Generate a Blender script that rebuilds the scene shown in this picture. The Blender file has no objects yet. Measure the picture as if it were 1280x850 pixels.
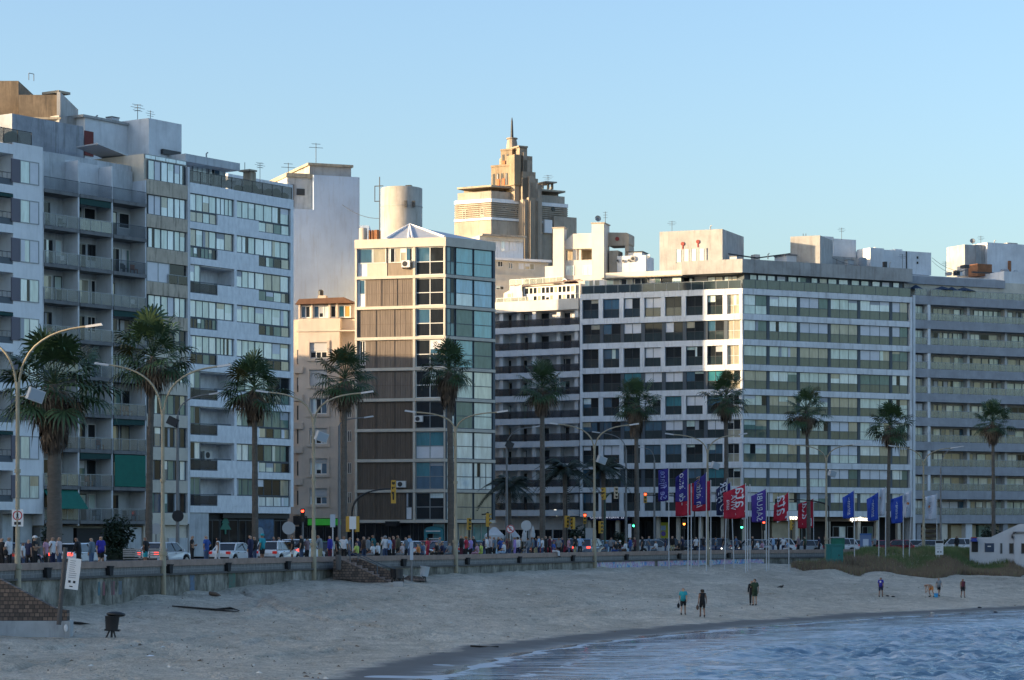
import bpy, bmesh, math, random
from mathutils import Vector, Matrix, noise
R = math.radians
rnd = random.Random(7)
scene = bpy.context.scene
COL = scene.collection
# ------------------------------------------------------------------ survey
# camera eye 1.69 m above the promenade; all sizes in metres
F, CX, HY, ZC = 3200.0, 640.0, 671.0, 1.69
def wx(px, Y): return (px - CX) / F * Y
def wz(py, Y): return ZC + (HY - py) / F * Y
def pt(px, Y): return Vector((wx(px, Y), Y))

# ------------------------------------------------------------------ materials
MATS = {}
def _n(nt, t, **kw):
    n = nt.nodes.new(t)
    for k, v in kw.items(): setattr(n, k, v)
    return n
def mat(name, col, rough=0.7, metal=0.0, spec=0.5, var=0.0, vscale=1.0, stretch=None, col2=None,
        bump=0.0, bscale=8.0, emit=None, estr=0.0, ior=1.45, coat=0.0, streak=0.0, streak_col=(0.05, 0.045, 0.04), sub=0.0):
    """procedural material: base colour varied by noise, optional vertical dirt streaks and bump"""
    if name in MATS: return MATS[name]
    m = bpy.data.materials.new(name); m.use_nodes = True
    nt = m.node_tree; b = nt.nodes['Principled BSDF']
    b.inputs['Roughness'].default_value = rough
    b.inputs['Metallic'].default_value = metal
    b.inputs['Specular IOR Level'].default_value = spec
    b.inputs['IOR'].default_value = ior
    b.inputs['Coat Weight'].default_value = coat
    b.inputs['Base Color'].default_value = (*col, 1)
    if emit:
        b.inputs['Emission Color'].default_value = (*emit, 1); b.inputs['Emission Strength'].default_value = estr
    tc = _n(nt, 'ShaderNodeTexCoord')
    out = None
    if var > 0 or col2:
        mp = _n(nt, 'ShaderNodeMapping'); nt.links.new(tc.outputs['Object'], mp.inputs['Vector'])
        mp.inputs['Scale'].default_value = stretch or (1, 1, 1)
        nz = _n(nt, 'ShaderNodeTexNoise'); nz.inputs['Scale'].default_value = vscale; nz.inputs['Detail'].default_value = 6
        nz.inputs['Roughness'].default_value = 0.65
        nt.links.new(mp.outputs[0], nz.inputs['Vector'])
        c2 = col2 or tuple(c * 0.55 for c in col)
        rp = _n(nt, 'ShaderNodeValToRGB')
        rp.color_ramp.elements[0].position = 0.35; rp.color_ramp.elements[1].position = 0.68
        k = var if var > 0 else 1.0
        rp.color_ramp.elements[0].color = (*[c * (1 - k) + d * k for c, d in zip(col, c2)], 1)
        rp.color_ramp.elements[1].color = (*[min(1, c * (1 + 0.12 * k)) for c in col], 1)
        nt.links.new(nz.outputs[0], rp.inputs[0]); out = rp.outputs[0]
    if streak > 0:
        mp = _n(nt, 'ShaderNodeMapping'); nt.links.new(tc.outputs['Object'], mp.inputs['Vector'])
        mp.inputs['Scale'].default_value = (1.3, 1.3, 0.16)
        nz = _n(nt, 'ShaderNodeTexNoise'); nz.inputs['Scale'].default_value = 1.6; nz.inputs['Detail'].default_value = 7
        nz.inputs['Roughness'].default_value = 0.7
        nt.links.new(mp.outputs[0], nz.inputs['Vector'])
        rp = _n(nt, 'ShaderNodeValToRGB'); rp.color_ramp.elements[0].position = 0.5; rp.color_ramp.elements[1].position = 0.72
        rp.color_ramp.elements[1].color = (streak,) * 3 + (1,)
        rp.color_ramp.elements[0].color = (0, 0, 0, 1)
        nt.links.new(nz.outputs[0], rp.inputs[0])
        mx = _n(nt, 'ShaderNodeMixRGB'); nt.links.new(rp.outputs[0], mx.inputs[0])
        if out: nt.links.new(out, mx.inputs[1])
        else: mx.inputs[1].default_value = (*col, 1)
        mx.inputs[2].default_value = (*streak_col, 1); out = mx.outputs[0]
    if out: nt.links.new(out, b.inputs['Base Color'])
    if bump > 0:
        nz = _n(nt, 'ShaderNodeTexNoise'); nz.inputs['Scale'].default_value = bscale; nz.inputs['Detail'].default_value = 5
        nt.links.new(tc.outputs['Object'], nz.inputs['Vector'])
        bp = _n(nt, 'ShaderNodeBump'); bp.inputs['Strength'].default_value = bump; bp.inputs['Distance'].default_value = 0.05
        nt.links.new(nz.outputs[0], bp.inputs['Height']); nt.links.new(bp.outputs[0], b.inputs['Normal'])
    MATS[name] = m
    return m

def glass(name, col, ior=1.65, rough=0.04, var=0.6, spec=0.75):
    """window pane: curtain, blind or dark room seen in glass, with the sky mirrored at the surface"""
    m = mat(name, col, rough=rough, spec=spec, ior=ior, var=var, vscale=0.9, stretch=(2.5, 2.5, 0.5))
    nt = m.node_tree; b = nt.nodes['Principled BSDF']
    tc = [n for n in nt.nodes if n.type == 'TEX_COORD'][0]
    nz = _n(nt, 'ShaderNodeTexNoise'); nz.inputs['Scale'].default_value = 0.7; nz.inputs['Detail'].default_value = 1
    nt.links.new(tc.outputs['Object'], nz.inputs['Vector'])
    bp = _n(nt, 'ShaderNodeBump'); bp.inputs['Strength'].default_value = 0.08; bp.inputs['Distance'].default_value = 0.05
    nt.links.new(nz.outputs[0], bp.inputs['Height']); nt.links.new(bp.outputs[0], b.inputs['Normal'])
    return m

# ------------------------------------------------------------------ mesh builder
class MB:
    def __init__(s, M=None): s.v = []; s.f = []; s.mi = []; s.mats = []; s.M = M; s.smooth = []; s.rec = []
    def slot(s, m):
        if m not in s.mats: s.mats.append(m)
        return s.mats.index(m)
    def add(s, vs, fs, m, smooth=False):
        b = len(s.v); f0 = len(s.f)
        if s.M is not None: vs = [s.M @ Vector(v) for v in vs]
        s.v.extend(tuple(v) for v in vs); i = s.slot(m)
        for f in fs: s.f.append(tuple(b + k for k in f)); s.mi.append(i); s.smooth.append(smooth)
        s.rec.append((b, len(s.v), f0, len(s.f)))
    def box(s, x0, x1, y0, y1, z0, z1, m):
        if x1 < x0: x0, x1 = x1, x0
        if y1 < y0: y0, y1 = y1, y0
        if z1 < z0: z0, z1 = z1, z0
        s.add([(x0,y0,z0),(x1,y0,z0),(x1,y1,z0),(x0,y1,z0),(x0,y0,z1),(x1,y0,z1),(x1,y1,z1),(x0,y1,z1)],
              [(0,3,2,1),(4,5,6,7),(0,1,5,4),(1,2,6,5),(2,3,7,6),(3,0,4,7)], m)
    def quad(s, a, b, c, d, m): s.add([a, b, c, d], [(0, 1, 2, 3)], m)
    def prism(s, poly, z0, z1, m, top=None):
        """vertical prism over a plan polygon (counter-clockwise); z1 may be a list of heights"""
        n = len(poly); zt = z1 if isinstance(z1, (list, tuple)) else [z1] * n
        a = sum(poly[i][0]*poly[(i+1)%n][1]-poly[(i+1)%n][0]*poly[i][1] for i in range(n))
        if a < 0:
            poly = poly[::-1]; zt = list(zt)[::-1]
        vs = [(p[0], p[1], z0) for p in poly] + [(p[0], p[1], zt[i]) for i, p in enumerate(poly)]
        fs = [tuple(range(n))[::-1]] + [(i, (i+1)%n, n+(i+1)%n, n+i) for i in range(n)]
        s.add(vs, fs, m); s.add(vs, [tuple(range(n, 2*n))], top or m)
    def sideprism(s, poly, y0, y1, m):
        """extrude an x,z outline along y"""
        n = len(poly)
        a = sum(poly[i][0]*poly[(i+1)%n][1]-poly[(i+1)%n][0]*poly[i][1] for i in range(n))
        if a < 0: poly = poly[::-1]
        vs = [(p[0], y0, p[1]) for p in poly] + [(p[0], y1, p[1]) for p in poly]
        fs = [tuple(range(n)), tuple(range(n, 2*n))[::-1]] + [(i, n+i, n+(i+1)%n, (i+1)%n) for i in range(n)]
        s.add(vs, fs, m)
    def tube(s, pts, r, m, n=8, smooth=True):
        pts = [Vector(p) for p in pts]; k = len(pts)
        rs = r if isinstance(r, (list, tuple)) else [r] * k
        vs = []
        up = Vector((0, 0, 1))
        for i, p in enumerate(pts):
            d = (pts[min(i+1, k-1)] - pts[max(i-1, 0)]).normalized()
            a = d.cross(up if abs(d.z) < 0.95 else Vector((0, 1, 0))).normalized(); b = a.cross(d)
            for j in range(n):
                t = 2*math.pi*j/n; vs.append(p + (a*math.cos(t) + b*math.sin(t)) * rs[i])
        fs = [(i*n+j, i*n+(j+1)%n, (i+1)*n+(j+1)%n, (i+1)*n+j) for i in range(k-1) for j in range(n)]
        s.add(vs, fs, m, smooth)
        s.add(vs, [tuple(range(n))[::-1], tuple(range((k-1)*n, k*n))], m)
    def lathe(s, prof, m, n=16, c=(0, 0, 0), smooth=True):
        k = len(prof)
        vs = [(c[0]+r*math.cos(2*math.pi*j/n), c[1]+r*math.sin(2*math.pi*j/n), c[2]+z) for r, z in prof for j in range(n)]
        fs = [(i*n+j, i*n+(j+1)%n, (i+1)*n+(j+1)%n, (i+1)*n+j) for i in range(k-1) for j in range(n)]
        s.add(vs, fs, m, smooth)
        s.add(vs, [tuple(range(n))[::-1], tuple(range((k-1)*n, k*n))], m)
    def ball(s, c, r, m, n=10, k=6):
        rr = r if isinstance(r, (list, tuple)) else (r, r, r)
        vs = []; 
        for i in range(k+1):
            ph = math.pi*i/k
            for j in range(n):
                t = 2*math.pi*j/n
                vs.append((c[0]+rr[0]*math.sin(ph)*math.cos(t), c[1]+rr[1]*math.sin(ph)*math.sin(t), c[2]-rr[2]*math.cos(ph)))
        fs = [(i*n+j, i*n+(j+1)%n, (i+1)*n+(j+1)%n, (i+1)*n+j) for i in range(k) for j in range(n)]
        s.add(vs, fs, m, True)
    def disc(s, c, r, axis, t, m, n=16):
        """short cylinder of thickness t along axis (unit vector)"""
        a = Vector(axis).normalized(); c = Vector(c)
        s.tube([c - a*t/2, c + a*t/2], r, m, n, False)
    def mesh(s, name):
        me = bpy.data.meshes.new(name); me.from_pydata(s.v, [], s.f)
        for m in s.mats: me.materials.append(m)
        me.polygons.foreach_set('material_index', s.mi)
        me.polygons.foreach_set('use_smooth', s.smooth)
        me.validate(); me.update(); return me
    def build(s, name, parent=None, loc=None, label=None):
        o = bpy.data.objects.new(name, s.mesh(name)); COL.objects.link(o)
        if parent: o.parent = parent
        if loc is not None: o.location = loc
        if label: o['label'] = label
        return o

def tag(o, label, cat, group=None):
    o['label'] = label; o['category'] = cat
    if group: o['group'] = group
    return o
def empty(name, loc, rz, label, cat, group=None):
    o = bpy.data.objects.new(name, None); COL.objects.link(o); o.empty_display_size = 0.3
    o.location = loc; o.rotation_euler = (0, 0, rz); return tag(o, label, cat, group)
def structure(o): o['kind'] = 'structure'; return o
def stuff(o, label=None, cat=None):
    o['kind'] = 'stuff'
    if label: tag(o, label, cat)
    return o
def part(name, mesh, parent, loc=None, rot=None):
    o = bpy.data.objects.new(name, mesh); COL.objects.link(o); o.parent = parent
    if loc is not None: o.location = loc
    if rot is not None: o.rotation_euler = rot
    return o
KIDS = {}
def copy_tree(o, parent=None):
    c = o.copy(); COL.objects.link(c)
    if parent: c.parent = parent
    for ch in list(o.children): copy_tree(ch, c)
    return c

def text_mesh(s, size, m, mirror=False, thick=0.01, align='CENTER'):
    """lettering as a mesh in the x-z plane, centred at the origin"""
    cu = bpy.data.curves.new('lettering', 'FONT'); cu.body = s; cu.size = size; cu.extrude = thick
    cu.align_x = align; cu.align_y = 'CENTER'; cu.resolution_u = 2
    o = bpy.data.objects.new('tmp', cu); COL.objects.link(o)
    dg = bpy.context.evaluated_depsgraph_get()
    me = bpy.data.meshes.new_from_object(o.evaluated_get(dg))
    bpy.data.objects.remove(o)
    k = -1 if mirror else 1
    me.transform(Matrix(((k,0,0,0),(0,0,-1,0),(0,1,0,0),(0,0,0,1))))
    if mirror: me.flip_normals()
    me.materials.clear(); me.materials.append(m)
    return me

# ------------------------------------------------------------------ facades
RB = random.Random(77)
BLINDS = []
class Fac:
    """a facade line in plan, from left end a to right end b; local x along it, local y inward"""
    def __init__(s, a, b):
        s.a = Vector(a); s.b = Vector(b); d = s.b - s.a; s.L = d.length; s.e = d / s.L
        s.ang = math.atan2(s.e.y, s.e.x)
        s.W = Matrix.Translation((s.a.x, s.a.y, 0)) @ Matrix.Rotation(s.ang, 4, 'Z')
    def u(s, px, off=0.0):
        o = s.a + Vector((-s.e.y, s.e.x)) * off
        k = (px - CX) / F
        return (k*o.y - o.x) / (s.e.x - k*s.e.y)
    def Y(s, px): return (s.a + s.e * s.u(px)).y
    def z(s, px, py): return wz(py, s.Y(px))
    def loc(s): return (s.a.x, s.a.y, 0)

class Building:
    def __init__(s, fac, label, cat='building', name='apartment_building', group=None):
        s.fac = fac; s.root = empty(name, fac.loc(), fac.ang, label, cat, group)
        s.inv = fac.W.inverted(); s.wins = []
    def M(s, fac): return None if fac is s.fac else s.inv @ fac.W
    def part(s, name, mb, parent=None, label=None):
        if name in ('pier', 'column', 'roof_window', 'coloured_panel', 'terrace_parasol', 'wall_medallion', 'round_vent'): return s.each(name, mb, parent)
        return mb.build(name, parent or s.root, None, label)
    def each(s, name, mb, parent=None, cap=100):
        """every added shape becomes a part of its own (the largest ones first, the rest as one)"""
        cl = []
        for (v0, v1, f0, f1_) in mb.rec:
            if cl and name in ('terrace_parasol', 'round_vent', 'wall_medallion') and cl[-1][1] == v0 and len(cl) and (v1-v0) in (cl[-1][1]-cl[-1][0], v1-v0) and mb.v[v0:v1] == mb.v[cl[-1][4]:cl[-1][1]]: cl[-1][1] = v1; cl[-1][3] = f1_; continue
            cl.append([v0, v1, f0, f1_, v0])
        size = lambda c: max((Vector(mb.v[i])-Vector(mb.v[c[0]])).length for i in range(c[0], c[1]))
        cl.sort(key=size, reverse=True); o = None
        for k, grp in enumerate([[c] for c in cl[:cap-1]]+([cl[cap-1:]] if len(cl) >= cap else [])):
            q = MB(); q.mats = mb.mats
            for (v0, v1, f0, f1_, _) in grp:
                b = len(q.v); q.v += mb.v[v0:v1]
                for i in range(f0, f1_): q.f.append(tuple(b+x-v0 for x in mb.f[i])); q.mi.append(mb.mi[i]); q.smooth.append(mb.smooth[i])
            o = q.build(name, parent or s.root)
            if len(grp) > 1: o['kind'] = 'stuff'
        return o
    def win(s, fac, u0, u1, z0, z1, panes=2, mats=None, fm=None, y=0.17, rail=None, ft=0.07, split=None, proud=0.03):
        """queue a window: frame with mullions, its panes a sub-part; split = height of a transom, lower panes use rail material"""
        s.wins.append((fac, u0, u1, z0, z1, panes, mats, fm, y, rail, ft, split, proud))
    def _win_mb(s, w, fr, pa):
        fac, u0, u1, z0, z1, panes, mats, fm, y, rail, ft, split, proud = w
        M = s.M(fac); fr.M = M; pa.M = M
        ya, yb = y - proud, y + 0.05
        fr.box(u0, u1, ya, yb, z0, z0+ft, fm); fr.box(u0, u1, ya, yb, z1-ft, z1, fm)
        fr.box(u0, u0+ft, ya, yb, z0+ft, z1-ft, fm); fr.box(u1-ft, u1, ya, yb, z0+ft, z1-ft, fm)
        w_ = (u1-u0-2*ft)/panes
        zs = [z0+ft, z1-ft] if split is None else [z0+ft, split, z1-ft]
        if split is not None: fr.box(u0+ft, u1-ft, ya, yb, split-ft/2, split+ft/2, fm)
        for i in range(panes):
            xa = u0+ft+i*w_; xb = xa+w_
            if i: fr.box(xa-ft/2, xa+ft/2, ya+0.004, yb-0.004, z0+ft, z1-ft, fm)
            for j in range(len(zs)-1):
                m = rail if (split is not None and j == 0 and rail) else (mats[i % len(mats)] if isinstance(mats, list) else mats)
                pa.box(xa, xb, y, y+0.03, zs[j], zs[j+1], m)
                if (split is None or j == 1) and w_ < 2.2 and m.name in ('pane_curtain','pane_pale','pane_beige_curtain','pane_dark','pane_green','pane_blue'):
                    q = RB.random(); h_ = zs[j+1]-zs[j]
                    if q < 0.16: pa.box(xa+0.002, xb-0.002, y-0.008, y, zs[j+1]-h_*RB.uniform(0.2,0.65), zs[j+1]-0.002, RB.choice(BLINDS))
                    elif q < 0.26: pa.box(xa+0.002, xa+(xb-xa)*RB.uniform(0.25,0.5), y-0.008, y, zs[j]+0.002, zs[j+1]-0.002, RB.choice(BLINDS))
                    elif q < 0.32 and m.name != 'pane_dark': pa.box(xa+(xb-xa)*RB.uniform(0.5,0.7), xb-0.002, y-0.008, y, zs[j]+0.002, zs[j+1]-0.002, MATS['pane_dark'])
    def finish(s, cap=100):
        def size(w):
            fac = w[0]; mid = fac.a + fac.e*(w[1]+w[2])/2
            n = Vector((fac.e.y, -fac.e.x)); view = -mid.normalized()
            return (w[2]-w[1])*(w[4]-w[3])*max(0.02, n.dot(view))/mid.length_squared
        ws = sorted(s.wins, key=size, reverse=True)
        for w in ws[:cap]:
            fr = MB(); pa = MB(); s._win_mb(w, fr, pa)
            o = s.part('window', fr); s.part('pane', pa, o)
        if ws[cap:]:
            mb = MB()
            for w in ws[cap:]: s._win_mb(w, mb, mb)
            o = s.part('window', mb); o['kind'] = 'stuff'
        s.wins = []
import numpy as np
SEA = -3.3
WALLP = [(-40,40,-2.6),(-33,80,-2.5),(-27,108,-2.2),(-21.6,128,-1.75),(-16.9,146,-1.35),(-12.2,162,-1.0),(-4.4,180,-0.95),(6.6,212,-0.98),
         (23.8,246,-0.9),(48,274,-1.5),(90,300,-1.6),(140,315,-1.6)]
WATERP = [(-14,20),(-9,55),(-4.0,82),(-1.9,95),(0.9,110),(6.0,125),(16.0,146),(27.3,164),(37.5,177),(60,206),(100,240),(160,270)]
def catmull(P, n):
    P = np.array(P, float); out = []
    for i in range(len(P)-1):
        p0 = P[max(i-1,0)]; p1 = P[i]; p2 = P[i+1]; p3 = P[min(i+2,len(P)-1)]
        for t in np.linspace(0, 1, n, endpoint=False):
            out.append(0.5*((2*p1)+(-p0+p2)*t+(2*p0-5*p1+4*p2-p3)*t*t+(-p0+3*p1-3*p2+p3)*t**3))
    out.append(P[-1]); return np.array(out)
WC = catmull(WALLP, 16); AC = catmull(WATERP, 16)
WPX = CX + F*WC[:,0]/WC[:,1]
def wall_at(px):
    """point of the sea wall seen at photo column px, its sand level, and the unit vector towards the sea"""
    k = int(np.searchsorted(WPX, px)); k = min(max(k,1), len(WC)-1)
    t = (px-WPX[k-1])/(WPX[k]-WPX[k-1]); p = WC[k-1]*(1-t)+WC[k]*t
    d = WC[k][:2]-WC[k-1][:2]; d = d/np.hypot(*d)
    return Vector((p[0],p[1])), p[2], Vector((d[1],-d[0])), Vector((d[0],d[1]))
def sdist(C, X, Y):
    """signed distance to a polyline, positive on its sea side"""
    best = np.full(X.shape, 1e9); sg = np.ones(X.shape); uu = np.zeros(X.shape)
    for i in range(len(C)-1):
        a = C[i][:2]; d = C[i+1][:2]-a; L2 = d@d
        t = np.clip(((X-a[0])*d[0]+(Y-a[1])*d[1])/L2, 0, 1)
        ex = X-a[0]-t*d[0]; ey = Y-a[1]-t*d[1]; q = ex*ex+ey*ey
        m = q < best
        best = np.where(m, q, best); sg = np.where(m, np.sign(ex*d[1]-ey*d[0]), sg); uu = np.where(m, i+t, uu)
    return np.sqrt(best)*sg, uu
_rs = np.random.RandomState(3)
def ripples(X, Y, n, l0, l1, dirs, spread, pw=1.0):
    h = np.zeros(X.shape)
    for _ in range(n):
        l = math.exp(_rs.uniform(math.log(l0), math.log(l1))); th = dirs + _rs.normal()*spread
        k = 2*math.pi/l; h = h + l**pw*np.sin(k*(X*math.cos(th)+Y*math.sin(th))+_rs.uniform(0, 6.28))
    return h
_rph = [( _rs.uniform(1.2,9.0), _rs.uniform(0,3.14), _rs.uniform(0,6.28)) for _ in range(26)]
def bumps(X, Y):
    h = 0
    for l, th, ph in _rph: h = h + l*np.sin(2*math.pi/l*(X*math.cos(th)+Y*math.sin(th))+ph)
    return h*0.0042
def sstep(a, b, x):
    t = np.clip((x-a)/(b-a), 0, 1); return t*t*(3-2*t)
def sand_z(X, Y):
    X = np.asarray(X, float); Y = np.asarray(Y, float)
    dw, uw = sdist(WC, X, Y); da, _ = sdist(AC, X, Y)
    zw = np.interp(uw, np.arange(len(WC)), WC[:,2])
    t = np.clip(-da/np.maximum(np.maximum(-da,0)+np.maximum(dw,0), 0.01), 0, 1)
    z = SEA + (zw-SEA)*t**1.35
    px = CX+F*X/np.maximum(Y, 1)
    A = sstep(985, 1120, px)*1.72*(0.92+0.08*np.sin(px*0.06)+0.05*np.sin(px*0.17))
    z = z + A*(1-sstep(7.0+2*np.sin(px*0.045), 17.5+2.5*np.sin(px*0.08+1), dw))*sstep(-0.5, 1.5, dw+1)
    drift = sstep(150, 260, px)*(1-sstep(560, 640, px))
    z = z + bumps(X, Y)*np.clip(t*3, 0.05, 1)
    z = np.where(da > 0, SEA-np.minimum(da*0.04, 1.5), z)
    return z
def sz(x, y): return float(sand_z(np.array([x]), np.array([y]))[0])
def on_sand(px, py):
    """where the line of sight through a photo point meets the sand"""
    Y = np.linspace(80, 300, 4000); X = (px-CX)/F*Y; Z = ZC+(HY-py)/F*Y
    g = sand_z(X, Y); k = np.nonzero(Z <= g)[0]
    k = k[0] if len(k) else len(Y)-1
    return Vector((X[k], Y[k], g[k]))

# ---- sand
def sand_material():
    m = bpy.data.materials.new('sand'); m.use_nodes = True; nt = m.node_tree; b = nt.nodes['Principled BSDF']; L = nt.links.new
    tc = _n(nt, 'ShaderNodeTexCoord')
    def noise_(sc, det, vec=None, scale=None):
        n = _n(nt, 'ShaderNodeTexNoise'); n.inputs['Scale'].default_value = sc; n.inputs['Detail'].default_value = det; n.inputs['Roughness'].default_value = 0.7
        if scale:
            mp = _n(nt, 'ShaderNodeMapping'); mp.inputs['Scale'].default_value = scale; mp.inputs['Rotation'].default_value = (0, 0, R(-28))
            L(tc.outputs['Object'], mp.inputs['Vector']); L(mp.outputs[0], n.inputs['Vector'])
        else: L(tc.outputs['Object'], n.inputs['Vector'])
        return n
    def ramp(src, p0, p1, c0, c1):
        r = _n(nt, 'ShaderNodeValToRGB'); r.color_ramp.elements[0].position = p0; r.color_ramp.elements[1].position = p1
        r.color_ramp.elements[0].color = (*c0, 1); r.color_ramp.elements[1].color = (*c1, 1); L(src, r.inputs[0]); return r
    def mix(fac, a, c, typ='MIX'):
        x = _n(nt, 'ShaderNodeMixRGB', blend_type=typ)
        if isinstance(fac, float): x.inputs[0].default_value = fac
        else: L(fac, x.inputs[0])
        L(a, x.inputs[1]) if not isinstance(a, tuple) else setattr(x.inputs[1], 'default_value', (*a, 1))
        L(c, x.inputs[2]) if not isinstance(c, tuple) else setattr(x.inputs[2], 'default_value', (*c, 1))
        return x.outputs[0]
    big = ramp(noise_(0.16, 6, scale=(1, 0.45, 1)).outputs[0], 0.3, 0.7, (0.60, 0.52, 0.41), (1.0, 0.885, 0.73))
    mid = ramp(noise_(1.5, 7).outputs[0], 0.33, 0.66, (0.62, 0.61, 0.59), (1.0, 1.0, 1.0))
    fine = ramp(noise_(9.0, 4).outputs[0], 0.36, 0.58, (0.66, 0.65, 0.64), (1.04, 1.04, 1.04))
    c = mix(1.0, big.outputs[0], mid.outputs[0], 'MULTIPLY'); c = mix(0.85, c, fine.outputs[0], 'MULTIPLY')
    # scattered wrack and litter specks
    deb = ramp(noise_(4.2, 3).outputs[0], 0.66, 0.70, (0, 0, 0), (1, 1, 1)); reg = ramp(noise_(0.11, 3).outputs[0], 0.48, 0.62, (0, 0, 0), (0.7, 0.7, 0.7))
    dm = mix(1.0, deb.outputs[0], reg.outputs[0], 'MULTIPLY'); c = mix(dm, c, (0.1, 0.085, 0.06))
    at = _n(nt, 'ShaderNodeAttribute', attribute_name='shore')     # metres inland of the waterline
    wn = _n(nt, 'ShaderNodeMath', operation='MULTIPLY_ADD'); L(noise_(0.35, 4).outputs[0], wn.inputs[0]); wn.inputs[1].default_value = 3.0; wn.inputs[2].default_value = -1.5
    sm = _n(nt, 'ShaderNodeMath', operation='ADD'); L(at.outputs['Fac'], sm.inputs[0]); L(wn.outputs[0], sm.inputs[1])
    wet = _n(nt, 'ShaderNodeMapRange'); L(sm.outputs[0], wet.inputs[0]); wet.inputs[1].default_value = 4.4; wet.inputs[2].default_value = 3.2; wet.inputs[3].default_value = 0; wet.inputs[4].default_value = 1
    c = mix(wet.outputs[0], c, (0.115, 0.108, 0.10)); L(c, b.inputs['Base Color'])
    rr = _n(nt, 'ShaderNodeMapRange'); L(sm.outputs[0], rr.inputs[0]); rr.inputs[1].default_value = 0.2; rr.inputs[2].default_value = 2.2; rr.inputs[3].default_value = 0.12; rr.inputs[4].default_value = 0.9
    L(rr.outputs[0], b.inputs['Roughness']); b.inputs['Specular IOR Level'].default_value = 0.35
    bp = _n(nt, 'ShaderNodeBump'); bp.inputs['Distance'].default_value = 0.5
    dry = _n(nt, 'ShaderNodeMath', operation='SUBTRACT'); dry.inputs[0].default_value = 1.0; L(wet.outputs[0], dry.inputs[1])
    ds = _n(nt, 'ShaderNodeMath', operation='MULTIPLY'); ds.inputs[1].default_value = 0.85; L(dry.outputs[0], ds.inputs[0]); L(ds.outputs[0], bp.inputs['Strength'])
    vo = _n(nt, 'ShaderNodeTexVoronoi'); vo.inputs['Scale'].default_value = 1.5; L(tc.outputs['Object'], vo.inputs['Vector'])
    vm = _n(nt, 'ShaderNodeMapRange'); L(vo.outputs['Distance'], vm.inputs[0]); vm.inputs[1].default_value = 0.05; vm.inputs[2].default_value = 0.32; vm.inputs[3].default_value = -0.7; vm.inputs[4].default_value = 0.0
    ad0 = _n(nt, 'ShaderNodeMath', operation='ADD'); L(noise_(1.6, 7).outputs[0], ad0.inputs[0]); L(vm.outputs[0], ad0.inputs[1])
    ad = _n(nt, 'ShaderNodeMath', operation='ADD'); L(ad0.outputs[0], ad.inputs[0]); L(noise_(7.0, 3).outputs[0], ad.inputs[1])
    L(ad.outputs[0], bp.inputs['Height']); L(bp.outputs[0], b.inputs['Normal'])
    return m

def grid_mesh(name, P, m, attr=None):
    """P: (rows, cols, 3) array of points"""
    a, b_ = P.shape[:2]
    idx = np.arange(a*b_).reshape(a, b_)
    fs = np.stack([idx[:-1,:-1], idx[:-1,1:], idx[1:,1:], idx[1:,:-1]], -1).reshape(-1, 4)
    me = bpy.data.meshes.new(name); me.from_pydata(P.reshape(-1, 3).tolist(), [], fs.tolist())
    me.polygons.foreach_set('use_smooth', [True]*len(me.polygons)); me.materials.append(m)
    if attr:
        for k, v in attr.items():
            at = me.attributes.new(k, 'FLOAT', 'POINT'); at.data.foreach_set('value', v.reshape(-1).astype(np.float32))
    me.update(); o = bpy.data.objects.new(name, me); COL.objects.link(o); return o

def strip_lerp(nu, nv, over):
    u = np.linspace(0, 1, nu)
    wl = np.stack([np.interp(u*(len(WC)-1), np.arange(len(WC)), WC[:,k]) for k in range(2)], -1)
    al = np.stack([np.interp(u*(len(AC)-1), np.arange(len(AC)), AC[:,k]) for k in range(2)], -1)
    v = np.linspace(-0.01, over, nv)[:, None, None]
    return wl[None]*(1-v)+al[None]*v
P2 = strip_lerp(620, 230, 1.45)
# tyre tracks pressed into the sand by the wall
def press_tracks(X, Y, Z):
    for (pts) in ([(318,760),(330,742),(345,752),(400,768),(470,772)],[(300,738),(322,750),(352,764),(410,778),(480,786)],[(420,775),(500,765),(620,760),(760,752)],[(150,812),(300,790),(460,800),(640,792)],[(120,770),(240,775),(330,770),(430,752),(520,745)],[(20,838),(200,820),(330,822),(420,812)],[(560,745),(700,750),(850,745),(950,738),(1100,735)],[(640,775),(760,765),(880,760),(990,752),(1120,750)],[(60,812),(160,806),(260,808),(370,800)]):
        C = np.array([list(on_sand(*p))[:2] for p in pts]); C = catmull(C, 8)
        d, _ = sdist(C, X, Y); d = np.abs(d)
        Z = Z - 0.13*np.exp(-(d/0.17)**2) + 0.07*np.exp(-((d-0.45)/0.18)**2)
    return Z
Zs = sand_z(P2[...,0], P2[...,1]); Zs = press_tracks(P2[...,0], P2[...,1], Zs)
dA, _ = sdist(AC, P2[...,0], P2[...,1])
structure(grid_mesh('beach_sand', np.dstack([P2, Zs]), sand_material(), {'shore': -dA}))

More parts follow.
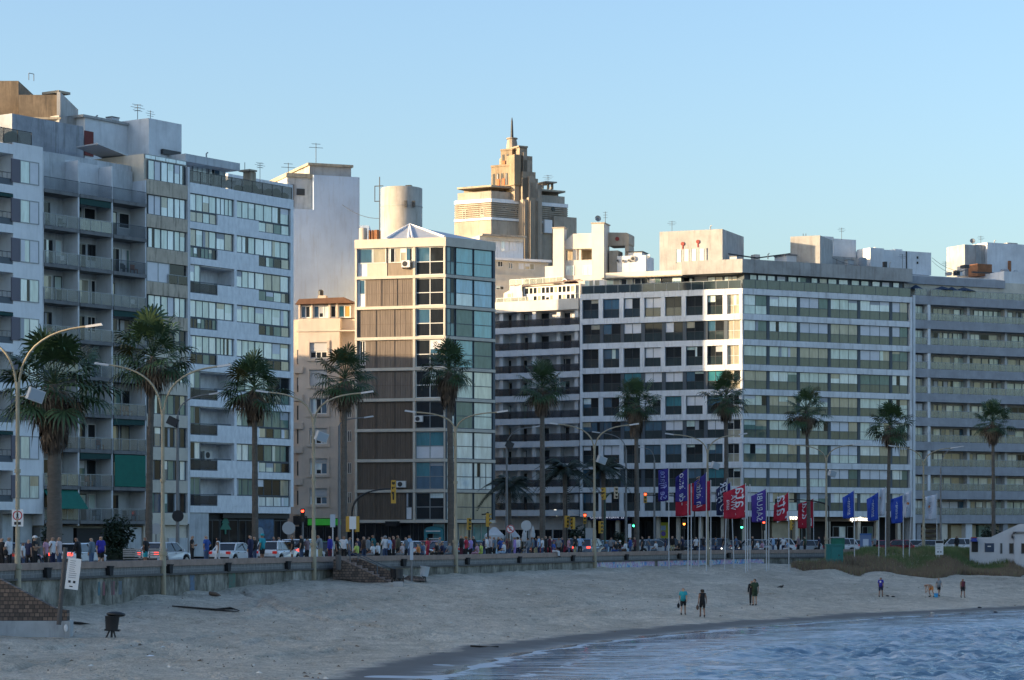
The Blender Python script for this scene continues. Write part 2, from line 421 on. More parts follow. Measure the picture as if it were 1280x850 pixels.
# ---- sea
def sea_material():
    m = bpy.data.materials.new('sea_water'); m.use_nodes = True; nt = m.node_tree; b = nt.nodes['Principled BSDF']; L = nt.links.new
    b.inputs['Base Color'].default_value = (0.030, 0.075, 0.13, 1); b.inputs['Roughness'].default_value = 0.07; b.inputs['IOR'].default_value = 1.33
    tc = _n(nt, 'ShaderNodeTexCoord'); at = _n(nt, 'ShaderNodeAttribute', attribute_name='shore')
    def noise_(sc, det, scale):
        mp = _n(nt, 'ShaderNodeMapping'); mp.inputs['Scale'].default_value = scale; mp.inputs['Rotation'].default_value = (0, 0, R(-60))
        n = _n(nt, 'ShaderNodeTexNoise'); n.inputs['Scale'].default_value = sc; n.inputs['Detail'].default_value = det; n.inputs['Roughness'].default_value = 0.65
        L(tc.outputs['Object'], mp.inputs['Vector']); L(mp.outputs[0], n.inputs['Vector']); return n.outputs[0]
    # foam: streaks near the shore, flecks further out
    sh = _n(nt, 'ShaderNodeMapRange'); L(at.outputs['Fac'], sh.inputs[0]); sh.inputs[1].default_value = 0.0; sh.inputs[2].default_value = 26.0; sh.inputs[3].default_value = 0.13; sh.inputs[4].default_value = 0.055
    ad = _n(nt, 'ShaderNodeMath', operation='ADD'); L(noise_(0.9, 8, (0.22, 1.5, 1)), ad.inputs[0]); L(sh.outputs[0], ad.inputs[1])
    fo = _n(nt, 'ShaderNodeMapRange'); L(ad.outputs[0], fo.inputs[0]); fo.inputs[1].default_value = 0.57; fo.inputs[2].default_value = 0.72; fo.inputs[3].default_value = 0; fo.inputs[4].default_value = 0.85
    # calm film right at the edge stays clear, with a thin white lip
    cl = _n(nt, 'ShaderNodeMapRange'); L(at.outputs['Fac'], cl.inputs[0]); cl.inputs[1].default_value = 1.5; cl.inputs[2].default_value = 6.0; cl.inputs[3].default_value = 0.35; cl.inputs[4].default_value = 1
    m1 = _n(nt, 'ShaderNodeMath', operation='MULTIPLY'); L(fo.outputs[0], m1.inputs[0]); L(cl.outputs[0], m1.inputs[1])
    lip = _n(nt, 'ShaderNodeMapRange'); L(at.outputs['Fac'], lip.inputs[0]); lip.inputs[1].default_value = 0.75; lip.inputs[2].default_value = 0.25; lip.inputs[3].default_value = 0; lip.inputs[4].default_value = 0.3
    nzl = _n(nt, 'ShaderNodeMath', operation='MULTIPLY_ADD'); L(noise_(0.30, 6, (1, 1, 1)), nzl.inputs[0]); nzl.inputs[1].default_value = 5.0; nzl.inputs[2].default_value = -2.5
    sl_ = _n(nt, 'ShaderNodeMath', operation='ADD'); L(at.outputs['Fac'], sl_.inputs[0]); L(nzl.outputs[0], sl_.inputs[1])
    L(sl_.outputs[0], lip.inputs[0]); lip.inputs[1].default_value = 0.55; lip.inputs[2].default_value = 0.1; lip.inputs[4].default_value = 0.55
    pp = _n(nt, 'ShaderNodeMath', operation='PINGPONG'); L(sl_.outputs[0], pp.inputs[0]); pp.inputs[1].default_value = 1.55
    ln = _n(nt, 'ShaderNodeMapRange'); L(pp.outputs[0], ln.inputs[0]); ln.inputs[1].default_value = 0.30; ln.inputs[2].default_value = 0.05; ln.inputs[3].default_value = 0; ln.inputs[4].default_value = 0.75
    fd = _n(nt, 'ShaderNodeMapRange'); L(at.outputs['Fac'], fd.inputs[0]); fd.inputs[1].default_value = 5; fd.inputs[2].default_value = 13; fd.inputs[3].default_value = 1; fd.inputs[4].default_value = 0
    brk_ = _n(nt, 'ShaderNodeMapRange'); L(noise_(0.5, 5, (0.6, 1.2, 1)), brk_.inputs[0]); brk_.inputs[1].default_value = 0.42; brk_.inputs[2].default_value = 0.58; brk_.inputs[3].default_value = 0; brk_.inputs[4].default_value = 1
    l1 = _n(nt, 'ShaderNodeMath', operation='MULTIPLY'); L(ln.outputs[0], l1.inputs[0]); L(fd.outputs[0], l1.inputs[1]); l2 = _n(nt, 'ShaderNodeMath', operation='MULTIPLY'); L(l1.outputs[0], l2.inputs[0]); L(brk_.outputs[0], l2.inputs[1])
    m3 = _n(nt, 'ShaderNodeMath', operation='MAXIMUM'); L(l2.outputs[0], m3.inputs[0]); L(m1.outputs[0], m3.inputs[1]); m1 = m3
    m2 = _n(nt, 'ShaderNodeMath', operation='MAXIMUM'); L(m1.outputs[0], m2.inputs[0]); L(lip.outputs[0], m2.inputs[1])
    mx = _n(nt, 'ShaderNodeMixRGB'); L(m2.outputs[0], mx.inputs[0]); mx.inputs[1].default_value = (0.075, 0.145, 0.215, 1); mx.inputs[2].default_value = (0.62, 0.66, 0.7, 1)
    L(mx.outputs[0], b.inputs['Base Color'])
    rg = _n(nt, 'ShaderNodeMapRange'); L(m2.outputs[0], rg.inputs[0]); rg.inputs[3].default_value = 0.06; rg.inputs[4].default_value = 0.75; L(rg.outputs[0], b.inputs['Roughness'])
    bp = _n(nt, 'ShaderNodeBump'); bp.inputs['Distance'].default_value = 0.10
    st = _n(nt, 'ShaderNodeMapRange'); L(at.outputs['Fac'], st.inputs[0]); st.inputs[1].default_value = 2.0; st.inputs[2].default_value = 14.0; st.inputs[3].default_value = 0.02; st.inputs[4].default_value = 0.9
    L(st.outputs[0], bp.inputs['Strength']); L(noise_(4.0, 6, (1, 1, 1)), bp.inputs['Height']); L(bp.outputs[0], b.inputs['Normal'])
    return m
gx = np.arange(-14, 60, 0.16); gy = np.arange(80, 190, 0.17)
GX, GY = np.meshgrid(gx, gy)
dS, _ = sdist(AC, GX, GY)
amp = sstep(3.0, 13.0, dS)
fade = sstep(0, 6, GX-gx[0])*sstep(0, 6, gx[-1]-GX)*sstep(0, 6, GY-gy[0])*sstep(0, 6, gy[-1]-GY)
h = ripples(GX, GY, 14, 2.5, 6.0, R(125), 0.3, 0.8)*0.0026 + ripples(GX, GY, 80, 0.5, 1.35, R(118), 0.6, 0.8)*0.0092
gust = 0.65+0.35*np.sin(GX*0.21+GY*0.11+2*np.sin(GY*0.07))*np.sin(GY*0.17-GX*0.05)
h = h*gust
h = np.where(h > 0, h*1.25 + h*h*2.0, h*0.8)
brk = 0.16*np.exp(-((dS-9.5-1.6*np.sin(GY*0.11)-0.7*np.sin(GY*0.31))/0.9)**2)*np.clip(0.5+np.sin(GY*0.19+1)+0.5*np.sin(GY*0.53),0,1.3)
h = h + brk
sw = 0.03*np.sin(dS*2*math.pi/7.0)*np.exp(-((dS-6)/6.0)**2)
ZZ = SEA + (h*amp + sw*sstep(1.0, 4, dS))*fade
sea = grid_mesh('sea', np.dstack([GX, GY, ZZ]), sea_material(), {'shore': dS})
me = sea.data; bm = bmesh.new(); bm.from_mesh(me)
lay = bm.verts.layers.float.get('shore')
def outer(x0, y0, x1, y1):
    vs = [bm.verts.new((x, y, SEA)) for x, y in ((x0,y0),(x1,y0),(x1,y1),(x0,y1))]
    for v in vs: v[lay] = 200.0
    bm.faces.new(vs)
xa, xb, ya, yb = gx[0], gx[-1], gy[0], gy[-1]
outer(-3000,-3000,4000,ya); outer(-3000,yb,4000,6000); outer(-3000,ya,xa,yb); outer(xb,ya,4000,yb)
bm.to_mesh(me); bm.free(); structure(sea)

# ---- street: asphalt sheet to the horizon, promenade, far pavement with kerbs
def offset_curve(d, n0=0, n1=None):
    C = WC[n0:n1, :2]; T = np.gradient(C, axis=0); T /= np.hypot(T[:,0], T[:,1])[:,None]
    return C + np.stack([-T[:,1], T[:,0]], -1)*d
asphalt = mat('asphalt', (0.055, 0.055, 0.058), rough=0.85, var=0.5, vscale=0.5, bump=0.2, bscale=20)
paving = mat('promenade_paving', (0.34, 0.29, 0.26), rough=0.8, var=0.5, vscale=1.2, bump=0.1)
kerbm = mat('kerb_stone', (0.42, 0.41, 0.39), rough=0.8, var=0.4, vscale=2)
mb = MB(); A0 = offset_curve(0.3); nA = len(A0)
far = []
for i in range(nA):
    t = i/(nA-1); th = R(185 - 150*t); far.append((A0[i][0]+6000*math.cos(th), A0[i][1]+6000*math.sin(th)))
vs = [(p[0], p[1], -0.14) for p in A0]+[(p[0], p[1], -0.14) for p in far]
mb.add(vs, [(i, i+1, nA+i+1, nA+i) for i in range(nA-1)], asphalt); structure(mb.build('road'))
def strip(name, d0, d1, z, m, kerb=None, n0=0, n1=None):
    mb = MB(); a = offset_curve(d0, n0, n1); b_ = offset_curve(d1, n0, n1); n = len(a)
    vs = [(*p, z) for p in a]+[(*p, z) for p in b_]+[(*p, -0.2) for p in a]+[(*p, -0.2) for p in b_]
    mb.add(vs, [(i, i+1, n+i+1, n+i) for i in range(n-1)], m)
    mb.add(vs, [(2*n+i, 2*n+i+1, i+1, i) for i in range(n-1)]+[(n+i, n+i+1, 3*n+i+1, 3*n+i) for i in range(n-1)], kerb or m)
    return structure(mb.build(name))
strip('promenade', 0.3, 6.0, 0.0, paving, kerbm)
white_line = mat('road_paint', (0.75, 0.75, 0.73), rough=0.7, var=0.4, vscale=3)
mb = MB()
for d in (9.6, 16.4):
    a = offset_curve(d-0.06); b_ = offset_curve(d+0.06)
    for i in range(20, len(a)-2, 2):
        mb.add([(*a[i], -0.136), (*a[i+1], -0.136), (*b_[i+1], -0.136), (*b_[i], -0.136)], [(0,1,2,3)], white_line)
structure(mb.build('road_markings'))
strip('median_strip', 12.6, 13.6, 0.0, paving, kerbm, 0, 118)

# ---- sea wall
granite = mat('pink_granite', (0.31, 0.22, 0.18), rough=0.75, var=0.6, vscale=1.5, bump=0.3, bscale=10)
def block_mat():
    m = mat('granite_blocks', (0.19,0.185,0.18), rough=0.85, var=0.5, vscale=2, bump=0.4, bscale=6)
    return m
blocks = block_mat(); granite = mat('pink_granite', (0.31,0.22,0.18))
conc = mat('stained_concrete', (0.36,0.34,0.295), rough=0.9, var=0.9, vscale=0.55, stretch=(1,1,0.8), col2=(0.085,0.08,0.062), streak=1.0, streak_col=(0.05,0.05,0.035), bump=0.3, bscale=5)
[setattr(n.inputs['Scale'], 'default_value', (0.8, 0.8, 0.4)) for n in conc.node_tree.nodes if n.type == 'MAPPING' and abs(n.inputs['Scale'].default_value[2]-0.16) < 1e-3]
for _r in [n for n in conc.node_tree.nodes if n.type == 'VALTORGB'][1:]: _r.color_ramp.elements[0].position = 0.42; _r.color_ramp.elements[1].position = 0.66
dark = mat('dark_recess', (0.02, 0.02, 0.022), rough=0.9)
wall = empty('sea_wall', (0, 0, 0), 0, 'long stained concrete sea wall with pink granite bench top along the beach', 'wall')
def sweep(name, prof, m, n0=0, n1=None, parent=wall, cap=True):
    n = len(prof); C = [offset_curve(-d, n0, n1) for d, z in prof]; k = len(C[0])
    vs = [(C[j][i][0], C[j][i][1], prof[j][1]) for i in range(k) for j in range(n)]
    fs = [(i*n+j, (i+1)*n+j, (i+1)*n+(j+1)%n, i*n+(j+1)%n) for i in range(k-1) for j in range(n)]
    mb = MB(); mb.add(vs, fs, m); mb.add(vs, [tuple(range(n)), tuple(range((k-1)*n, k*n))[::-1]], m)
    return mb.build(name, parent)
sweep('concrete_face', [(-0.45,-3.6),(0.0,-3.6),(0.0,-0.40),(-0.45,-0.40)], conc)
sweep('ledge', [(-0.45,-0.40),(0.13,-0.40),(0.13,-0.29),(-0.45,-0.29)], mat('dark_ledge', (0.10,0.095,0.09), rough=0.9, var=0.5, vscale=2))
sweep('block_course', [(-0.42,-0.29),(-0.03,-0.29),(-0.03,0.10),(-0.42,0.10)], blocks)
sweep('bench_top', [(-0.5,0.10),(0.05,0.10),(0.06,0.43),(-0.5,0.43)], granite)
# mortar joints of the block course, drain boxes, cracks
jm = MB(); jl = mat('mortar', (0.3, 0.29, 0.28), rough=0.9)
Cj = offset_curve(0.03); acc = 0
for i in range(24, 150):
    p, q = Vector(Cj[i]), Vector(Cj[i+1]); L_ = (q-p).length; d = (q-p)/L_; n_ = Vector((d.y, -d.x)); t = 0
    for kk in range(int(L_/0.9)+1):
        c = p + d*(kk*0.9)
        M_ = Matrix.Translation((c.x, c.y, 0)) @ Matrix.Rotation(math.atan2(d.y, d.x), 4, 'Z')
        jm.M = M_; jm.box(-0.015, 0.015, -0.006, 0.01, -0.28, 0.095, jl); jm.box(0.43, 0.46, -0.006, 0.01, -0.1, 0.095, jl)
        jm.box(0.03, 0.88, -0.005, 0.01, -0.105, -0.085, jl)
jm.build('mortar_joints', wall)
for px in (57, 135, 210, 283, 358, 503, 583, 648, 715, 782, 848, 910):
    p, zs_, n_, d_ = wall_at(px); mb = MB(Matrix.Translation((p.x, p.y, 0)) @ Matrix.Rotation(math.atan2(d_.y, d_.x), 4, 'Z'))
    mb.sideprism([(-0.2,-0.3),(0.2,-0.3),(0.27,0.14),(-0.27,0.14)], -0.2, 0.03, dark)
    mb.box(-0.29, 0.29, -0.23, 0.03, 0.14, 0.2, dark); mb.build('drain_box', wall)
# painted mural on the wall's right half: flat colours with shapes of their own
def mural_mat():
    m = bpy.data.materials.new('mural'); m.use_nodes = True; nt = m.node_tree; b = nt.nodes['Principled BSDF']; L = nt.links.new
    tc = _n(nt, 'ShaderNodeTexCoord'); nz = _n(nt, 'ShaderNodeTexNoise'); nz.inputs['Scale'].default_value = 1.2; nz.inputs['Detail'].default_value = 3
    L(tc.outputs['Object'], nz.inputs['Vector'])
    vo = _n(nt, 'ShaderNodeTexVoronoi'); vo.inputs['Scale'].default_value = 0.9; L(nz.outputs['Color'], vo.inputs['Vector'])
    vo.inputs['Scale'].default_value = 9
    rp = _n(nt, 'ShaderNodeValToRGB'); cr = rp.color_ramp; cr.interpolation = 'CONSTANT'
    cols = [(0.35,0.45,0.6),(0.5,0.5,0.52),(0.12,0.25,0.5),(0.5,0.28,0.38),(0.45,0.52,0.58),(0.5,0.47,0.42),(0.22,0.45,0.6),(0.42,0.3,0.45),(0.1,0.14,0.2),(0.5,0.52,0.55)]
    while len(cr.elements) < len(cols): cr.elements.new(0.5)
    for i, c in enumerate(cols): cr.elements[i].position = i/len(cols); cr.elements[i].color = (*c, 1)
    L(vo.outputs['Color'], rp.inputs[0]); L(rp.outputs[0], b.inputs['Base Color']); b.inputs['Roughness'].default_value = 0.8
    return m
mural = mural_mat()
def wall_patch(name, px0, px1, z0, z1, m, proud=0.012):
    mb = MB(); n = max(2, int((px1-px0)/12)); vs = []
    for i in range(n+1):
        p, _, nn, _ = wall_at(px0+(px1-px0)*i/n); q = p+nn*proud
        vs += [(q.x, q.y, z0), (q.x, q.y, z1)]
    mb.add(vs, [(2*i, 2*i+2, 2*i+3, 2*i+1) for i in range(n)], m); return mb.build(name, wall)
wall_patch('mural', 746, 818, -2.4, -0.43, mural); wall_patch('mural', 822, 955, -2.4, -0.43, mural)
for a_, b_, c_ in ((237,243,(0.16,0.3,0.5)),(286,294,(0.08,0.26,0.2)),(128,131,(0.4,0.12,0.15)),(139,143,(0.4,0.14,0.18)),(122,125,(0.1,0.35,0.45)),(148,152,(0.2,0.3,0.4))):
    wall_patch('paint_patch', a_, b_, -1.75 if a_ > 200 else -1.3, -0.43 if a_ > 200 else -0.6, mat('graffiti_%d' % a_, tuple(0.55*v for v in c_), rough=0.8, var=0.8, vscale=3, col2=(0.12,0.115,0.10)))
joint = mat('wall_joint', (0.10, 0.095, 0.085), rough=0.9)
for px in (103, 140, 218, 332, 470, 545, 600, 690, 744, 820):
    wall_patch('expansion_joint', px, px+0.9, -3.0, -0.42, joint, 0.016)
# ------------------------------------------------------------------ building materials
white_w = mat('weathered_white', (0.78,0.79,0.80), rough=0.8, var=0.35, vscale=0.5, streak=0.55, streak_col=(0.25,0.24,0.22), bump=0.1)
white_c = mat('clean_white', (0.84,0.84,0.84), rough=0.7, var=0.25, vscale=0.4, streak=0.25, streak_col=(0.35,0.34,0.32))
marble = mat('grey_marble', (0.76,0.78,0.80), rough=0.45, var=0.75, vscale=1.6, stretch=(1.8,1.8,0.7), col2=(0.58,0.60,0.63))
grey_p = mat('grey_plaster', (0.54,0.56,0.57), rough=0.85, var=0.45, vscale=0.6, streak=0.4)
grey_d = mat('dark_slab', (0.20,0.20,0.20), rough=0.85, var=0.5, vscale=0.8, streak=0.5)
pale_p = mat('pale_plaster', (0.70,0.71,0.72), rough=0.85, var=0.4, vscale=0.5, streak=0.3, streak_col=(0.3,0.3,0.3))
beige_s = mat('beige_panel', (0.58,0.49,0.38), rough=0.8, var=0.5, vscale=0.8, streak=0.95, streak_col=(0.07,0.06,0.05))
beige_c = mat('beige_clean', (0.66,0.60,0.50), rough=0.8, var=0.4, vscale=0.7, streak=0.4, streak_col=(0.36,0.31,0.25))
ochre = mat('ochre_concrete', (0.46,0.39,0.29), rough=0.9, var=0.6, vscale=0.5, streak=0.7, streak_col=(0.12,0.09,0.06), bump=0.2)
roof_c = mat('roof_concrete', (0.44,0.43,0.41), rough=0.9, var=0.6, vscale=0.4, streak=0.75, streak_col=(0.2,0.18,0.16), bump=0.2)
cream = mat('cream_stucco', (0.62,0.52,0.43), rough=0.85, var=0.3, vscale=0.5, streak=0.3, streak_col=(0.35,0.28,0.22))
stone_t = mat('tower_stone', (0.46,0.40,0.32), rough=0.85, var=0.55, vscale=0.35, streak=0.6, streak_col=(0.17,0.13,0.1), bump=0.2)
grey_g = mat('grey_granite_band', (0.37,0.38,0.41), rough=0.7, var=0.5, vscale=0.7, streak=0.45, streak_col=(0.2,0.2,0.2))
dk_metal = mat('dark_metal', (0.035,0.037,0.04), rough=0.5)
al_metal = mat('aluminium_frame', (0.27,0.29,0.30), rough=0.45, metal=0.4)
dk_frame = mat('dark_frame', (0.05,0.055,0.06), rough=0.5)
steel_b = mat('blue_grey_frame', (0.075,0.095,0.115), rough=0.5)
wh_frame = mat('white_frame', (0.72,0.71,0.68), rough=0.6)
zinc = mat('zinc_roof', (0.50,0.52,0.54), rough=0.5, metal=0.25, var=0.3, vscale=0.7)
rust = mat('rusty_metal', (0.30,0.13,0.06), rough=0.85, var=0.7, vscale=1.5)
tile_r = mat('red_tiles', (0.30,0.10,0.06), rough=0.85, var=0.5, vscale=2.0, bump=0.3)
aw_green = mat('green_awning', (0.012,0.15,0.11), rough=0.8, var=0.3, vscale=2)
aw_dark = mat('dark_green_awning', (0.012,0.06,0.055), rough=0.8, var=0.3, vscale=2)
p_curt = glass('pane_curtain', (0.68,0.80,0.72))
p_blind = mat('roller_blind', (0.76,0.76,0.78), rough=0.55, spec=0.5, var=0.2, vscale=1.0)
p_beige = glass('pane_beige_curtain', (0.47,0.43,0.32))
p_green = glass('pane_green', (0.17,0.27,0.23), ior=1.5, spec=0.5)
p_dark = glass('pane_dark', (0.022,0.026,0.03), ior=1.45, spec=0.4)
p_blue = glass('pane_blue', (0.05,0.13,0.20), ior=1.75)
p_teal = glass('pane_teal', (0.05,0.23,0.27), ior=1.6)
p_sky = glass('pane_pale', (0.80,0.90,0.88), ior=1.8)
def seethru(m, k):
    nt = m.node_tree; b = nt.nodes['Principled BSDF']; o = [n for n in nt.nodes if n.type == 'OUTPUT_MATERIAL'][0]
    t = nt.nodes.new('ShaderNodeBsdfTransparent'); x = nt.nodes.new('ShaderNodeMixShader'); x.inputs[0].default_value = k
    nt.links.new(b.outputs[0], x.inputs[1]); nt.links.new(t.outputs[0], x.inputs[2]); nt.links.new(x.outputs[0], o.inputs['Surface']); return m
g_green = glass('rail_glass_green', (0.12,0.155,0.125), ior=1.5)
p_aqua = glass('pane_aqua', (0.13,0.47,0.52), ior=1.7)
p_bright = glass('pane_bright', (0.88,0.90,0.74), ior=1.7)  # pale tone puts the mirrored bright sky into the pane colour
p_lblue = glass('pane_light_blue', (0.24,0.52,0.68), ior=1.7)
g_dark = glass('rail_glass_dark', (0.03,0.045,0.05), ior=1.5)
g_pale = seethru(glass('rail_glass_pale', (0.36,0.39,0.33), ior=1.6), 0.45)
g_thin = seethru(glass('rail_glass_thin', (0.22,0.25,0.25), ior=1.5), 0.72)
g_smoke = seethru(glass('rail_glass_smoke', (0.035,0.028,0.026), ior=1.45), 0.4)
BLINDS += [p_blind, p_curt, p_beige, p_sky, mat('grey_blind', (0.4,0.42,0.45), rough=0.6)]
shop_gl = glass('shop_glass', (0.018,0.02,0.024), ior=1.4, spec=0.25)
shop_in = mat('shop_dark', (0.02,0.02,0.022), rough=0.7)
RW = random.Random(11)
def pick(*a):
    t = RW.random()*sum(w for _, w in a)
    for m, w in a:
        t -= w
        if t <= 0: return m
    return a[-1][0]

def inset(facs, d):
    """plan points of a chain of facades moved inward by d"""
    pts = []; nrm = lambda f: Vector((-f.e.y, f.e.x))
    pts.append(facs[0].a + nrm(facs[0])*d)
    for f, g in zip(facs, facs[1:]):
        p, q = f.a+nrm(f)*d, g.a+nrm(g)*d
        den = f.e.x*g.e.y-f.e.y*g.e.x
        t = ((q.x-p.x)*g.e.y-(q.y-p.y)*g.e.x)/den; pts.append(p+f.e*t)
    pts.append(facs[-1].b + nrm(facs[-1])*d); return pts
def loc2(B, pts): return [tuple((B.inv @ Vector((p.x, p.y, 0)))[:2]) for p in pts]
def ring(B, mb, facs, d0, d1, z0, z1, m):
    mb.M = None; mb.prism(loc2(B, inset(facs, d0)+inset(facs, d1)[::-1]), z0, z1, m)
def core(B, mb, facs, d, depth, z0, z1, m, top=None):
    mb.M = None; mb.prism(loc2(B, inset(facs, d)+inset(facs, depth)[::-1]), z0, z1, m, top or roof_c)
def fz(fac, px, off=0.0):
    u = fac.u(px, off); return (fac.a + fac.e*u + Vector((-fac.e.y, fac.e.x))*off).y
def roof_box(B, mb, fac, px0, px1, yt, yb, off, depth, m, M=None):
    u0, u1 = fac.u(px0, off), fac.u(px1, off); Y = fz(fac, (px0+px1)/2, off)
    mb.M = B.M(fac); mb.box(u0, u1, off, off+depth, wz(yb, Y), wz(yt, Y), m); return u0, u1, wz(yb, Y), wz(yt, Y)
def bars_rail(mb, u0, u1, y, z0, z1, m, step=0.14, t=0.025):
    mb.box(u0, u1, y-0.02, y+0.02, z1-0.05, z1, m); mb.box(u0, u1, y-0.015, y+0.015, z0, z0+0.03, m)
    n = max(1, int((u1-u0)/step))
    for i in range(n+1):
        x = u0+(u1-u0)*i/n; mb.box(x-t/2, x+t/2, y-0.012, y+0.012, z0+0.03, z1-0.05, m)
def glass_rail(mb, u0, u1, y, z0, z1, g, m, step=1.1):
    n = max(1, round((u1-u0)/step)); w = (u1-u0)/n
    mb.box(u0, u1, y-0.03, y+0.03, z1-0.05, z1, m)
    for i in range(n+1):
        x = u0+w*i; mb.box(x-0.025, x+0.025, y-0.028, y+0.028, z0, z1-0.05, m)
        if i < n: mb.box(x+0.03, x+w-0.03, y-0.008, y+0.008, z0+0.05, z1-0.06, g)
def tv_antenna(B, x, y, z, h, m=None, k=1.0):
    m = m or dk_metal; mb = MB(); mb.tube([(x,y,z),(x,y,z+h)], 0.03*k, m, 5)
    for i, (dz, w) in enumerate(((-0.05,0.7),(-0.3,0.9),(-0.55,0.6))):
        mb.tube([(x-w*k,y,z+h+dz*k),(x+w*k,y,z+h+dz*k)], 0.018*k, m, 4)
        mb.tube([(x,y-0.4*k,z+h+dz*k),(x,y+0.4*k,z+h+dz*k)], 0.018*k, m, 4)
    B.part('antenna', mb)
def dish(B, x, y, z, r, aim=(-0.5,-1,0.4)):
    mb = MB(); a = Vector(aim).normalized(); q = a.to_track_quat('Z','Y').to_matrix().to_4x4()
    mb.M = Matrix.Translation((x,y,z)) @ q
    mb.lathe([(0.02,-0.12*r),(0.5*r,-0.05*r),(0.85*r,0.12*r),(r,0.26*r),(0.97*r,0.28*r),(0.8*r,0.14*r),(0.02,-0.06*r)], al_metal, 14)
    mb.tube([(0,0,-0.1*r),(0,0,0.7*r)], 0.03, dk_metal, 5); mb.M = None
    mb.tube([(x,y,z-0.9*r),(x,y,z)], 0.05, dk_metal, 6); B.part('satellite_dish', mb)
def ac_unit(B, fac, u, z, y=-0.3, w=0.85, h=0.6):
    mb = MB(B.M(fac)); mb.box(u, u+w, y-0.1, y+0.2, z, z+h, wh_frame); mb.disc((u+w*0.4, y-0.11, z+h/2), h*0.38, (0,1,0), 0.03, dk_metal, 14)
    mb.box(u+0.05,u+0.1,y,y+0.5,z-0.1,z,dk_metal); mb.box(u+w-0.1,u+w-0.05,y,y+0.5,z-0.1,z,dk_metal); B.part('air_conditioner', mb)

# ================================================================== left row: one facade line
LN = Fac(pt(0,200.5), pt(367,230))
def seg(px0, px1, off=0.0):
    n = Vector((-LN.e.y, LN.e.x))*off
    return Fac(LN.a+LN.e*LN.u(px0)+n, LN.a+LN.e*LN.u(px1)+n)

# ---- white block at the far left
f1 = seg(-60, 53.5)
B1 = Building(f1, 'bright white apartment block with grey-shuttered windows at the left edge of the photo')
m = MB(); u = f1.u; Z = lambda y, px=30: f1.z(px, y)
p49 = 49.2/(F/f1.Y(30))
ztop = Z(196); zwin = [Z(200.5)-p49*i for i in range(9)]
uW0, uW1 = u(18.5), u(48.5)
m.box(u(16.5), u(53.5), 0, 14, Z(642), Z(180), white_c)                      # window strip
m.box(-2, u(16.5), 1.6, 14, 0, Z(180), white_c)                              # behind the loggias
m.box(u(16.5), u(53.5), 1.2, 14, 0, Z(642)-0.004, grey_p)
for k, z in enumerate(zwin):
    m.box(-2, u(16.5)-0.003, -0.0, 1.6, z+0.35-p49, z+1.0-p49, white_c)
m.box(-2, u(16.5)-0.003, 0, 1.6, zwin[0]+0.35, Z(183), white_c)
# stepped roof house behind the terrace
n0 = Z(178)
m.box(-2, u(16), 4, 12, Z(180), Z(150, 5), pale_p)
m.box(u(16), u(40), 6, 12, Z(180), Z(152, 20), roof_c)
B1.part('wall', m)
for k, z in enumerate(zwin):
    h = Z(200.5)-Z(229.5)
    B1.win(f1, uW0+0.55, uW1, z-h, z, 2, [pick((p_curt,5),(p_blind,2),(p_sky,3)) for _ in range(2)], al_metal, y=-0.02)
    mb = MB(); mb.box(uW0-0.4, uW0+0.5, -0.06, 0.03, z-h, z, mat('grey_shutter', (0.17,0.16,0.19), rough=0.7)); 
    for j in range(14): mb.box(uW0-0.38, uW0+0.48, -0.075, -0.06, z-h+0.05+j*h/14.5, z-h+0.1+j*h/14.5, mat('grey_shutter', (0.2,0.19,0.22)))
    B1.part('shutter', mb)
    bz = z+1.0-p49
    mb = MB(); mb.box(-2, u(16.5)-0.05, 0.05, 0.1, bz, bz+0.5, steel_b); bars_rail(mb, -2, u(16.5)-0.06, 0.08, bz+0.5, bz+1.0, dk_metal, 0.5); B1.part('railing', mb)
    B1.win(f1, u(2), u(13), bz+0.1, bz+2.0, 3, [pick((p_dark,4),(p_green,2),(p_curt,1))], al_metal, y=1.55)
    if k % 3 == 1:
        mb = MB(); mb.sideprism([(-1.8, bz+2.15), (u(15), bz+2.15), (u(15), bz+2.4), (-1.8, bz+2.4)], -0.12, 0.5, aw_dark); B1.part('awning', mb)
mb = MB(); glass_rail(mb, -2, u(41), 0.15, Z(183), Z(183)+1.25, g_smoke, dk_metal, 1.6); B1.part('terrace_railing', mb)
B1.win(f1, u(0.5), u(9), Z(180), Z(152,5)-0.2, 2, [p_dark, p_sky], dk_frame, y=3.96)
mb = MB(); mb.ball((u(28), 1.2, Z(183)+0.55), (0.8,0.6,0.75), mat('terrace_plant', (0.03,0.05,0.02), rough=0.9, var=0.6, vscale=3), 10, 7); B1.part('terrace_plant', mb)
# dark concrete stair towers on the roof
def wbox(B, mb, px0, px1, Y, dep, yt, yb, mm):
    mb.M = B.inv; mb.box(wx(px0,Y), wx(px1,Y), Y, Y+dep, wz(yb,Y), wz(yt,Y), mm)
tower_o = mat('stair_tower_concrete', (0.25,0.19,0.13), rough=0.9, var=0.7, vscale=0.6, col2=(0.10,0.08,0.06), streak=0.8, streak_col=(0.06,0.05,0.04))
rb = MB(); wbox(B1, rb, -60, 23, 221, 12, 101, 160, tower_o); wbox(B1, rb, 23.2, 75, 219, 8.5, 118.5, 160, tower_o); wbox(B1, rb, 71, 75.4, 218.6, 9, 115, 160, roof_c); wbox(B1, rb, 15, 76, 218.4, 0.5, 146.5, 149, ochre)
roof_box(B1, rb, f1, 15, 104, 150, 196, 6.5, 6, mat('stained_roof_wall', (0.36,0.38,0.41), rough=0.9, var=0.7, vscale=0.5, streak=0.8, streak_col=(0.12,0.12,0.12)))
B1.part('roof_block', rb)
rb = MB(); rb2 = roof_box(B1, rb, f1, 74, 96, 146, 200, 9, 3, roof_c); roof_box(B1, rb, f1, 73, 88, 114, 117, 11.5, 2, ochre); B1.part('chimney', rb)
mb = MB(); x0, y0_ = u(36, 13), 13.0; zz = wz(100, fz(f1,36,13))
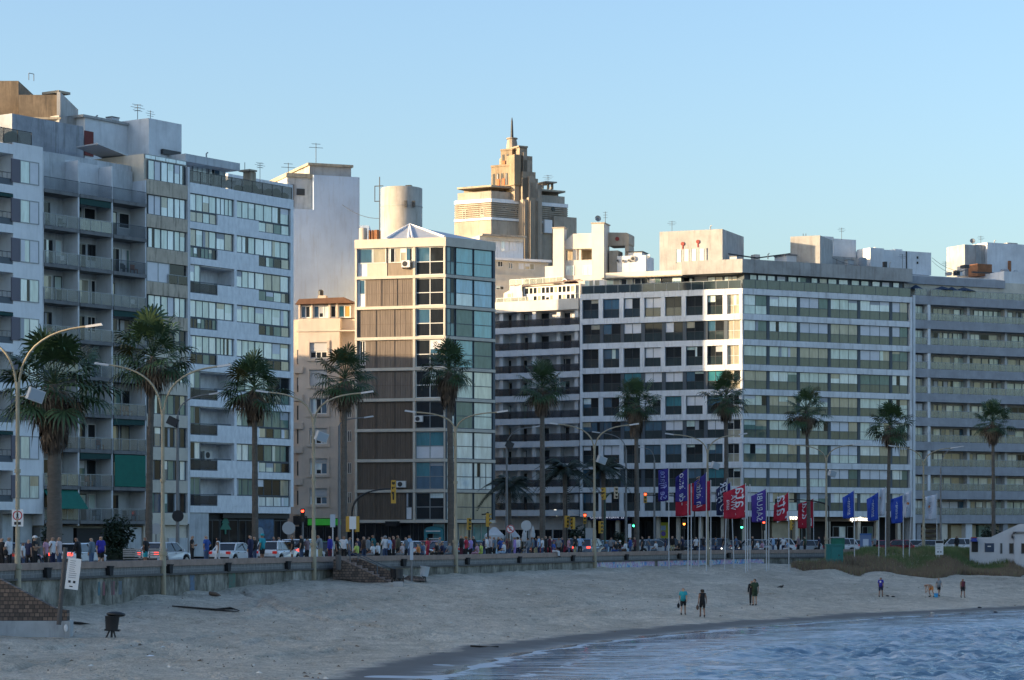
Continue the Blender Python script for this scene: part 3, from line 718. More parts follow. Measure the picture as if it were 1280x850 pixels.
for dx in (0, 0.6): mb.tube([(x0+dx,y0_,zz),(x0+dx,y0_,zz+0.6)], 0.03, dk_metal, 5)
mb.tube([(x0,y0_,zz+0.6),(x0+0.6,y0_,zz+0.6)], 0.03, dk_metal, 5); B1.part('antenna', mb)
m = MB(); m.box(u(30), u(38), 1.15, 1.2, 0.1, 2.5, shop_gl); B1.part('door', m)
B1.finish()

# ---- grey block of recessed balconies
fA = seg(53.8, 183)
A = Building(fA, 'grey apartment block with three columns of recessed balconies and green awnings')
m = MB(); u = fA.u; ZA = lambda y: fA.z(180, y)
slabs = [ZA(y) for y in (255,298.5,343.5,387,432,476,521,564.5,609.6,651)]
cols = [0.0, u(98.3), u(140.3), fA.L-0.05]
rec = 1.7
m.box(0, fA.L-0.003, rec, 15, 0, ZA(205), grey_p)
for i, c in enumerate(cols):
    m.box(max(0, c-0.09), min(fA.L, c+0.09)-0.004, 0.0, rec+0.002, 2.6, slabs[0]+1.2+(1.5 if i < 3 else 0.8), pale_p)
m.box(cols[0]+0.1, cols[1]-0.12, rec-0.3, 15.02, slabs[0]+0.2, ZA(207), grey_p)
m.box(cols[1]-0.1, cols[2]-0.1, rec-0.28, 15.01, slabs[0]+0.2, ZA(212), pale_p); m.box(cols[2]-0.1, cols[3]-0.1, rec-0.26, 15.0, slabs[0]+0.2, ZA(213), grey_p)
A.part('wall', m)
for fl, z in enumerate(slabs):
    for c in range(3):
        a, b_ = cols[c]+0.09, cols[c+1]-0.09
        bal = MB(); bal.box(a, b_, -0.12, rec, z-0.28, z, grey_d if c < 2 else grey_d); o = A.part('balcony', bal)
        rl = MB()
        g = pick((g_pale,0.7),(g_thin,6),(None,4))
        if g is None or fl == 0: bars_rail(rl, a, b_, -0.05, z, z+1.0, steel_b, 0.13)
        else: glass_rail(rl, a, b_, -0.05, z, z+1.0, g, al_metal, 1.1)
        A.part('railing', rl, o)
        if fl == 0: continue
        hh = 2.2; off = RW.uniform(0.1, 0.4); mid = a+(b_-a)*RW.uniform(0.5, 0.75)
        dk = lambda: pick((p_dark,6),(p_curt,2),(p_green,2),(p_beige,0.6),(p_sky,0.8))
        A.win(fA, a+off, mid, z+0.02, z+hh, RW.choice((2,3)), [dk() for _ in range(3)], pick((wh_frame,2),(dk_frame,2),(al_metal,1)), y=rec-0.03, ft=0.08)
        if RW.random() < 0.7: A.win(fA, mid+0.25, b_-0.15, z+(0.02 if RW.random() < .5 else 0.9), z+hh, RW.choice((1,2)), [dk() for _ in range(2)], pick((wh_frame,2),(dk_frame,2)), y=rec-0.035, ft=0.08)
        if RW.random() < 0.32 and not (fl in (8,) and c == 2):
            av = MB(); zt = slabs[fl-1]-0.3 if fl else z+2.6
            av.sideprism([(a+0.1, zt), (b_-0.1, zt), (b_-0.1, zt-RW.uniform(0.35,0.6)), (a+0.1, zt-0.5)], -0.02, 0.06, aw_dark); A.part('awning', av)
        for q in range(RW.choice((0,1,2))):
            ch = MB(); x = RW.uniform(a+0.3, b_-0.7); cm = pick((wh_frame,2),(dk_metal,2),(mat('clay_pot',(0.25,0.1,0.05)),1))
            ch.box(x, x+0.45, 0.4, 0.85, z+0.4, z+0.45, cm); ch.box(x, x+0.45, 0.8, 0.85, z+0.45, z+0.85, cm)
            for dx in (0.0, 0.41):
                for dy in (0.4, 0.81): ch.box(x+dx, x+dx+0.04, dy, dy+0.04, z, z+0.4, cm)
            A.part('balcony_chair', ch, o)
# two let-down awnings
z8 = slabs[8]; av = MB(); av.box(cols[2]+0.15, cols[3]-0.2, -0.16, -0.13, z8+0.05, slabs[7]-0.35, aw_green); A.part('awning', av, label='bright green awning let down over the whole balcony')
z9 = slabs[9]; av = MB(); a, b_ = cols[0]+0.15, cols[1]-0.1
av.add([(a,0.1,slabs[8]-0.32),(b_,0.1,slabs[8]-0.32),(b_,-1.2,z9+0.95),(a,-1.2,z9+0.95),(a,0.1,slabs[8]-0.36),(b_,0.1,slabs[8]-0.36),(b_,-1.2,z9+0.9),(a,-1.2,z9+0.9)],
       [(0,3,2,1),(4,5,6,7),(3,7,6,2),(0,1,5,4),(0,4,7,3),(1,2,6,5)], aw_green); A.part('awning', av)
# ground floor
m = MB(); m.box(0.3, cols[1], 0.6, rec, 0.0, 2.5, mat('ground_floor_tile', (0.2,0.2,0.2), rough=0.7)); m.box(cols[1]+0.5, cols[2]+0.6, 0.7, rec-0.004, 0, 2.4, shop_in); m.box(cols[2]+0.9, cols[3], 0.5, rec-0.002, 0, 2.5, grey_p); A.part('ground_floor', m)
# roof: concrete block with bent metal sheets, red door, pipes
rb = MB(); roof_box(A, rb, fA, 106, 205, 155, 215, 8, 6, pale_p); roof_box(A, rb, fA, 104, 207, 152.5, 155.5, 7.8, 6.4, roof_c); A.part('roof_block', rb)
rb = MB(); x0, x1, z0, z1 = roof_box(A, rb, fA, 106, 117, 164, 195, 7.9, 0.08, mat('red_door', (0.16,0.03,0.025), rough=0.7)); A.part('roof_door', rb)
rb = MB(); roof_box(A, rb, fA, 192, 199, 173, 205, 6, 0.6, dk_metal); roof_box(A, rb, fA, 191, 200, 171.5, 173.5, 5.9, 0.8, dk_metal); A.part('chimney', rb)
rb = MB(); a0, a1 = u(118, 3), u(178, 3); zt = wz(192, fz(fA,140,3))
rb.add([(a0,2.6,zt+0.6),(a1-1.2,2.4,zt-0.2),(a1,5.5,zt-0.3),(a0+0.4,5.5,zt+0.6),(a0,2.6,zt+0.5),(a1-1.2,2.4,zt-0.3),(a1,5.5,zt-0.4),(a0+0.4,5.5,zt+0.5)],
       [(0,1,2,3),(7,6,5,4),(0,4,5,1),(1,5,6,2),(2,6,7,3),(3,7,4,0)], zinc); A.part('roof_sheet', rb)
tv_antenna(A, u(172,10), 10, wz(153, fz(fA,172,10)), 1.6)
A.finish()

# ---- beige panel block with strip windows
f2 = seg(183.5, 237)
B2 = Building(f2, 'narrow beige panel apartment block with black-streaked bands between strip windows')
m = MB(); u = f2.u; Z2 = lambda y: f2.z(186, y)
tops = [198.6,242,283.5,326,367.5,409,450.5,491.5,532.8,574.3,615.5]
m.box(0, f2.L-0.003, 0.35, 14, 0, Z2(192), beige_c)
hz = 25.5
for i, y in enumerate(tops):
    zb = Z2(y+hz); zn = Z2(tops[i+1]) if i+1 < len(tops) else Z2(656)
    m.box(0.02, f2.L-0.25, 0, 0.36, zn, zb, beige_s if i < 5 else beige_c)
m.box(f2.L-0.25, f2.L-0.004, -0.02, 0.4, 2.8, Z2(200), pale_p)
B2.part('wall', m)
for i, y in enumerate(tops):
    zt, zb = Z2(y), Z2(y+hz)
    lit = i < 5  # pale panes above, dark below: mirrored palms put into the pane colours
    if i == 3:
        B2.win(f2, 0.1, f2.L*0.55, zb, zt, 2, [p_blind], al_metal, y=0.12)
        mb = MB(); mb.box(f2.L*0.56, f2.L-0.26, 0.2, 0.34, zb, zt, p_dark); glass_rail(mb, f2.L*0.5, f2.L-0.27, 0.02, zb, zb+0.8, g_smoke, al_metal); B2.part('balcony', mb); continue
    for j, (a, b_) in enumerate(((0.06, 0.36), (0.36, 0.67), (0.67, 0.985))):
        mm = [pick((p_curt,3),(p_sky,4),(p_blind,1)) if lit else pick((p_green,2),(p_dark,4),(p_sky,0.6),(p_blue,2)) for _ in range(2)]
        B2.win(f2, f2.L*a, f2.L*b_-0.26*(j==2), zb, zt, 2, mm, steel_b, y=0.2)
m = MB(); m.box(0.2, f2.L-0.3, 0.5, 0.9, 0, Z2(657), shop_gl); m.box(f2.L*0.55, f2.L, 0.2, 0.5, 0, 1.6, grey_p); B2.part('ground_floor', m)
rb = MB(); roof_box(B2, rb, f2, 186, 227, 151.5, 205, 5.5, 5, pale_p); roof_box(B2, rb, f2, 204, 226, 188, 194, 5.2, 1, dk_metal); B2.part('roof_block', rb)
mb = MB(); glass_rail(mb, 0.1, f2.L-0.1, 0.3, Z2(198), Z2(192), p_sky, al_metal, 1.3); B2.part('roof_eave', mb)
B2.finish()

# ---- marble-clad block
fB = seg(237.5, 367)
B = Building(fB, 'grey marble apartment block with strip windows, open loggias and dark shops at street level')
m = MB(); u = fB.u; ZB = lambda y: fB.z(240, y)
tops = [241+44.4*i for i in range(9)]
Hf = 44.4/(F/fB.Y(240))
uL, uM, uMm, uR = u(237.9), u(293), u(296), u(363)
uA, uC, uD, uE = u(272), u(320.5), u(323.5), u(252)
m.box(0, fB.L, 1.9, 26, 0, ZB(229), marble)
m.box(-1, fB.L-0.5, 25.9, 60, 0, 25, grey_p)  # unseen rear block, added to shade the lower floors of the houses beyond
zt0 = ZB(241)
m.box(0.0, fB.L, 0, 1.9, zt0, ZB(228.5), marble)
m.box(uM, uMm, 0, 1.9, zt0-9*Hf+0.6, zt0-0.003, marble); m.box(uR+0.05, fB.L-0.002, 0, 1.9, zt0-9*Hf+0.6, zt0-0.003, marble)
m.box(0, uL, 0.0, 1.9, zt0-9*Hf+0.6, zt0-0.003, marble)
for i in range(9):
    z = zt0-i*Hf; zs_ = z-1.5; zl = z-2.45; zn = z-Hf
    m.box(uA, uM, 0, 1.0, zl, zs_-0.03, marble)                  # spandrel beside the low glazing
    m.box(uMm, uD, 0, 1.0, zl, zs_-0.03, marble)
    m.box(uL, uR+0.05, 0.001, 1.9, zn+0.002, zl-0.002, marble)
    m.box(uL, uR+0.05, 0.3, 1.95, zn-0.03, zn+0.002, white_w)
B.part('wall', m)
OPEN = {2, 5, 6, 7, 8}
for i in range(9):
    z = zt0-i*Hf; zs_ = z-1.5; zl = z-2.45
    light = lambda: pick((p_curt,4),(p_sky,4),(p_beige,1)) if i < 5 else pick((p_curt,1),(p_green,3),(p_dark,3),(p_beige,0.7),(p_sky,0.8))  # lower floors get darker panes, tree reflections painted in by colour
    if i in OPEN:
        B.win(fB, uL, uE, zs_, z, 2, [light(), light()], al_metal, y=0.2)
        B.win(fB, uE+0.3, uE+1.9, zl+0.05, z-0.3, 2, [p_dark, p_green], dk_frame, y=1.86)
        mb = MB(); mb.box(uE+0.1, uM-0.05, 0.2, 1.8, z-0.1, z-0.02, white_w) ; o = B.part('loggia_ceiling', mb)
        mb = MB(); bars_rail(mb, uL, uA, 0.05, zl, zs_+0.05, steel_b, 0.13); mb.box(uL, uA, 0.1, 0.14, zl+0.1, zs_-0.08, g_smoke); B.part('railing', mb)
        mb = MB(); mb.box(uA, uM-0.05, 0.35, 0.4, zs_, zs_+0.12, steel_b); B.part('rail_bar', mb)
        if i == 7: ac_unit(B, fB, uM-2.3, zs_+0.1, y=1.5, w=1.0, h=0.7)
    else:
        n = 4
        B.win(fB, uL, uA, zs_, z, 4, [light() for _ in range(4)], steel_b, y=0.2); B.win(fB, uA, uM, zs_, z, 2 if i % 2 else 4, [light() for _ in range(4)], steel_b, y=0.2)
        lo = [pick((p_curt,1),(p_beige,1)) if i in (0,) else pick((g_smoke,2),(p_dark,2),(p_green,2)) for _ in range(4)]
        B.win(fB, uL, uA, zl, zs_-0.03, 4 if i % 2 == 0 else 7, lo, steel_b, y=0.16)
    B.win(fB, uMm, uC, zs_, z, 3 if i != 5 else 2, [light() for _ in range(3)], steel_b, y=0.2)
    B.win(fB, uC, uR, zs_, z, 4, [light() for _ in range(4)], steel_b, y=0.2)
    B.win(fB, uD, uR, zl, zs_-0.03, 4, [pick((p_green,2),(g_smoke,2),(p_beige,2),(p_curt,1)) if i < 8 else p_sky for _ in range(4)], steel_b, y=0.16)
# ground floor shops
zg = zt0-9*Hf+0.3
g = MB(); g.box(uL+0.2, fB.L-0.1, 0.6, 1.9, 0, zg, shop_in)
g.box(0, u(262), 0.1, 0.62, 0, zg-0.002, grey_p); B.part('ground_floor', g)
for a, b_ in ((262, 280), (281, 303), (304, 322), (326, 347), (348, 365)):
    B.win(fB, u(a), u(b_), 0.1, zg-0.9, 2, [shop_gl], dk_frame, y=0.55)
fs = MB(); fs.box(u(282), u(365), 0.3, 0.56, zg-0.75, zg-0.05, mat('black_fascia', (0.015,0.015,0.017), rough=0.5)); B.part('shop_fascia', fs)
lg = MB(); c0 = u(287); zc_ = wz(654, fz(fB,287))      # green tree emblem on the shop glass
gm = mat('green_emblem', (0.03,0.16,0.11), rough=0.6)
lg.sideprism([(c0-0.5,zc_),(c0+0.5,zc_),(c0,zc_+0.75)], 0.46, 0.49, gm); lg.sideprism([(c0-0.75,zc_-0.55),(c0+0.75,zc_-0.55),(c0,zc_+0.35)], 0.461, 0.489, gm); lg.box(c0-0.1,c0+0.1,0.46,0.49,zc_-0.95,zc_-0.55,gm); B.part('shop_emblem', lg)
lg = MB(); c0 = u(338); zc_ = wz(652, fz(fB,338)); lg.box(c0-1.1,c0+1.0,0.46,0.49,zc_-1.6,zc_+0.3,mat('blue_poster', (0.05,0.13,0.25), rough=0.5, var=0.9, vscale=1.2, col2=(0.02,0.03,0.05))); lg.disc((c0-0.9,0.44,zc_-1.0),0.5,(0,1,0),0.03,mat('pale_disc',(0.3,0.36,0.4))); B.part('shop_poster', lg)
# roof terrace, penthouse, chimney
mb = MB(); glass_rail(mb, 0.1, fB.L-0.1, 0.12, ZB(228.5), ZB(228.5)+1.1, g_smoke, dk_metal, 1.3); B.part('terrace_railing', mb)
pm = MB(); roof_box(B, pm, fB, 238, 282, 207, 232, 5, 8, pale_p); B.part('penthouse', pm)
pm = MB(); roof_box(B, pm, fB, 232, 300, 198, 207.5, 3.4, 11, grey_p); B.part('penthouse_roof', pm)
uu0, uu1 = u(240, 5), u(280, 5); zz0 = wz(230, fz(fB,260,5)); zz1 = wz(209, fz(fB,260,5))
B.win(fB, uu0, uu0+(uu1-uu0)*0.45, zz0, zz1, 3, [p_sky], al_metal, y=4.93); B.win(fB, uu0+(uu1-uu0)*0.5, uu1, zz0, zz1, 3, [p_sky, p_blue, p_sky], al_metal, y=4.93)
pm = MB(); roof_box(B, pm, fB, 313.5, 320, 215, 240, 3, 0.9, ochre); roof_box(B, pm, fB, 312, 321.5, 212, 214, 2.8, 1.3, ochre); B.part('chimney', pm)
pm = MB(); roof_box(B, pm, fB, 285, 366, 224, 245, 12, 1.0, white_w); B.part('parapet', pm)
tv_antenna(B, u(325,6), 6, wz(236, fz(fB,325,6)), 2.4, k=0.8); 
mb = MB(); mb.tube([(u(306,4),4,wz(232,fz(fB,306,4))),(u(306,4),4,wz(203,fz(fB,306,4)))],0.03,dk_metal,5); B.part('mast', mb)
pm = MB()
for i in range(7):
    x = u(298+i*9.5, 0.9); pm.ball((x, 0.9, ZB(228.5)+0.35), (0.5,0.4,0.35+0.15*(i%3)), mat('terrace_plant', (0.03,0.05,0.02)), 8, 5)
B.part('terrace_planting', pm)
B.finish()

# ================================================================== blank white party wall behind
fW = Fac(pt(362,278), pt(449.5,280.9))
W = Building(fW, 'tall windowless white wall of an apartment block behind the cream house', name='apartment_building')
m = MB(); u = fW.u
ZW = lambda px, py: fW.z(px, py)
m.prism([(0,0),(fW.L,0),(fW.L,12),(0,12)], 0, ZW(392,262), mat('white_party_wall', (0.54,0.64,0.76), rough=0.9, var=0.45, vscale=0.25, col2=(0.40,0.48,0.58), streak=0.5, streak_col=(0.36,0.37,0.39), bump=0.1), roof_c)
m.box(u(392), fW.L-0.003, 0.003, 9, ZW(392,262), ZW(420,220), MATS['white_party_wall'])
m.prism(loc2(W, [Vector((-17.0,304.3)), Vector((-17.0,314)), Vector((-30,314)), Vector((-30,304.3))]), 0, 38.7, MATS['white_party_wall'], roof_c)  # rear wall beside the tank, its edge placed to shape a sun strip
m.prism(loc2(W, [Vector((-17.2,291)), Vector((-17.1,303.1)), Vector((-29,303.1)), Vector((-29,291))]), 0, 25, grey_p, roof_c)  # unseen filler added behind, kept low so the sun strip passes over
m.prism(loc2(W, [Vector((-17.2,313.9)), Vector((-17.2,332)), Vector((-32,332)), Vector((-32,313.9))]), 0, 33, grey_p, roof_c); m.prism(loc2(W, [Vector((-42,285)), Vector((-42,301)), Vector((-62,301)), Vector((-62,285))]), 0, 30, grey_p, roof_c)  # two more unseen blocks, added to cast shade on the facades beyond
m.box(u(359,0.6), u(392)-0.002, 0.6, 11, ZW(392,262), ZW(375,221), grey_p); m.box(u(358,0.4), u(392)-0.001, 0.4, 11.2, ZW(375,221), ZW(375,216), ochre); W.part('wall', m)
rb = MB(); rb.box(u(387,0.6), u(441), 0.6, 8.4, ZW(420,220), ZW(420,207.5), roof_c); rb.box(u(385,0.4), u(443), 0.35, 8.8, ZW(420,207.5), ZW(420,204.5), ochre); W.part('roof_block', rb)
rb = MB(); rb.box(u(371,0.5), u(381,0.5), 0.5, 0.7, ZW(375,243), ZW(375,235), dk_metal); rb.box(u(363,0.5), u(368,0.5), 0.52, 0.7, ZW(375,258), ZW(375,230), grey_d); W.part('vent', rb)
mb = MB(); 
for px in (361, 395):
    x = u(px, 3 if px < 390 else 2); yy = 3.2 if px < 390 else 2; zb = ZW(px, 228 if px < 390 else 205)
    mb.tube([(x,yy,zb),(x,yy,zb+2.6)], 0.035, dk_metal, 5); mb.tube([(x-0.8,yy,zb+2.1),(x+0.8,yy,zb+2.1)], 0.025, dk_metal, 4); mb.tube([(x-0.5,yy,zb+2.5),(x+0.5,yy,zb+2.5)], 0.025, dk_metal, 4)
W.part('antenna', mb); W.finish()

# ================================================================== cream house
fC = Fac(pt(366,262), pt(444,261))
C_ = Building(fC, 'cream stucco house with shuttered windows and green shop sign beside the brown shuttered block', name='cream_house')
m = MB(); u = fC.u; ZC_ = lambda y: fC.z(400, y)
ua, ub, ue = u(373), u(424.5), fC.L
cz = ZC_(413)
wins = [438, 484, 507.5, 543.5, 582.5, 619.5]
WB, WT = 12, 12
cu0, cu1 = u(387), u(409)
m.box(ua, cu0, 0, 10, 3.6, cz, cream); m.box(cu1, ub, 0, 10, 3.6, cz, cream)
prev = cz
for y in [438, 472, 507.5, 545, 583, 620.5]:
    m.box(cu0, cu1, 0.004, 10, ZC_(y-10), prev, cream); prev = ZC_(y+10)
m.box(cu0, cu1, 0.004, 10, 3.6, prev, cream); m.box(cu0-0.01, cu1+0.01, 0.5, 9.9, 3.5, cz-0.1, cream)
m.box(-2.5, ua, 1.2, 10, 0, ZC_(398), cream); m.box(ub, ue, 0.9, 10, 0, ZC_(398), cream)
m.box(ua-0.05, ub+0.05, -0.02, 9, cz+0.01, ZC_(398), cream)
m.box(ua-0.15, ue, -0.12, 0.9, cz-0.12, cz+0.0, cream)
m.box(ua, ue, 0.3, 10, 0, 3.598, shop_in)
C_.part('wall', m)
for k, y in enumerate([438, 472, 507.5, 545, 583, 620.5]):
    fr = MB(); z0, z1 = ZC_(y+10), ZC_(y-10)
    fr.box(cu0-0.3, cu1+0.3, -0.12, 0.0, z0-0.28, z0, cream); fr.box(cu0-0.25, cu0, -0.1, 0, z0, z1+0.2, cream); fr.box(cu1, cu1+0.25, -0.1, 0, z0, z1+0.2, cream); fr.box(cu0, cu1, -0.09, 0, z1, z1+0.2, cream); C_.part('window_surround', fr)
    bl = {0:0.55, 1:1.0, 2:0.0, 3:0.45, 4:0.25, 5:0.5}[k]; zb = z1-(z1-z0)*bl
    if bl: 
        bm_ = MB(); bm_.box(cu0, cu1, 0.1, 0.16, zb, z1, mat('shutter_blind', (0.5,0.5,0.5), rough=0.7)); C_.part('roller_shutter', bm_)
    if bl < 1: C_.win(fC, cu0, cu1, z0, zb, 3, [p_sky, p_dark, p_blue] if k else [p_dark], wh_frame, y=0.2, ft=0.1)
for y in (445, 480, 515, 545, 585, 622):
    C_.win(fC, u(368), u(371.5), ZC_(y+9), ZC_(y-9), 1, [p_dark], dk_frame, y=1.17); C_.win(fC, u(432), u(437), ZC_(y+7), ZC_(y-7), 2, [p_dark], wh_frame, y=0.87)
    bm_ = MB(); bm_.box(u(366.2), ua+0.5, -0.2, 1.2, ZC_(y+21), ZC_(y+13), cream); C_.part('balcony', bm_)
pz0, pz1 = ZC_(397), ZC_(381)
for a, b_, n, mm in ((374,387,2,[p_blue,p_dark]),(390,410,3,[p_blue,p_dark,p_sky]),(411,419,1,[p_dark]),(421,437,2,[p_teal, mat('amber_blind',(0.5,0.27,0.06),rough=0.6)])):
    C_.win(fC, u(a), u(b_), pz0, pz1, n, mm, wh_frame, y=0.6, ft=0.12)
pm = MB(); pm.box(u(372), ue-0.1, 0.72, 8, pz0-0.02, pz1+0.1, cream)
for a in (373, 388.5, 410.5, 420): pm.box(u(a)-0.08, u(a)+0.1, 0.3, 0.72, pz0, pz1+0.2, cream)
C_.part('penthouse', pm)
rf = MB(); rf.sideprism([(u(369), ZC_(380)), (u(374), ZC_(373.5)), (u(430), ZC_(372)), (u(440), ZC_(379))], -0.1, 8.2, mat('weathered_tiles', (0.16,0.085,0.055), rough=0.9, var=0.6, vscale=2, bump=0.3)); C_.part('roof', rf)
ch = MB(); ch.box(u(397,2), u(407,2), 2, 3, ZC_(376), ZC_(367), cream); ch.tube([(u(401,2.4),2.4,ZC_(367)),(u(401,2.4),2.4,ZC_(361))],0.28,dk_metal,8); ch.box(u(399.5,2.4),u(402.8,2.4),2.1,2.8,ZC_(361),ZC_(359.5),dk_metal); C_.part('chimney', ch)
sg = MB(); sg.box(u(385), u(441), -0.1, 0.05, ZC_(656.5), ZC_(648.5), mat('green_sign', (0.05,0.42,0.05), rough=0.4, emit=(0.1,0.8,0.1), estr=0.03)); C_.part('shop_sign', sg)
sg = MB(); sg.box(u(366.5), u(384), 0.0, 0.2, ZC_(656), ZC_(645), mat('black_fascia',(0.015,0.015,0.017))); C_.part('shop_fascia', sg)
for a, b_ in ((368,384),(386,404),(406,424),(426,441)): C_.win(fC, u(a), u(b_), 0.05, ZC_(658), 2, [shop_gl], dk_frame, y=0.22)
C_.finish()
# ================================================================== brown shuttered corner block
DL = Fac(pt(443.5,258.5), pt(557,256)); DR = Fac(pt(557,256), pt(619,260.5))
D = Building(DL, 'corner apartment block with brown wooden shutters, blue glass corner and cone-shaped metal roof')
ZD = lambda y: wz(y, 256)
cream_e = mat('cream_slab_edge', (0.62,0.56,0.47), rough=0.8, var=0.3, vscale=1, streak=0.2, streak_col=(0.35,0.3,0.25))
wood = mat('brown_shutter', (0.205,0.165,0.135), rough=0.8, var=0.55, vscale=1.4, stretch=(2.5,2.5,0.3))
wood2 = mat('brown_rail_shaded_shutter', (0.16,0.12,0.09), rough=0.8, var=0.55, vscale=1.4, stretch=(2.5,2.5,0.3))  # dark brown for rails; on lower shutters it paints in the shade
zsl = [ZD(y) for y in (307.5,342.8,381,419.7,458.5,497,535.2,573.3,611.6,649.7)]
m = MB(); core(D, m, [DL, DR], 0.5, 22, 3.2, zsl[0], cream_e)
m.M = None; pts = [Vector((-15.5,276)), Vector((-15.5,294)), Vector((-9,294)), Vector((-8.5,276))]
m.prism(loc2(D, pts), 0, zsl[0]-0.01, cream_e, roof_c)
ring(D, m, [DL, DR], -0.1, 0.6, zsl[0], ZD(296.3), cream_e)
for z in zsl[1:]: ring(D, m, [DL, DR], -0.06, 0.52, z-0.30, z, cream_e)
D.part('wall', m)
m = MB(); u = DL.u
for a, b_ in ((443.6,446),(516,519),(554.8,556.6)):
    for i in range(9): m.box(u(a), u(b_), -0.02, 0.5, zsl[i+1]+0.001, zsl[i]-0.301 if i else zsl[0]-0.001, cream_e)
m.M = D.M(DR)
for a, b_ in ((557.4,558.8),(616.2,618.8)):
    for i in range(9): m.box(DR.u(a), DR.u(b_), -0.02, 0.5, zsl[i+1]+0.001, zsl[i]-0.301 if i else zsl[0]-0.001, steel_b)
D.part('pier', m)
for i in range(9):
    z1 = zsl[i]-(0.32 if i else 0.02); z0 = zsl[i+1]+0.01; zm = z0+(z1-z0)*0.47
    wd = wood if i < 5 else wood2  # below the shadow line the shutters take the shade in their colour
    if i == 0:
        D.win(DL, u(446.2), u(465), zm, z1, 1, [p_blue], wh_frame, y=0.2); D.win(DL, u(465.5), u(482), zm, z1, 1, [p_beige], wh_frame, y=0.2)
        D.win(DL, u(485), u(515), zm, z1, 4, [p_dark, p_beige, p_beige, p_blue], wh_frame, y=0.2)
        mb = MB(); mb.box(u(446.2), u(458), 0.25, 0.4, z0, zm-0.01, p_blind); mb.box(u(458.3), u(483), 0.2, 0.4, z0, zm-0.01, cream); mb.box(u(484), u(515.5), 0.25, 0.4, z0, zm-0.01, mat('tan_shutter', (0.3,0.24,0.18), rough=0.8, var=0.5, vscale=1.5, stretch=(3,3,0.3))); D.part('panel', mb)
    else:
        x = u(446.2)
        if i == 1: D.win(DL, x, u(456), z0, z1, 1, [p_blue], wh_frame, y=0.2, split=zm, rail=p_blind); x = u(456.3)
        if i == 3: D.win(DL, u(449), u(456), z0+0.3, z1, 2, [p_dark], wh_frame, y=0.2); 
        mb = MB(); n = 22; xe = u(515.8); w_ = (xe-x)/n
        for k in range(n):
            if i == 3 and u(448.5) < x+w_*k < u(455): continue
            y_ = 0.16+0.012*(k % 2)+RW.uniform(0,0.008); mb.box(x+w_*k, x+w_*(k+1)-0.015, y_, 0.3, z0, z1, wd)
        mb.box(x, xe, 0.31, 0.34, z0, z1, dark); mb.box(x, xe, 0.145, 0.2, zm-0.02, zm+0.02, wood2)
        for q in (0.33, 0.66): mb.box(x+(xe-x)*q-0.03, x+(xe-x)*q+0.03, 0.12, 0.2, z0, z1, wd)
        D.part('shutter', mb)
        if i == 8: D.win(DL, u(507), u(515), z0, z1, 1, [p_dark], dk_frame, y=0.1, split=zm, rail=p_blind)
    pm = [[p_blue,p_dark],[p_dark,p_dark],[p_blue,p_dark],[p_dark,p_blue],[p_dark,p_dark],[p_dark,p_dark],[p_teal,p_teal],[p_teal,p_blue],[p_dark,p_dark]][i]
    D.win(DL, u(519.2), u(554.6), z0, z1, 2, pm, wh_frame if i < 5 else al_metal, y=0.2, split=zm, rail=p_blind if i == 6 else (p_blue if i == 7 else p_dark), ft=0.075)
    ur = DR.u; fm = steel_b
    D.win(DR, ur(559), ur(569), z0, z1, 2, [p_teal, p_dark] if i < 4 else [p_sky, p_beige], fm, y=0.12, split=zm, rail=p_teal if i < 5 else p_sky)
    pr = [p_aqua, p_lblue, p_green, p_aqua, p_bright, p_green, p_sky, p_sky, p_beige][i]; pr2 = [p_aqua, p_lblue, p_aqua, p_green, p_bright, p_curt, p_sky, p_sky, p_beige][i]
    D.win(DR, ur(570.5), ur(592), z0, z1, 1, [pr], fm, y=0.12, split=zm, rail=[p_aqua,p_sky,p_green,p_aqua,p_curt,p_green,p_sky,p_sky,p_beige][i])
    D.win(DR, ur(593), ur(616), z0, z1, 1 if i not in (7,) else 3, [pr2], fm, y=0.12, split=zm, rail=pr2)
ac_unit(D, DL, u(503), ZD(333), y=-0.2, w=0.85, h=0.7); ac_unit(D, DL, u(496.5), ZD(609), y=-0.2, w=0.95, h=0.65); ac_unit(D, DL, u(519), ZD(527), y=-0.2, w=0.85, h=0.6)
# ground floor
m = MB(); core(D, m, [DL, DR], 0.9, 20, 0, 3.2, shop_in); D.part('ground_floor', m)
for a, b_, g in ((446,468,shop_gl),(468.5,486,shop_gl),(488,514,shop_gl),(516,530,shop_gl)):
    D.win(DL, u(a,0.8), u(b_,0.8), 0.1, zsl[9]-0.36, 2, [g], dk_frame, y=0.82)
D.win(DL, u(541,0.8), u(556,0.8), 0.1, zsl[9]-0.36, 1, [glass('aqua_shop_glass', (0.05,0.25,0.27))], al_metal, y=0.82)
for a, b_, g in ((559,572,p_teal),(573,590,p_beige),(591,612,glass('aqua_shop_glass', (0.05,0.25,0.27)))): D.win(DR, DR.u(a,0.8), DR.u(b_,0.8), 0.1, zsl[9]-0.36, 2, [g], al_metal, y=0.82)
mb = MB(); x = u(529); mb.sideprism([(x,1.3),(x,2.35),(x+0.25,2.62),(x+0.9,2.75),(x+1.0,2.75),(x+1.65,2.62),(x+1.9,2.35),(x+1.9,1.3),(x+1.6,1.3),(x+1.6,2.0),(x+0.3,2.0),(x+0.3,1.3)], 0.3, 0.7, mat('teal_arch', (0.04,0.22,0.26), rough=0.6))
mb.box(x+0.2,x+1.7,0.26,0.3,2.2,2.32,wh_frame); mb.box(x+0.3,x+1.6,0.5,0.6,1.45,1.55,wh_frame); D.part('entrance_arch', mb)
mb = MB(); mb.sideprism([(u(485),3.25),(u(500),3.25),(u(499),2.75),(u(486),2.75)], -1.0, 0.3, mat('black_canopy', (0.015,0.015,0.016))); D.part('entrance_canopy', mb)
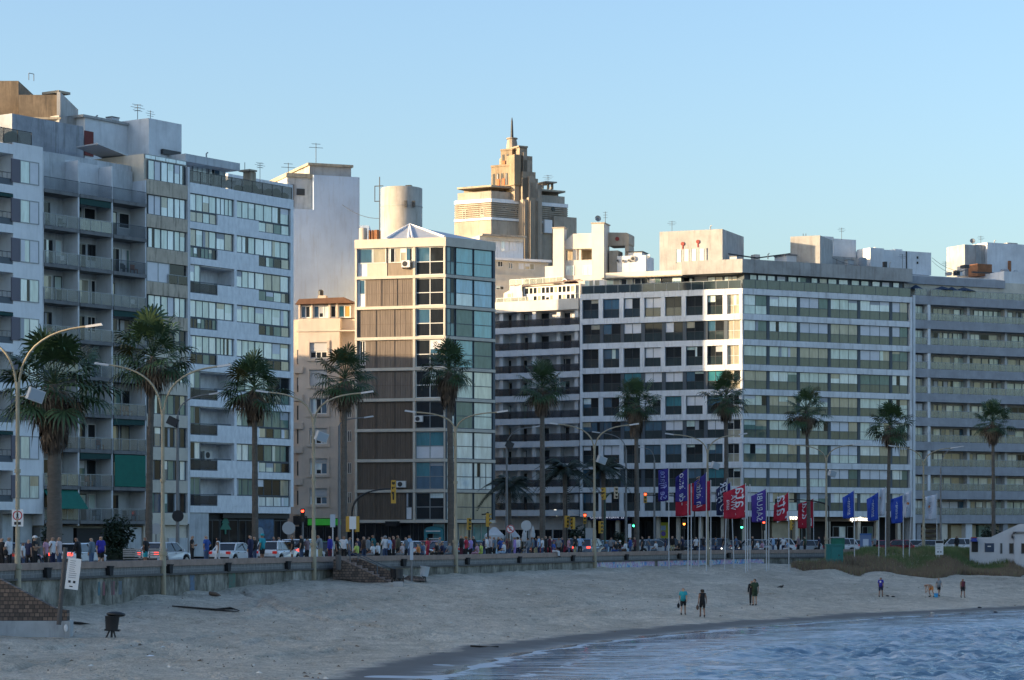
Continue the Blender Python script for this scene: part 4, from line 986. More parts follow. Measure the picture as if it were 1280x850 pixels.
# faceted metal roof
zr = ZD(296.3); ap = Vector((wx(512,265), 265)); za = wz(280.3, 265); rg = Vector((wx(526,266.5), 266.5))
lo = inset([DL, DR], 0.3); L2 = lambda p: (D.inv @ Vector((p.x, p.y, 0)))
p0 = DL.a + DL.e*DL.u(481,0.3) + Vector((-DL.e.y,DL.e.x))*0.3; c = lo[1]; r_ = lo[2]
bk = DL.a + DL.e*DL.u(481,12) + Vector((-DL.e.y,DL.e.x))*12; bk2 = r_ + Vector((-DR.e.y,DR.e.x))*8
mb = MB(); v = [(*L2(p)[:2], zr) for p in (p0, p0.lerp(c,0.33), p0.lerp(c,0.66), c, r_, bk2, bk)]+[(*L2(ap)[:2], za), (*L2(rg)[:2], za-0.2)]
mb.add(v, [(0,1,7),(1,2,7),(2,3,7),(3,4,8,7),(4,5,8),(5,6,7,8),(6,0,7)], zinc)
for p in (p0, p0.lerp(c,0.40), p0.lerp(c,0.46), c, p0.lerp(c,0.02)):
    q = L2(p); a = L2(ap); mb.tube([(q.x,q.y,zr+0.03),(a.x,a.y,za+0.05)], [0.16,0.06], mat('white_seam',(0.75,0.74,0.72)), 6)
D.part('roof', mb)
mb = MB(); Y_ = 274; x_, y_ = L2(pt(502,Y_))[:2]; rr = 26*Y_/F
tankm = mat('water_tank', (0.50,0.45,0.38), rough=0.85, var=0.4, vscale=0.6, streak=0.6, streak_col=(0.22,0.18,0.13))
mb.lathe([(rr,zsl[0]-1),(rr,wz(236,Y_)),(rr-0.15,wz(235.5,Y_))], tankm, 32, (x_,y_,0)); 
for zb in (259,): mb.lathe([(rr+0.03,wz(zb+0.8,Y_)),(rr+0.03,wz(zb,Y_))], roof_c, 32, (x_,y_,0))
mb.box(x_+0.8,x_+1.4,y_-1.2,y_-0.6,wz(235.5,Y_),wz(233.5,Y_),dk_metal); mb.box(x_+1.0,x_+1.25,y_-rr*0.92-0.1,y_-rr*0.92+0.1,wz(262,Y_),wz(254,Y_),dk_metal); mb.box(x_+1.7,x_+2.0,y_-rr*0.7-0.1,y_-rr*0.7+0.1,wz(262,Y_),wz(254,Y_),dk_metal); D.part('water_tank', mb)
mb = MB(); x_, y_ = L2(pt(454,262))[:2]; mb.lathe([(0.42,zr-0.1),(0.42,ZD(276.5)),(0.3,ZD(276))], tankm, 14, (x_,y_,0))
for dx in (0.7,1.0,1.25,1.5): mb.tube([(x_+dx,y_,zr-0.1),(x_+dx,y_,ZD(279))],0.11 if dx < 1.5 else 0.2,rust,7)
mb.box(x_+0.5,x_+1.8,y_+0.2,y_+0.3,zr-0.1,ZD(280),tankm); D.part('rusty_pipes', mb)
mb = MB(); x_, y_ = L2(pt(474.5,264))[:2]; zb = wz(292,264); zt = wz(221,264)
mb.tube([(x_,y_,zb),(x_,y_,zt)],0.05,dk_metal,6); mb.box(x_-0.5,x_+0.4,y_-0.03,y_+0.03,wz(233,264),wz(232,264),dk_metal); mb.box(x_-0.55,x_-0.48,y_-0.03,y_+0.03,wz(252,264),wz(232,264),dk_metal); mb.box(x_-0.55,x_,y_-0.03,y_+0.03,wz(252,264),wz(251,264),dk_metal); D.part('antenna', mb)
D.finish()

# ================================================================== stepped tower
TL = Fac(pt(568,363), pt(614,360)); TR = Fac(pt(614,360), pt(710,366.5))
T = Building(TL, 'tall stone-coloured stepped art deco tower with a mast, rising behind the other roofs', name='stepped_tower', cat='tower')
zt_ = lambda y: wz(y, 361)
dark_st = mat('tower_stone_dark', (0.40,0.335,0.265), rough=0.85, var=0.5, vscale=0.4, streak=0.6, streak_col=(0.12,0.1,0.08))
m = MB()
core(T, m, [TL, TR], 0.0, 18, 0, zt_(276), stone_t)
core(T, m, [TL, TR], 0.25, 17.5, zt_(276)-0.01, zt_(253.5), stone_t)
for i in range(7): ring(T, m, [TL, TR], 0.02, 0.3, zt_(271.5-i*2.55), zt_(270-i*2.55), stone_t)
ring(T, m, [TL, TR], -0.12, 0.4, zt_(275.5), zt_(272.5), white_c); ring(T, m, [TL, TR], -0.05, 1.2, zt_(253.5), zt_(249), white_c)
ring(T, m, [TL, TR], 0.9, 1.3, zt_(249), zt_(238.5), stone_t)
core(T, m, [TL, TR], 2.6, 13, zt_(249)-0.02, zt_(233.5), dark_st)
ring(T, m, [TL, TR], 0.7, 5.0, zt_(233.5), zt_(231.3), ochre)
T.part('wall', m)
up_st = mat('upper_tower_stone', (0.33,0.25,0.165), rough=0.85, var=0.6, vscale=0.5, streak=0.7, streak_col=(0.12,0.09,0.06)); but_st = mat('buttress_stone', (0.35,0.285,0.215), rough=0.85, var=0.5, vscale=0.4, streak=0.6, streak_col=(0.14,0.11,0.08))
m = MB(); ul = lambda px, off=0: TL.u(px, off)
# upper stages, aligned with the left face
def tbox(px0, px1, yt, yb, off, dep, mm): roof_box(T, m, TL, px0, px1, yt, yb, off, dep, mm)
tbox(614, 640, 206.5, 233, 3.4, 3.6, up_st); tbox(626, 640, 186.5, 207, 3.8, 2.0, up_st)
tbox(613.3, 640.3, 205.8, 208, 3.3, 3.8, up_st); tbox(625.3, 640.5, 186, 188, 3.7, 2.2, up_st)
T.part('upper_stage', m)
m = MB(); q = T.inv @ Vector((wx(640,367), 367, 0)); zc0 = wz(187,367); zc1 = wz(174,367)
m.lathe([(0.85,zc0-1),(0.85,zc0),(0.72,zc1-0.4),(0.62,zc1),(0.82,zc1),(0.82,zc1+0.15),(0.2,zc1+0.2)], dark_st, 12, (q.x,q.y,0), False); T.part('lantern', m)
m = MB(); m.tube([(q.x,q.y,zc1),(q.x,q.y,wz(152,367)),(q.x,q.y,wz(147,367))],[0.24,0.14,0.05],dk_metal,8); T.part('mast', m)
# fluted buttress on the right face
m = MB(); MR = T.M(TR); ur = TR.u
def rbox(px0, px1, yt, yb, out, mm=but_st, dep=3.0):
    Y_ = fz(TR, (px0+px1)/2); m.M = MR; m.box(ur(px0,-out), ur(px1,-out), -out, dep, wz(yb,Y_), wz(yt,Y_), mm)
for k, (a, b_) in enumerate(((654,660.5),(661,669.5),(670,677.5))):
    rbox(a, b_, 251-(k==1)*2, 345, 1.6 if k == 1 else 1.3, dark_st if k != 1 else but_st)
    rbox(a+2, a+2.6, 253, 345, 1.75 if k == 1 else 1.45, but_st)
for a, b_, yt in ((658,677,232),(653,672.5,224),(653.5,669.5,216),(643.5,665.5,195),(649.5,659,185)):
    rbox(a, b_, yt, 252, 0.9 if yt > 200 else 0.3, but_st, 4.0); rbox(a+(b_-a)*0.5, b_, yt+6, 252, 1.15 if yt > 200 else 0.5, dark_st, 3.9)
rbox(648.5, 660, 183, 185, 0.5, but_st, 4.1); rbox(643, 651, 194, 232, 0.6, up_st, 3)
T.part('buttress', m)
# openings
for px, y0, y1, w_ in ((577.5,275,261,4.0),(599.5,270,259.5,5)): T.win(TL, TL.u(px), TL.u(px+w_), zt_(y0), zt_(y1), 1, [p_dark], wh_frame, y=0.15)
for px, y0, y1, w_ in ((628,264,260,5),(638,266,262,7),(646,268,260,4)): T.win(TR, TR.u(px), TR.u(px+w_), wz(y0,363), wz(y1,363), 1, [p_dark], wh_frame, y=0.15)
m = MB(MR); m.disc((ur(691.5), 0.1, wz(266.5,370)), 0.32, (0,1,0), 0.3, p_dark, 14); T.part('porthole', m)
for px in (616,621,626.5,632): T.win(TL, TL.u(px,3.4), TL.u(px+2.4,3.4), zt_(229), zt_(214), 1, [p_dark], dk_frame, y=3.36)
for px in (628,633.5): T.win(TL, TL.u(px,3.8), TL.u(px+2.2,3.8), zt_(206), zt_(190), 1, [p_dark], dk_frame, y=3.76)
m = MB(); 
for px, yb, yt, off in ((621,229,221,3.36),(627.5,229,221,3.36),(628,205,198,3.74)):
    m.box(TL.u(px,off), TL.u(px+3.5,off), off-0.06, off, zt_(yb), zt_(yt), mat('orange_panel', (0.45,0.14,0.05), rough=0.7))
T.part('coloured_panel', m)
m = MB(MR); 
for px in (624,632,640,648): m.box(ur(px,2.58), ur(px+5,2.58), 2.55, 2.62, zt_(248), zt_(235), p_dark)
T.part('terrace_opening', m)
# pergola slab on the right, cluttered annexes below
m = MB(MR); m.box(ur(676,3), ur(690,3), 1.6, 5, wz(233,371), wz(231.5,371), stone_t)
for px in (677,684,689): m.box(ur(px,3), ur(px+1,3), 2.6, 3.1, wz(240,371), wz(232,371), stone_t)
m.box(ur(690), ur(718), -0.6, 9, 0, wz(278,372), stone_t); m.box(ur(678.5), ur(688), -0.5, 0, wz(298,371), wz(282,371), white_c); T.part('annex', m)
tv_antenna(T, *(T.inv @ Vector((wx(685,374),374,0)))[:2], wz(231,374), 1.4, k=1.0)
dish(T, *(T.inv @ Vector((wx(690,372),372,0)))[:2], wz(236,372), 0.5)
T.finish()
# annex building in front of the tower: white rooms over rounded beige rooms
fN = Fac(pt(600,345), pt(680,349)); N_ = Building(fN, 'cluttered beige rooftop house with rounded white-edged roofs, under the stepped tower', name='rooftop_house', cat='house')
m = MB(); zn = lambda y: wz(y, 347); un = fN.u
m.box(un(600), un(654), 0, 8, zn(327), zn(302), white_w); m.box(un(598), un(679), -1.6, 8.5, 0, zn(328), beige_c); m.box(un(598), un(653), -0.4, 8.1, zn(302), zn(297), beige_c)
m.box(un(600), un(656), -0.8, 9, zn(297), zn(294.8), stone_t); m.box(un(600), un(681), -2.2, 8.8, zn(328), zn(325), white_c); m.box(un(600), un(668), -3, 8, 0, zn(347), beige_c); m.box(un(598), un(637), -4, 8, 0, zn(355), beige_c)
N_.part('wall', m)
for a, b_, y0, y1, off, mm in ((626,636,315,300,-0.02,[p_sky,p_blind]),(637,645,313,300,-0.02,[p_blind]),(622,628.5,336,329,-1.62,[p_dark]),(635,641,338,330,-1.62,[p_blue]),(648,655,338,330,-1.62,[p_blind]),(656,668,338,330,-1.62,[p_beige]),(620,630,367,362,-4.02,[p_dark])):
    N_.win(fN, un(a,off), un(b_,off), zn(y0), zn(y1), 2, mm*2, wh_frame, y=off)
N_.finish()

# ================================================================== white roof-top house with chimneys
fK = Fac(pt(693,336), pt(757,334)); K = Building(fK, 'white roof-top penthouse with two tall square chimneys and an arched concrete portal', name='penthouse', cat='penthouse')
m = MB(); zk = lambda y: wz(y, 335); uk = fK.u
white_k = mat('white_render', (0.66,0.61,0.54), rough=0.85, var=0.25, vscale=0.5, streak=0.25, streak_col=(0.4,0.35,0.3))
m.box(uk(704), uk(744), 0, 6, 0, zk(325), white_k); m.box(uk(704), uk(744), 2.2, 6, zk(325), zk(310), ochre)
m.sideprism([(uk(704), zk(311)), (uk(744), zk(311)), (uk(744), zk(292)), (uk(716), zk(292)), (uk(704), zk(303))], -0.05, 5.8, white_k)
m.box(uk(715.5), uk(721), 0.2, 0.9, zk(325)+0.002, zk(311)-0.002, white_k); m.box(uk(722.5), uk(725.5), 0.3, 0.9, zk(325)+0.002, zk(311)-0.002, white_k)
m.box(uk(680), uk(704), 0.5, 6, 0, zk(331), white_k); K.part('wall', m)
for a, b_, yt in ((693,706.5,285),(741.5,756.5,281)):
    c = MB(); c.box(uk(a), uk(b_), -0.7, 0.75 if a < 700 else 2.2, 0, zk(yt), white_k); c.box(uk(a)-0.12, uk(b_)+0.12, -0.82, 0.9 if a < 700 else 2.3, zk(yt), zk(yt-1.3), stone_t); K.part('chimney', c)
for a, b_ in ((707,718),(728.5,740)): K.win(fK, uk(a), uk(b_), zk(344), zk(331.5), 2, [p_sky,p_curt], wh_frame, y=-0.04)
a = MB(); y0_ = 1.5
a.sideprism([(uk(756.6),zk(307)),(uk(781),zk(307)),(uk(782.5),zk(305)),(uk(782.5),zk(293)),(uk(780),zk(291.2)),(uk(756.6),zk(290))], y0_, y0_+3, stone_t)
a.box(uk(777.5), uk(782.3), y0_+0.05, y0_+2.9, zk(330), zk(307)-0.002, stone_t)
a.disc((uk(768), y0_-0.03, zk(298.5)), 0.27, (0,1,0), 0.12, mat('red_medallion', (0.28,0.05,0.04), rough=0.7), 14); K.part('portal', a)
a = MB(); a.box(uk(759), uk(770), 1, 3.5, zk(345), zk(313.5), stone_t); a.box(uk(770), uk(806), 0.6, 5, 0, zk(321), pale_p); a.box(uk(782), uk(799), 1.4, 4, zk(321), zk(316), pale_p); a.box(uk(780), uk(801), 1.2, 4.2, zk(316), zk(315), dk_metal); K.part('plant_room', a)
for px, py in ((771,327),(778,327.5),(785,327),(790,325)):
    c = MB(); r = 0.2 if px != 790 else 0.36; c.disc((uk(px), 0.5, zk(py)), r, (0,1,0), 0.25, roof_c, 14); c.disc((uk(px), 0.36, zk(py)), r*0.6, (0,1,0), 0.03, dk_metal, 12); K.part('round_vent', c)
dish(K, uk(747.7), -0.2, zk(274.5), 0.42, (0.6,-1,0.3)); dish(K, uk(811), 0, zk(323.5), 0.28)
mb = MB(); x = uk(755.5); mb.tube([(x,0.5,zk(281)),(x,0.5,zk(265))],0.035,dk_metal,5)
for d_ in (0,0.35,0.7): mb.tube([(x-0.3,0.5,zk(266)-d_),(x+0.3,0.5,zk(266)-d_)],0.02,dk_metal,4)
K.part('antenna', mb); K.finish()

# ================================================================== shaded balcony block
fE = Fac(pt(592,329.5), pt(724.6,321.6)); E = Building(fE, 'apartment block with long pale balcony slabs, smoked railings and a glazed penthouse under red tiles')
m = MB(); ue = fE.u; zE = lambda y: wz(y, 324)
m.box(0, fE.L, 2.0, 26, 0, zE(388), pale_p); m.box(0, fE.L-0.01, 0.4, 26, zE(388)-0.05, zE(386), roof_c)
slE = [382+28.75*i for i in range(10)]
E.part('wall', m)
pm = MB(); pm.box(0, fE.L-0.2, 0.0, 3, zE(388), zE(374.5), white_k); E.part('parapet', pm)
for i in range(1, 10):
    y = slE[i]; b_ = MB(); b_.box(0, fE.L-0.05, 0, 2.0, zE(y+4.2), zE(y-3.2), pale_p); o = E.part('balcony', b_)
    rl = MB(); glass_rail(rl, 0.05, fE.L-0.1, 0.06, zE(y-3.2), zE(y-12.5), g_smoke, dk_metal, 1.25); E.part('railing', rl, o)
    pi = MB()
    for px in (622,641,663,691,716): pi.box(ue(px), ue(px+4.5), 1.0 if px in (641,691) else 0.45, 2.0, zE(y-3.2)+0.003, zE(y-24.5)-0.003, pale_p)
    E.part('pier', pi)
    for a, b2 in ((625,640),(646,661),(668,688),(696,714)):
        if RW.random() < 0.85: E.win(fE, ue(a+RW.uniform(0,4),1.9), ue(b2-RW.uniform(0,3),1.9), zE(y-3), zE(y-21), RW.choice((2,3)), [pick((p_dark,7),(p_curt,1),(p_beige,1)) for _ in range(3)], pick((dk_frame,2),(wh_frame,1)), y=1.96)
# penthouse
p = MB(); p.box(ue(655,1.5), ue(722,1.5), 2.2, 8, zE(376), zE(354), white_k); p.prism([(ue(632,2),1.5),(ue(654.5,2),1.5),(ue(654.5,2),8),(ue(632,2),8)], zE(376), [zE(362),zE(352),zE(352),zE(362)], white_k)
p.box(ue(637,6), ue(700,6), 6, 12, zE(376), zE(348), white_k); E.part('penthouse', p)
for r_, (y0, y1) in enumerate(((376,366),(365.5,355.5))):
    E.win(fE, ue(655.5,2), ue(720,2), zE(y0), zE(y1), 12, [p_dark,p_dark,p_dark,p_beige] if r_ else [p_beige,p_curt,p_dark,p_beige,p_dark,p_dark], wh_frame, y=1.9, ft=0.14)
E.win(fE, ue(634,1.5), ue(640,1.5), zE(374), zE(362), 1, [p_curt], wh_frame, y=1.45); E.win(fE, ue(647,1.5), ue(653,1.5), zE(374), zE(361), 1, [p_curt], wh_frame, y=1.45)
rf = MB(); mz = mat('grey_tiles', (0.2,0.15,0.12), rough=0.9, var=0.5, vscale=2)
rf.add([(ue(653,1.6),1.4,zE(355)),(ue(725,1.6),1.4,zE(351)),(ue(725,1.6),1.4,zE(349.5)),(ue(653,1.6),1.4,zE(353.5)),(ue(668,4),4.5,zE(349)),(ue(725,4),4.5,zE(347))],[(0,1,2,3),(3,2,5,4)],mz)
rf.add([(ue(680,4),4.3,zE(350)),(ue(726,4),4.3,zE(349)),(ue(726,6),7,zE(345)),(ue(686,6),7,zE(346))],[(0,1,2,3)],tile_r)
rf.sideprism([(ue(703,4),zE(349.5)),(ue(708,4),zE(345.5)),(ue(713,4),zE(349.5))],3.6,6.5,tile_r); rf.sideprism([(ue(702.5,4),zE(349.8)),(ue(708,4),zE(345)),(ue(713.5,4),zE(349.8)),(ue(708,4),zE(346.5))],3.5,3.62,wh_frame); E.part('roof', rf)
mb = MB(); glass_rail(mb, ue(637,5.5), ue(704,5.5), 5.5, zE(348), zE(340.5), g_pale, al_metal, 1.0); E.part('terrace_railing', mb)
mb = MB(); glass_rail(mb, ue(619), ue(656), 0.3, zE(374.5), zE(369), g_pale, wh_frame, 1.2); E.part('terrace_railing', mb)
# ground floor with neon lettering
g = MB(); g.box(0, fE.L, 2.02, 2.4, 0, zE(645), shop_in); E.part('ground_floor', g)
neon = mat('red_neon', (0.5,0.02,0.01), emit=(1,0.03,0.01), estr=2.2); neonw = mat('white_neon', (0.8,0.8,0.7), emit=(1,0.95,0.8), estr=1.6)
part('shop_lettering', text_mesh('HONORATO', 0.62, neon), E.root, (ue(648,1.9), 1.9, zE(640.5))).scale = (0.55, 1, 1.15)
part('shop_lettering', text_mesh('Ty  Café \u2022', 0.9, neonw), E.root, (ue(702,1.9), 1.9, zE(640.5))).scale = (0.6, 1, 1)
for a, b2 in ((622,640),(642,660),(664,690),(692,715)): E.win(fE, ue(a,2), ue(b2,2), 0.1, 2.6, 3, [shop_gl], dk_frame, y=1.98)
E.finish()

# ================================================================== big corner block
FL = Fac(pt(725,321), pt(928,313)); FR = Fac(pt(928,313), pt(1140.5,324.8))
Fb = Building(FL, 'big pale corner apartment block with white floor bands and green glass parapets')
zF = lambda y: wz(y, 313)
zc = [zF(y) for y in (363.8,395.6,427.3,458.8,489.5,520.2,550.6,581,611.5,641.8)]
hb = 0.36
m = MB(); core(Fb, m, [FL, FR], 0.5, 20, zc[9]-0.3, zc[0], grey_p)
core(Fb, m, [FL, FR], 2.4, 19, zc[0], zF(341), pale_p)
Fb.part('wall', m)
m = MB()
for z in zc: ring(Fb, m, [FL, FR], -0.02, 0.6, z-hb, z+hb, white_w)
Fb.part('floor_band', m)
bl = [725.2,750.8,776.7,802.6,828.5,854.5,881,906,926.6]; br = [929.5,961.5,999.5,1038,1075,1115,1137.5]
pi = MB()
for i in range(9):
    z0, z1 = zc[i+1]+hb+0.002, zc[i]-hb-0.002
    pi.M = None
    for k, px in enumerate(bl):
        x = FL.u(px)
        if i % 2 == 0: pi.box(max(0,x-0.28), x+0.28 if k < 8 else FL.L-0.02, 0.0, 0.5, z0, z1, white_w)
        elif 0 < k < 8: pi.box(x-0.15, x+0.3, 0.2, 0.5, z0, z1, steel_b)
        elif k == 0: pi.box(0, 0.3, 0, 0.5, z0, z1, white_w)
        else: pi.box(x, FL.L-0.02, 0.0, 0.5, z0, z1, white_w)
    pi.M = Fb.M(FR)
    for k, px in enumerate(br):
        x = FR.u(px)
        if 0 < k < 6: pi.box(x-0.17, x+0.17, 0.22, 0.5, z0, z1, steel_b)
    pi.box(FR.u(1137.5), FR.L-0.02, -0.01, 0.5, z0, z1, white_w); pi.box(0.04, FR.u(929.3), 0.0, 0.5, z0, z1, white_w)
Fb.part('pier', pi)
for i in range(9):
    z0, z1 = zc[i+1]+hb+0.01, zc[i]-hb-0.01; zm = z0+(z1-z0)*0.46
    for k in range(8):
        e = 0.3 if i % 2 == 0 else 0.16
        mm = pick((p_blind,5),(p_blue,3),(p_dark,3),(p_teal,1)); a, b_ = FL.u(bl[k])+e+0.02, FL.u(bl[k+1])-(0.3 if i % 2 == 0 else 0.17)
        if k == 7: mm = p_beige if i < 4 else p_dark
        if k == 0: mm = pick((p_dark,3),(p_blue,1))
        Fb.win(FL, a, b_, z0, z1, 2, [mm, mm if RW.random() < .7 else p_dark], dk_frame if k != 7 else wh_frame, y=0.3, split=zm, rail=g_dark if k != 7 else p_beige, ft=0.05)
    for k in range(6):
        mm = pick((p_sky,4),(p_curt,4),(p_beige,2),(p_blind,4),(p_green,1)); n = 3 if k not in (0,5) else 2
        alt = pick((mm,3),(p_beige,1),(p_green,1))
        Fb.win(FR, FR.u(br[k])+0.19, FR.u(br[k+1])-0.19, z0, z1, n, [mm, mm, alt] if n == 3 else [mm, alt], steel_b, y=0.28, split=zm, rail=(g_green if (i+k) % 9 else p_curt), ft=0.05)
# top cornice, set-back top floor
m = MB(); ring(Fb, m, [Fac(FL.a+FL.e*FL.u(852), FL.b), FR], -0.02, 2.0, zF(340.5), zF(323.5), roof_c)
m.M = None; m.box(FL.u(755), FL.u(852), 0.6, 6, zF(342), zF(333.5), white_k); m.box(FL.u(752), FL.u(853), 0.0, 0.6, zF(341.5), zF(340), ochre)
core(Fb, m, [Fac(FL.a+FL.e*FL.u(852), FL.b), FR], 1.9, 19, zF(341), zF(330), roof_c); Fb.part('cornice', m)
ua_, ub_ = FL.u(727), FL.u(926)
zt0, zt1 = zc[0]+hb, zF(341)
for k, (a, b_) in enumerate(((731,742),(743,756),(758,775),(776,791),(793,810),(811,826),(828,852),(855,868),(884,904),(905,925))):
    mm = [[p_curt,p_curt],[p_beige,p_dark],[p_dark,p_dark],[p_dark,p_beige],[p_dark,p_dark],[p_dark,p_green],[p_dark,p_blue],[p_dark,p_sky],[p_sky,p_beige],[p_beige,p_beige]][k]
    off = 0.9 if k < 7 else 2.3
    Fb.win(FL, FL.u(a,off), FL.u(b_,off), zt0, zt1-0.05, 2, mm, wh_frame if k < 6 else dk_frame, y=off, ft=0.08)
for k, (a, b_) in enumerate(((937,946),(947,958),(959,969),(971,982),(985,996),(997,1008),(1014,1022),(1024,1034),(1035,1046),(1048,1060),(1064,1074),(1076,1086),(1090,1100),(1102,1112),(1116,1124))):
    Fb.win(FR, FR.u(a,0.7), FR.u(b_,0.7), zt0, zt1-0.05, 1, [pick((p_sky,3),(p_curt,3),(p_beige,1),(p_green,1))], steel_b, y=0.7)
m = MB(Fb.M(FR)); m.box(FR.u(930,0.8), FR.u(1128,0.8), 0.78, 2.3, zt0, zt1, steel_b); Fb.part('top_floor_wall', m)
m = MB(); glass_rail(m, ua_, ub_, 0.12, zt0, zt0+1.05, g_dark, al_metal, 1.6); Fb.part('terrace_railing', m)
m = MB(Fb.M(FR)); glass_rail(m, 0.15, FR.L-0.2, 0.12, zt0, zt0+1.15, g_green, steel_b, 1.8); Fb.part('terrace_railing', m)
# roof blocks
m = MB(); roof_box(Fb, m, FL, 824.5, 903, 288, 344, 2.2, 9, roof_c); Fb.part('roof_block', m)
mm_ = MB(); zq = lambda y: wz(y, fz(FL,860,2.2))
for k in range(4): mm_.box(FL.u(845.5+k*9.5,2.2), FL.u(851.5+k*9.5,2.2), 2.15, 2.25, zq(327.5), zq(311.5), p_curt)
for k in range(5): mm_.box(FL.u(844+k*9.5,2.2), FL.u(845.5+k*9.5,2.2), 2.1, 2.26, zq(328), zq(311), roof_c)
Fb.part('roof_window', mm_)
mm_ = MB()
for px, py in ((853.5,304.5),(872.5,302.7)): mm_.disc((FL.u(px,2.2), 2.14, zq(py)), 0.24, (0,1,0), 0.1, mat('red_medallion', (0.28,0.05,0.04)), 14); mm_.box(FL.u(px-0.8,2.2), FL.u(px+0.8,2.2), 2.15, 2.2, zq(py+7), zq(py+2.5), mat('red_medallion', (0.28,0.05,0.04)))
Fb.part('wall_medallion', mm_)
m = MB(); x0, x1, z0, z1 = roof_box(Fb, m, FL, 988, 1025, 295, 330, 9.5, 6, roof_c); m.M = Fb.M(FR)
roof_box(Fb, m, FR, 1024, 1042, 295.5, 330, 8.5, 5, pale_p); roof_box(Fb, m, FR, 1042, 1070, 299, 330, 8.4, 5, pale_p); roof_box(Fb, m, FR, 1040, 1072, 321, 331, 6.5, 3, roof_c); Fb.part('roof_block', m)
m = MB(); roof_box(Fb, m, FR, 1025.5, 1031, 304, 310, 8.44, 0.1, p_green); Fb.part('roof_window', m)
m = MB(); roof_box(Fb, m, FR, 983, 1001, 319.5, 331, 3, 2.5, pale_p); roof_box(Fb, m, FR, 982, 1002, 318, 319.5, 2.9, 2.7, grey_d); roof_box(Fb, m, FR, 944, 950, 318, 328, 4, 1, white_k); roof_box(Fb, m, FR, 992, 1000, 316, 319, 4, 1, dk_metal); Fb.part('chimney', m)
m = MB(Fb.M(FR)); zz = wz(318.5, 316); m.tube([(0.5,4,zz+0.2),(FR.u(946,4),4,zz-0.1),(FR.u(988,4),4,zz+0.7)],0.09,dk_metal,6); m.tube([(FR.u(965,5),5,zz-0.9),(FR.u(990,4.5),4.5,zz+0.6),(FR.u(1024,6),6,zz-0.9)],0.08,dk_metal,6); Fb.part('roof_pipe', m)
m = MB(); x = FL.u(1004,10)
for dx in (0,0.35): m.tube([(x+dx,10,wz(295,320)),(x+dx,10,wz(291.5,320))],0.04,dk_metal,5)
Fb.part('mast', m)
m = MB(); roof_box(Fb, m, FR, 1090, 1164, 313.5, 342, 6, 6, pale_p); roof_box(Fb, m, FR, 1088, 1105, 310, 342, 5.5, 3, pale_p); roof_box(Fb, m, FR, 1119, 1128, 311.5, 316, 6.5, 3, pale_p); Fb.part('roof_block', m)
m = MB(); roof_box(Fb, m, FR, 1146, 1148, 320.5, 323.5, 5.96, 0.06, p_dark); roof_box(Fb, m, FR, 1146, 1148, 327, 330, 5.96, 0.06, p_dark); roof_box(Fb, m, FR, 1133, 1134, 314, 338, 5.9, 0.1, dk_metal); roof_box(Fb, m, FR, 1106, 1109, 327, 334, 3, 0.5, dk_metal); Fb.part('roof_vent', m)
q = Fb.inv @ Vector((wx(1093,330),330,0)); dish(Fb, q.x, q.y, wz(312,330), 0.34)
# ground floor
g = MB(); core(Fb, g, [FL, FR], 3.0, 12, 0, zc[9]-hb-0.01, shop_in); Fb.part('ground_floor', g)
g = MB()
for px in (731,766,788,817,842,870,898,924): g.box(FL.u(px), FL.u(px)+0.45, 1.0, 1.5, 0, zc[9]-hb-0.004, beige_c)
g.M = Fb.M(FR)
for px in (960,1000,1040,1078,1101,1128): g.box(FR.u(px), FR.u(px)+0.45, 1.0, 1.5, 0, zc[9]-hb-0.004, beige_c)
Fb.part('column', g)
g = MB(Fb.M(FR)); g.box(FR.u(965,1.8), FR.u(1000,1.8), 1.8, 2.8, 0, wz(652,316), mat('ground_tan_wall', (0.5,0.42,0.29), rough=0.8, var=0.4, vscale=1)); g.box(FR.u(963,1.2), FR.u(1092,1.2), 0.9, 2.9, wz(651.5,317), wz(645,317), mat('brown_fascia', (0.16,0.12,0.09), rough=0.8)); Fb.part('shop_front', g)
g = MB(); b0 = FL.u(735,0.5); g.box(b0, FL.u(787,0.5), 0.4, 0.7, wz(650,319), wz(643,319), mat('navy_fascia', (0.012,0.018,0.09), rough=0.5)); o = Fb.part('shop_sign', g)
pale_l = mat('pale_lettering', (0.55,0.6,0.75), emit=(0.7,0.8,1), estr=0.25)
l_ = part('lettering', text_mesh('CARTEL  LA PLAYA  \u25b3', 0.5, pale_l), o, (b0+2.6, 0.36, wz(646.3,319))); l_.scale = (0.9,1,1)
l_ = part('shop_lettering', text_mesh('Sportfitness', 0.85, neonw), Fb.root); l_.matrix_local = Fb.M(FR) @ Matrix.Translation((FR.u(1075,0.8), 0.8, wz(648.3,318))) @ Matrix.Diagonal((0.75,1,0.9,1))
l_ = part('shop_lettering', text_mesh('mio', 0.9, neonw), Fb.root); l_.matrix_local = Fb.M(FR) @ Matrix.Translation((FR.u(991,0.8), 0.8, wz(646.5,316)))
g = MB(); pb = FL.u(822.5,1.6); g.box(pb, FL.u(836,1.6), 1.5, 1.6, wz(679,317), wz(653,317), mat('yellow_poster', (0.42,0.40,0.04), rough=0.5)); g.box(pb+0.35, pb+1.05, 1.47, 1.5, wz(663,317), wz(657,317), mat('poster_blue_grey', (0.3,0.4,0.5))); g.disc((pb+0.75,1.48,wz(667,317)),0.3,(0,1,0),0.04,mat('poster_violet',(0.15,0.1,0.35))); Fb.part('poster', g)
for a, b_ in ((1003,1014),(1042,1058),(1060,1076),(1079,1092)): Fb.win(FR, FR.u(a,2), FR.u(b_,2), 0.1, 3.0, 2, [shop_gl, p_green], al_metal, y=2.2)
for a, b_ in ((745,764),(768,786),(790,815),(845,868),(873,896)): Fb.win(FL, FL.u(a,2.9), FL.u(b_,2.9), 0.1, 3.6, 3, [shop_gl], dk_frame, y=2.93)
Fb.finish()

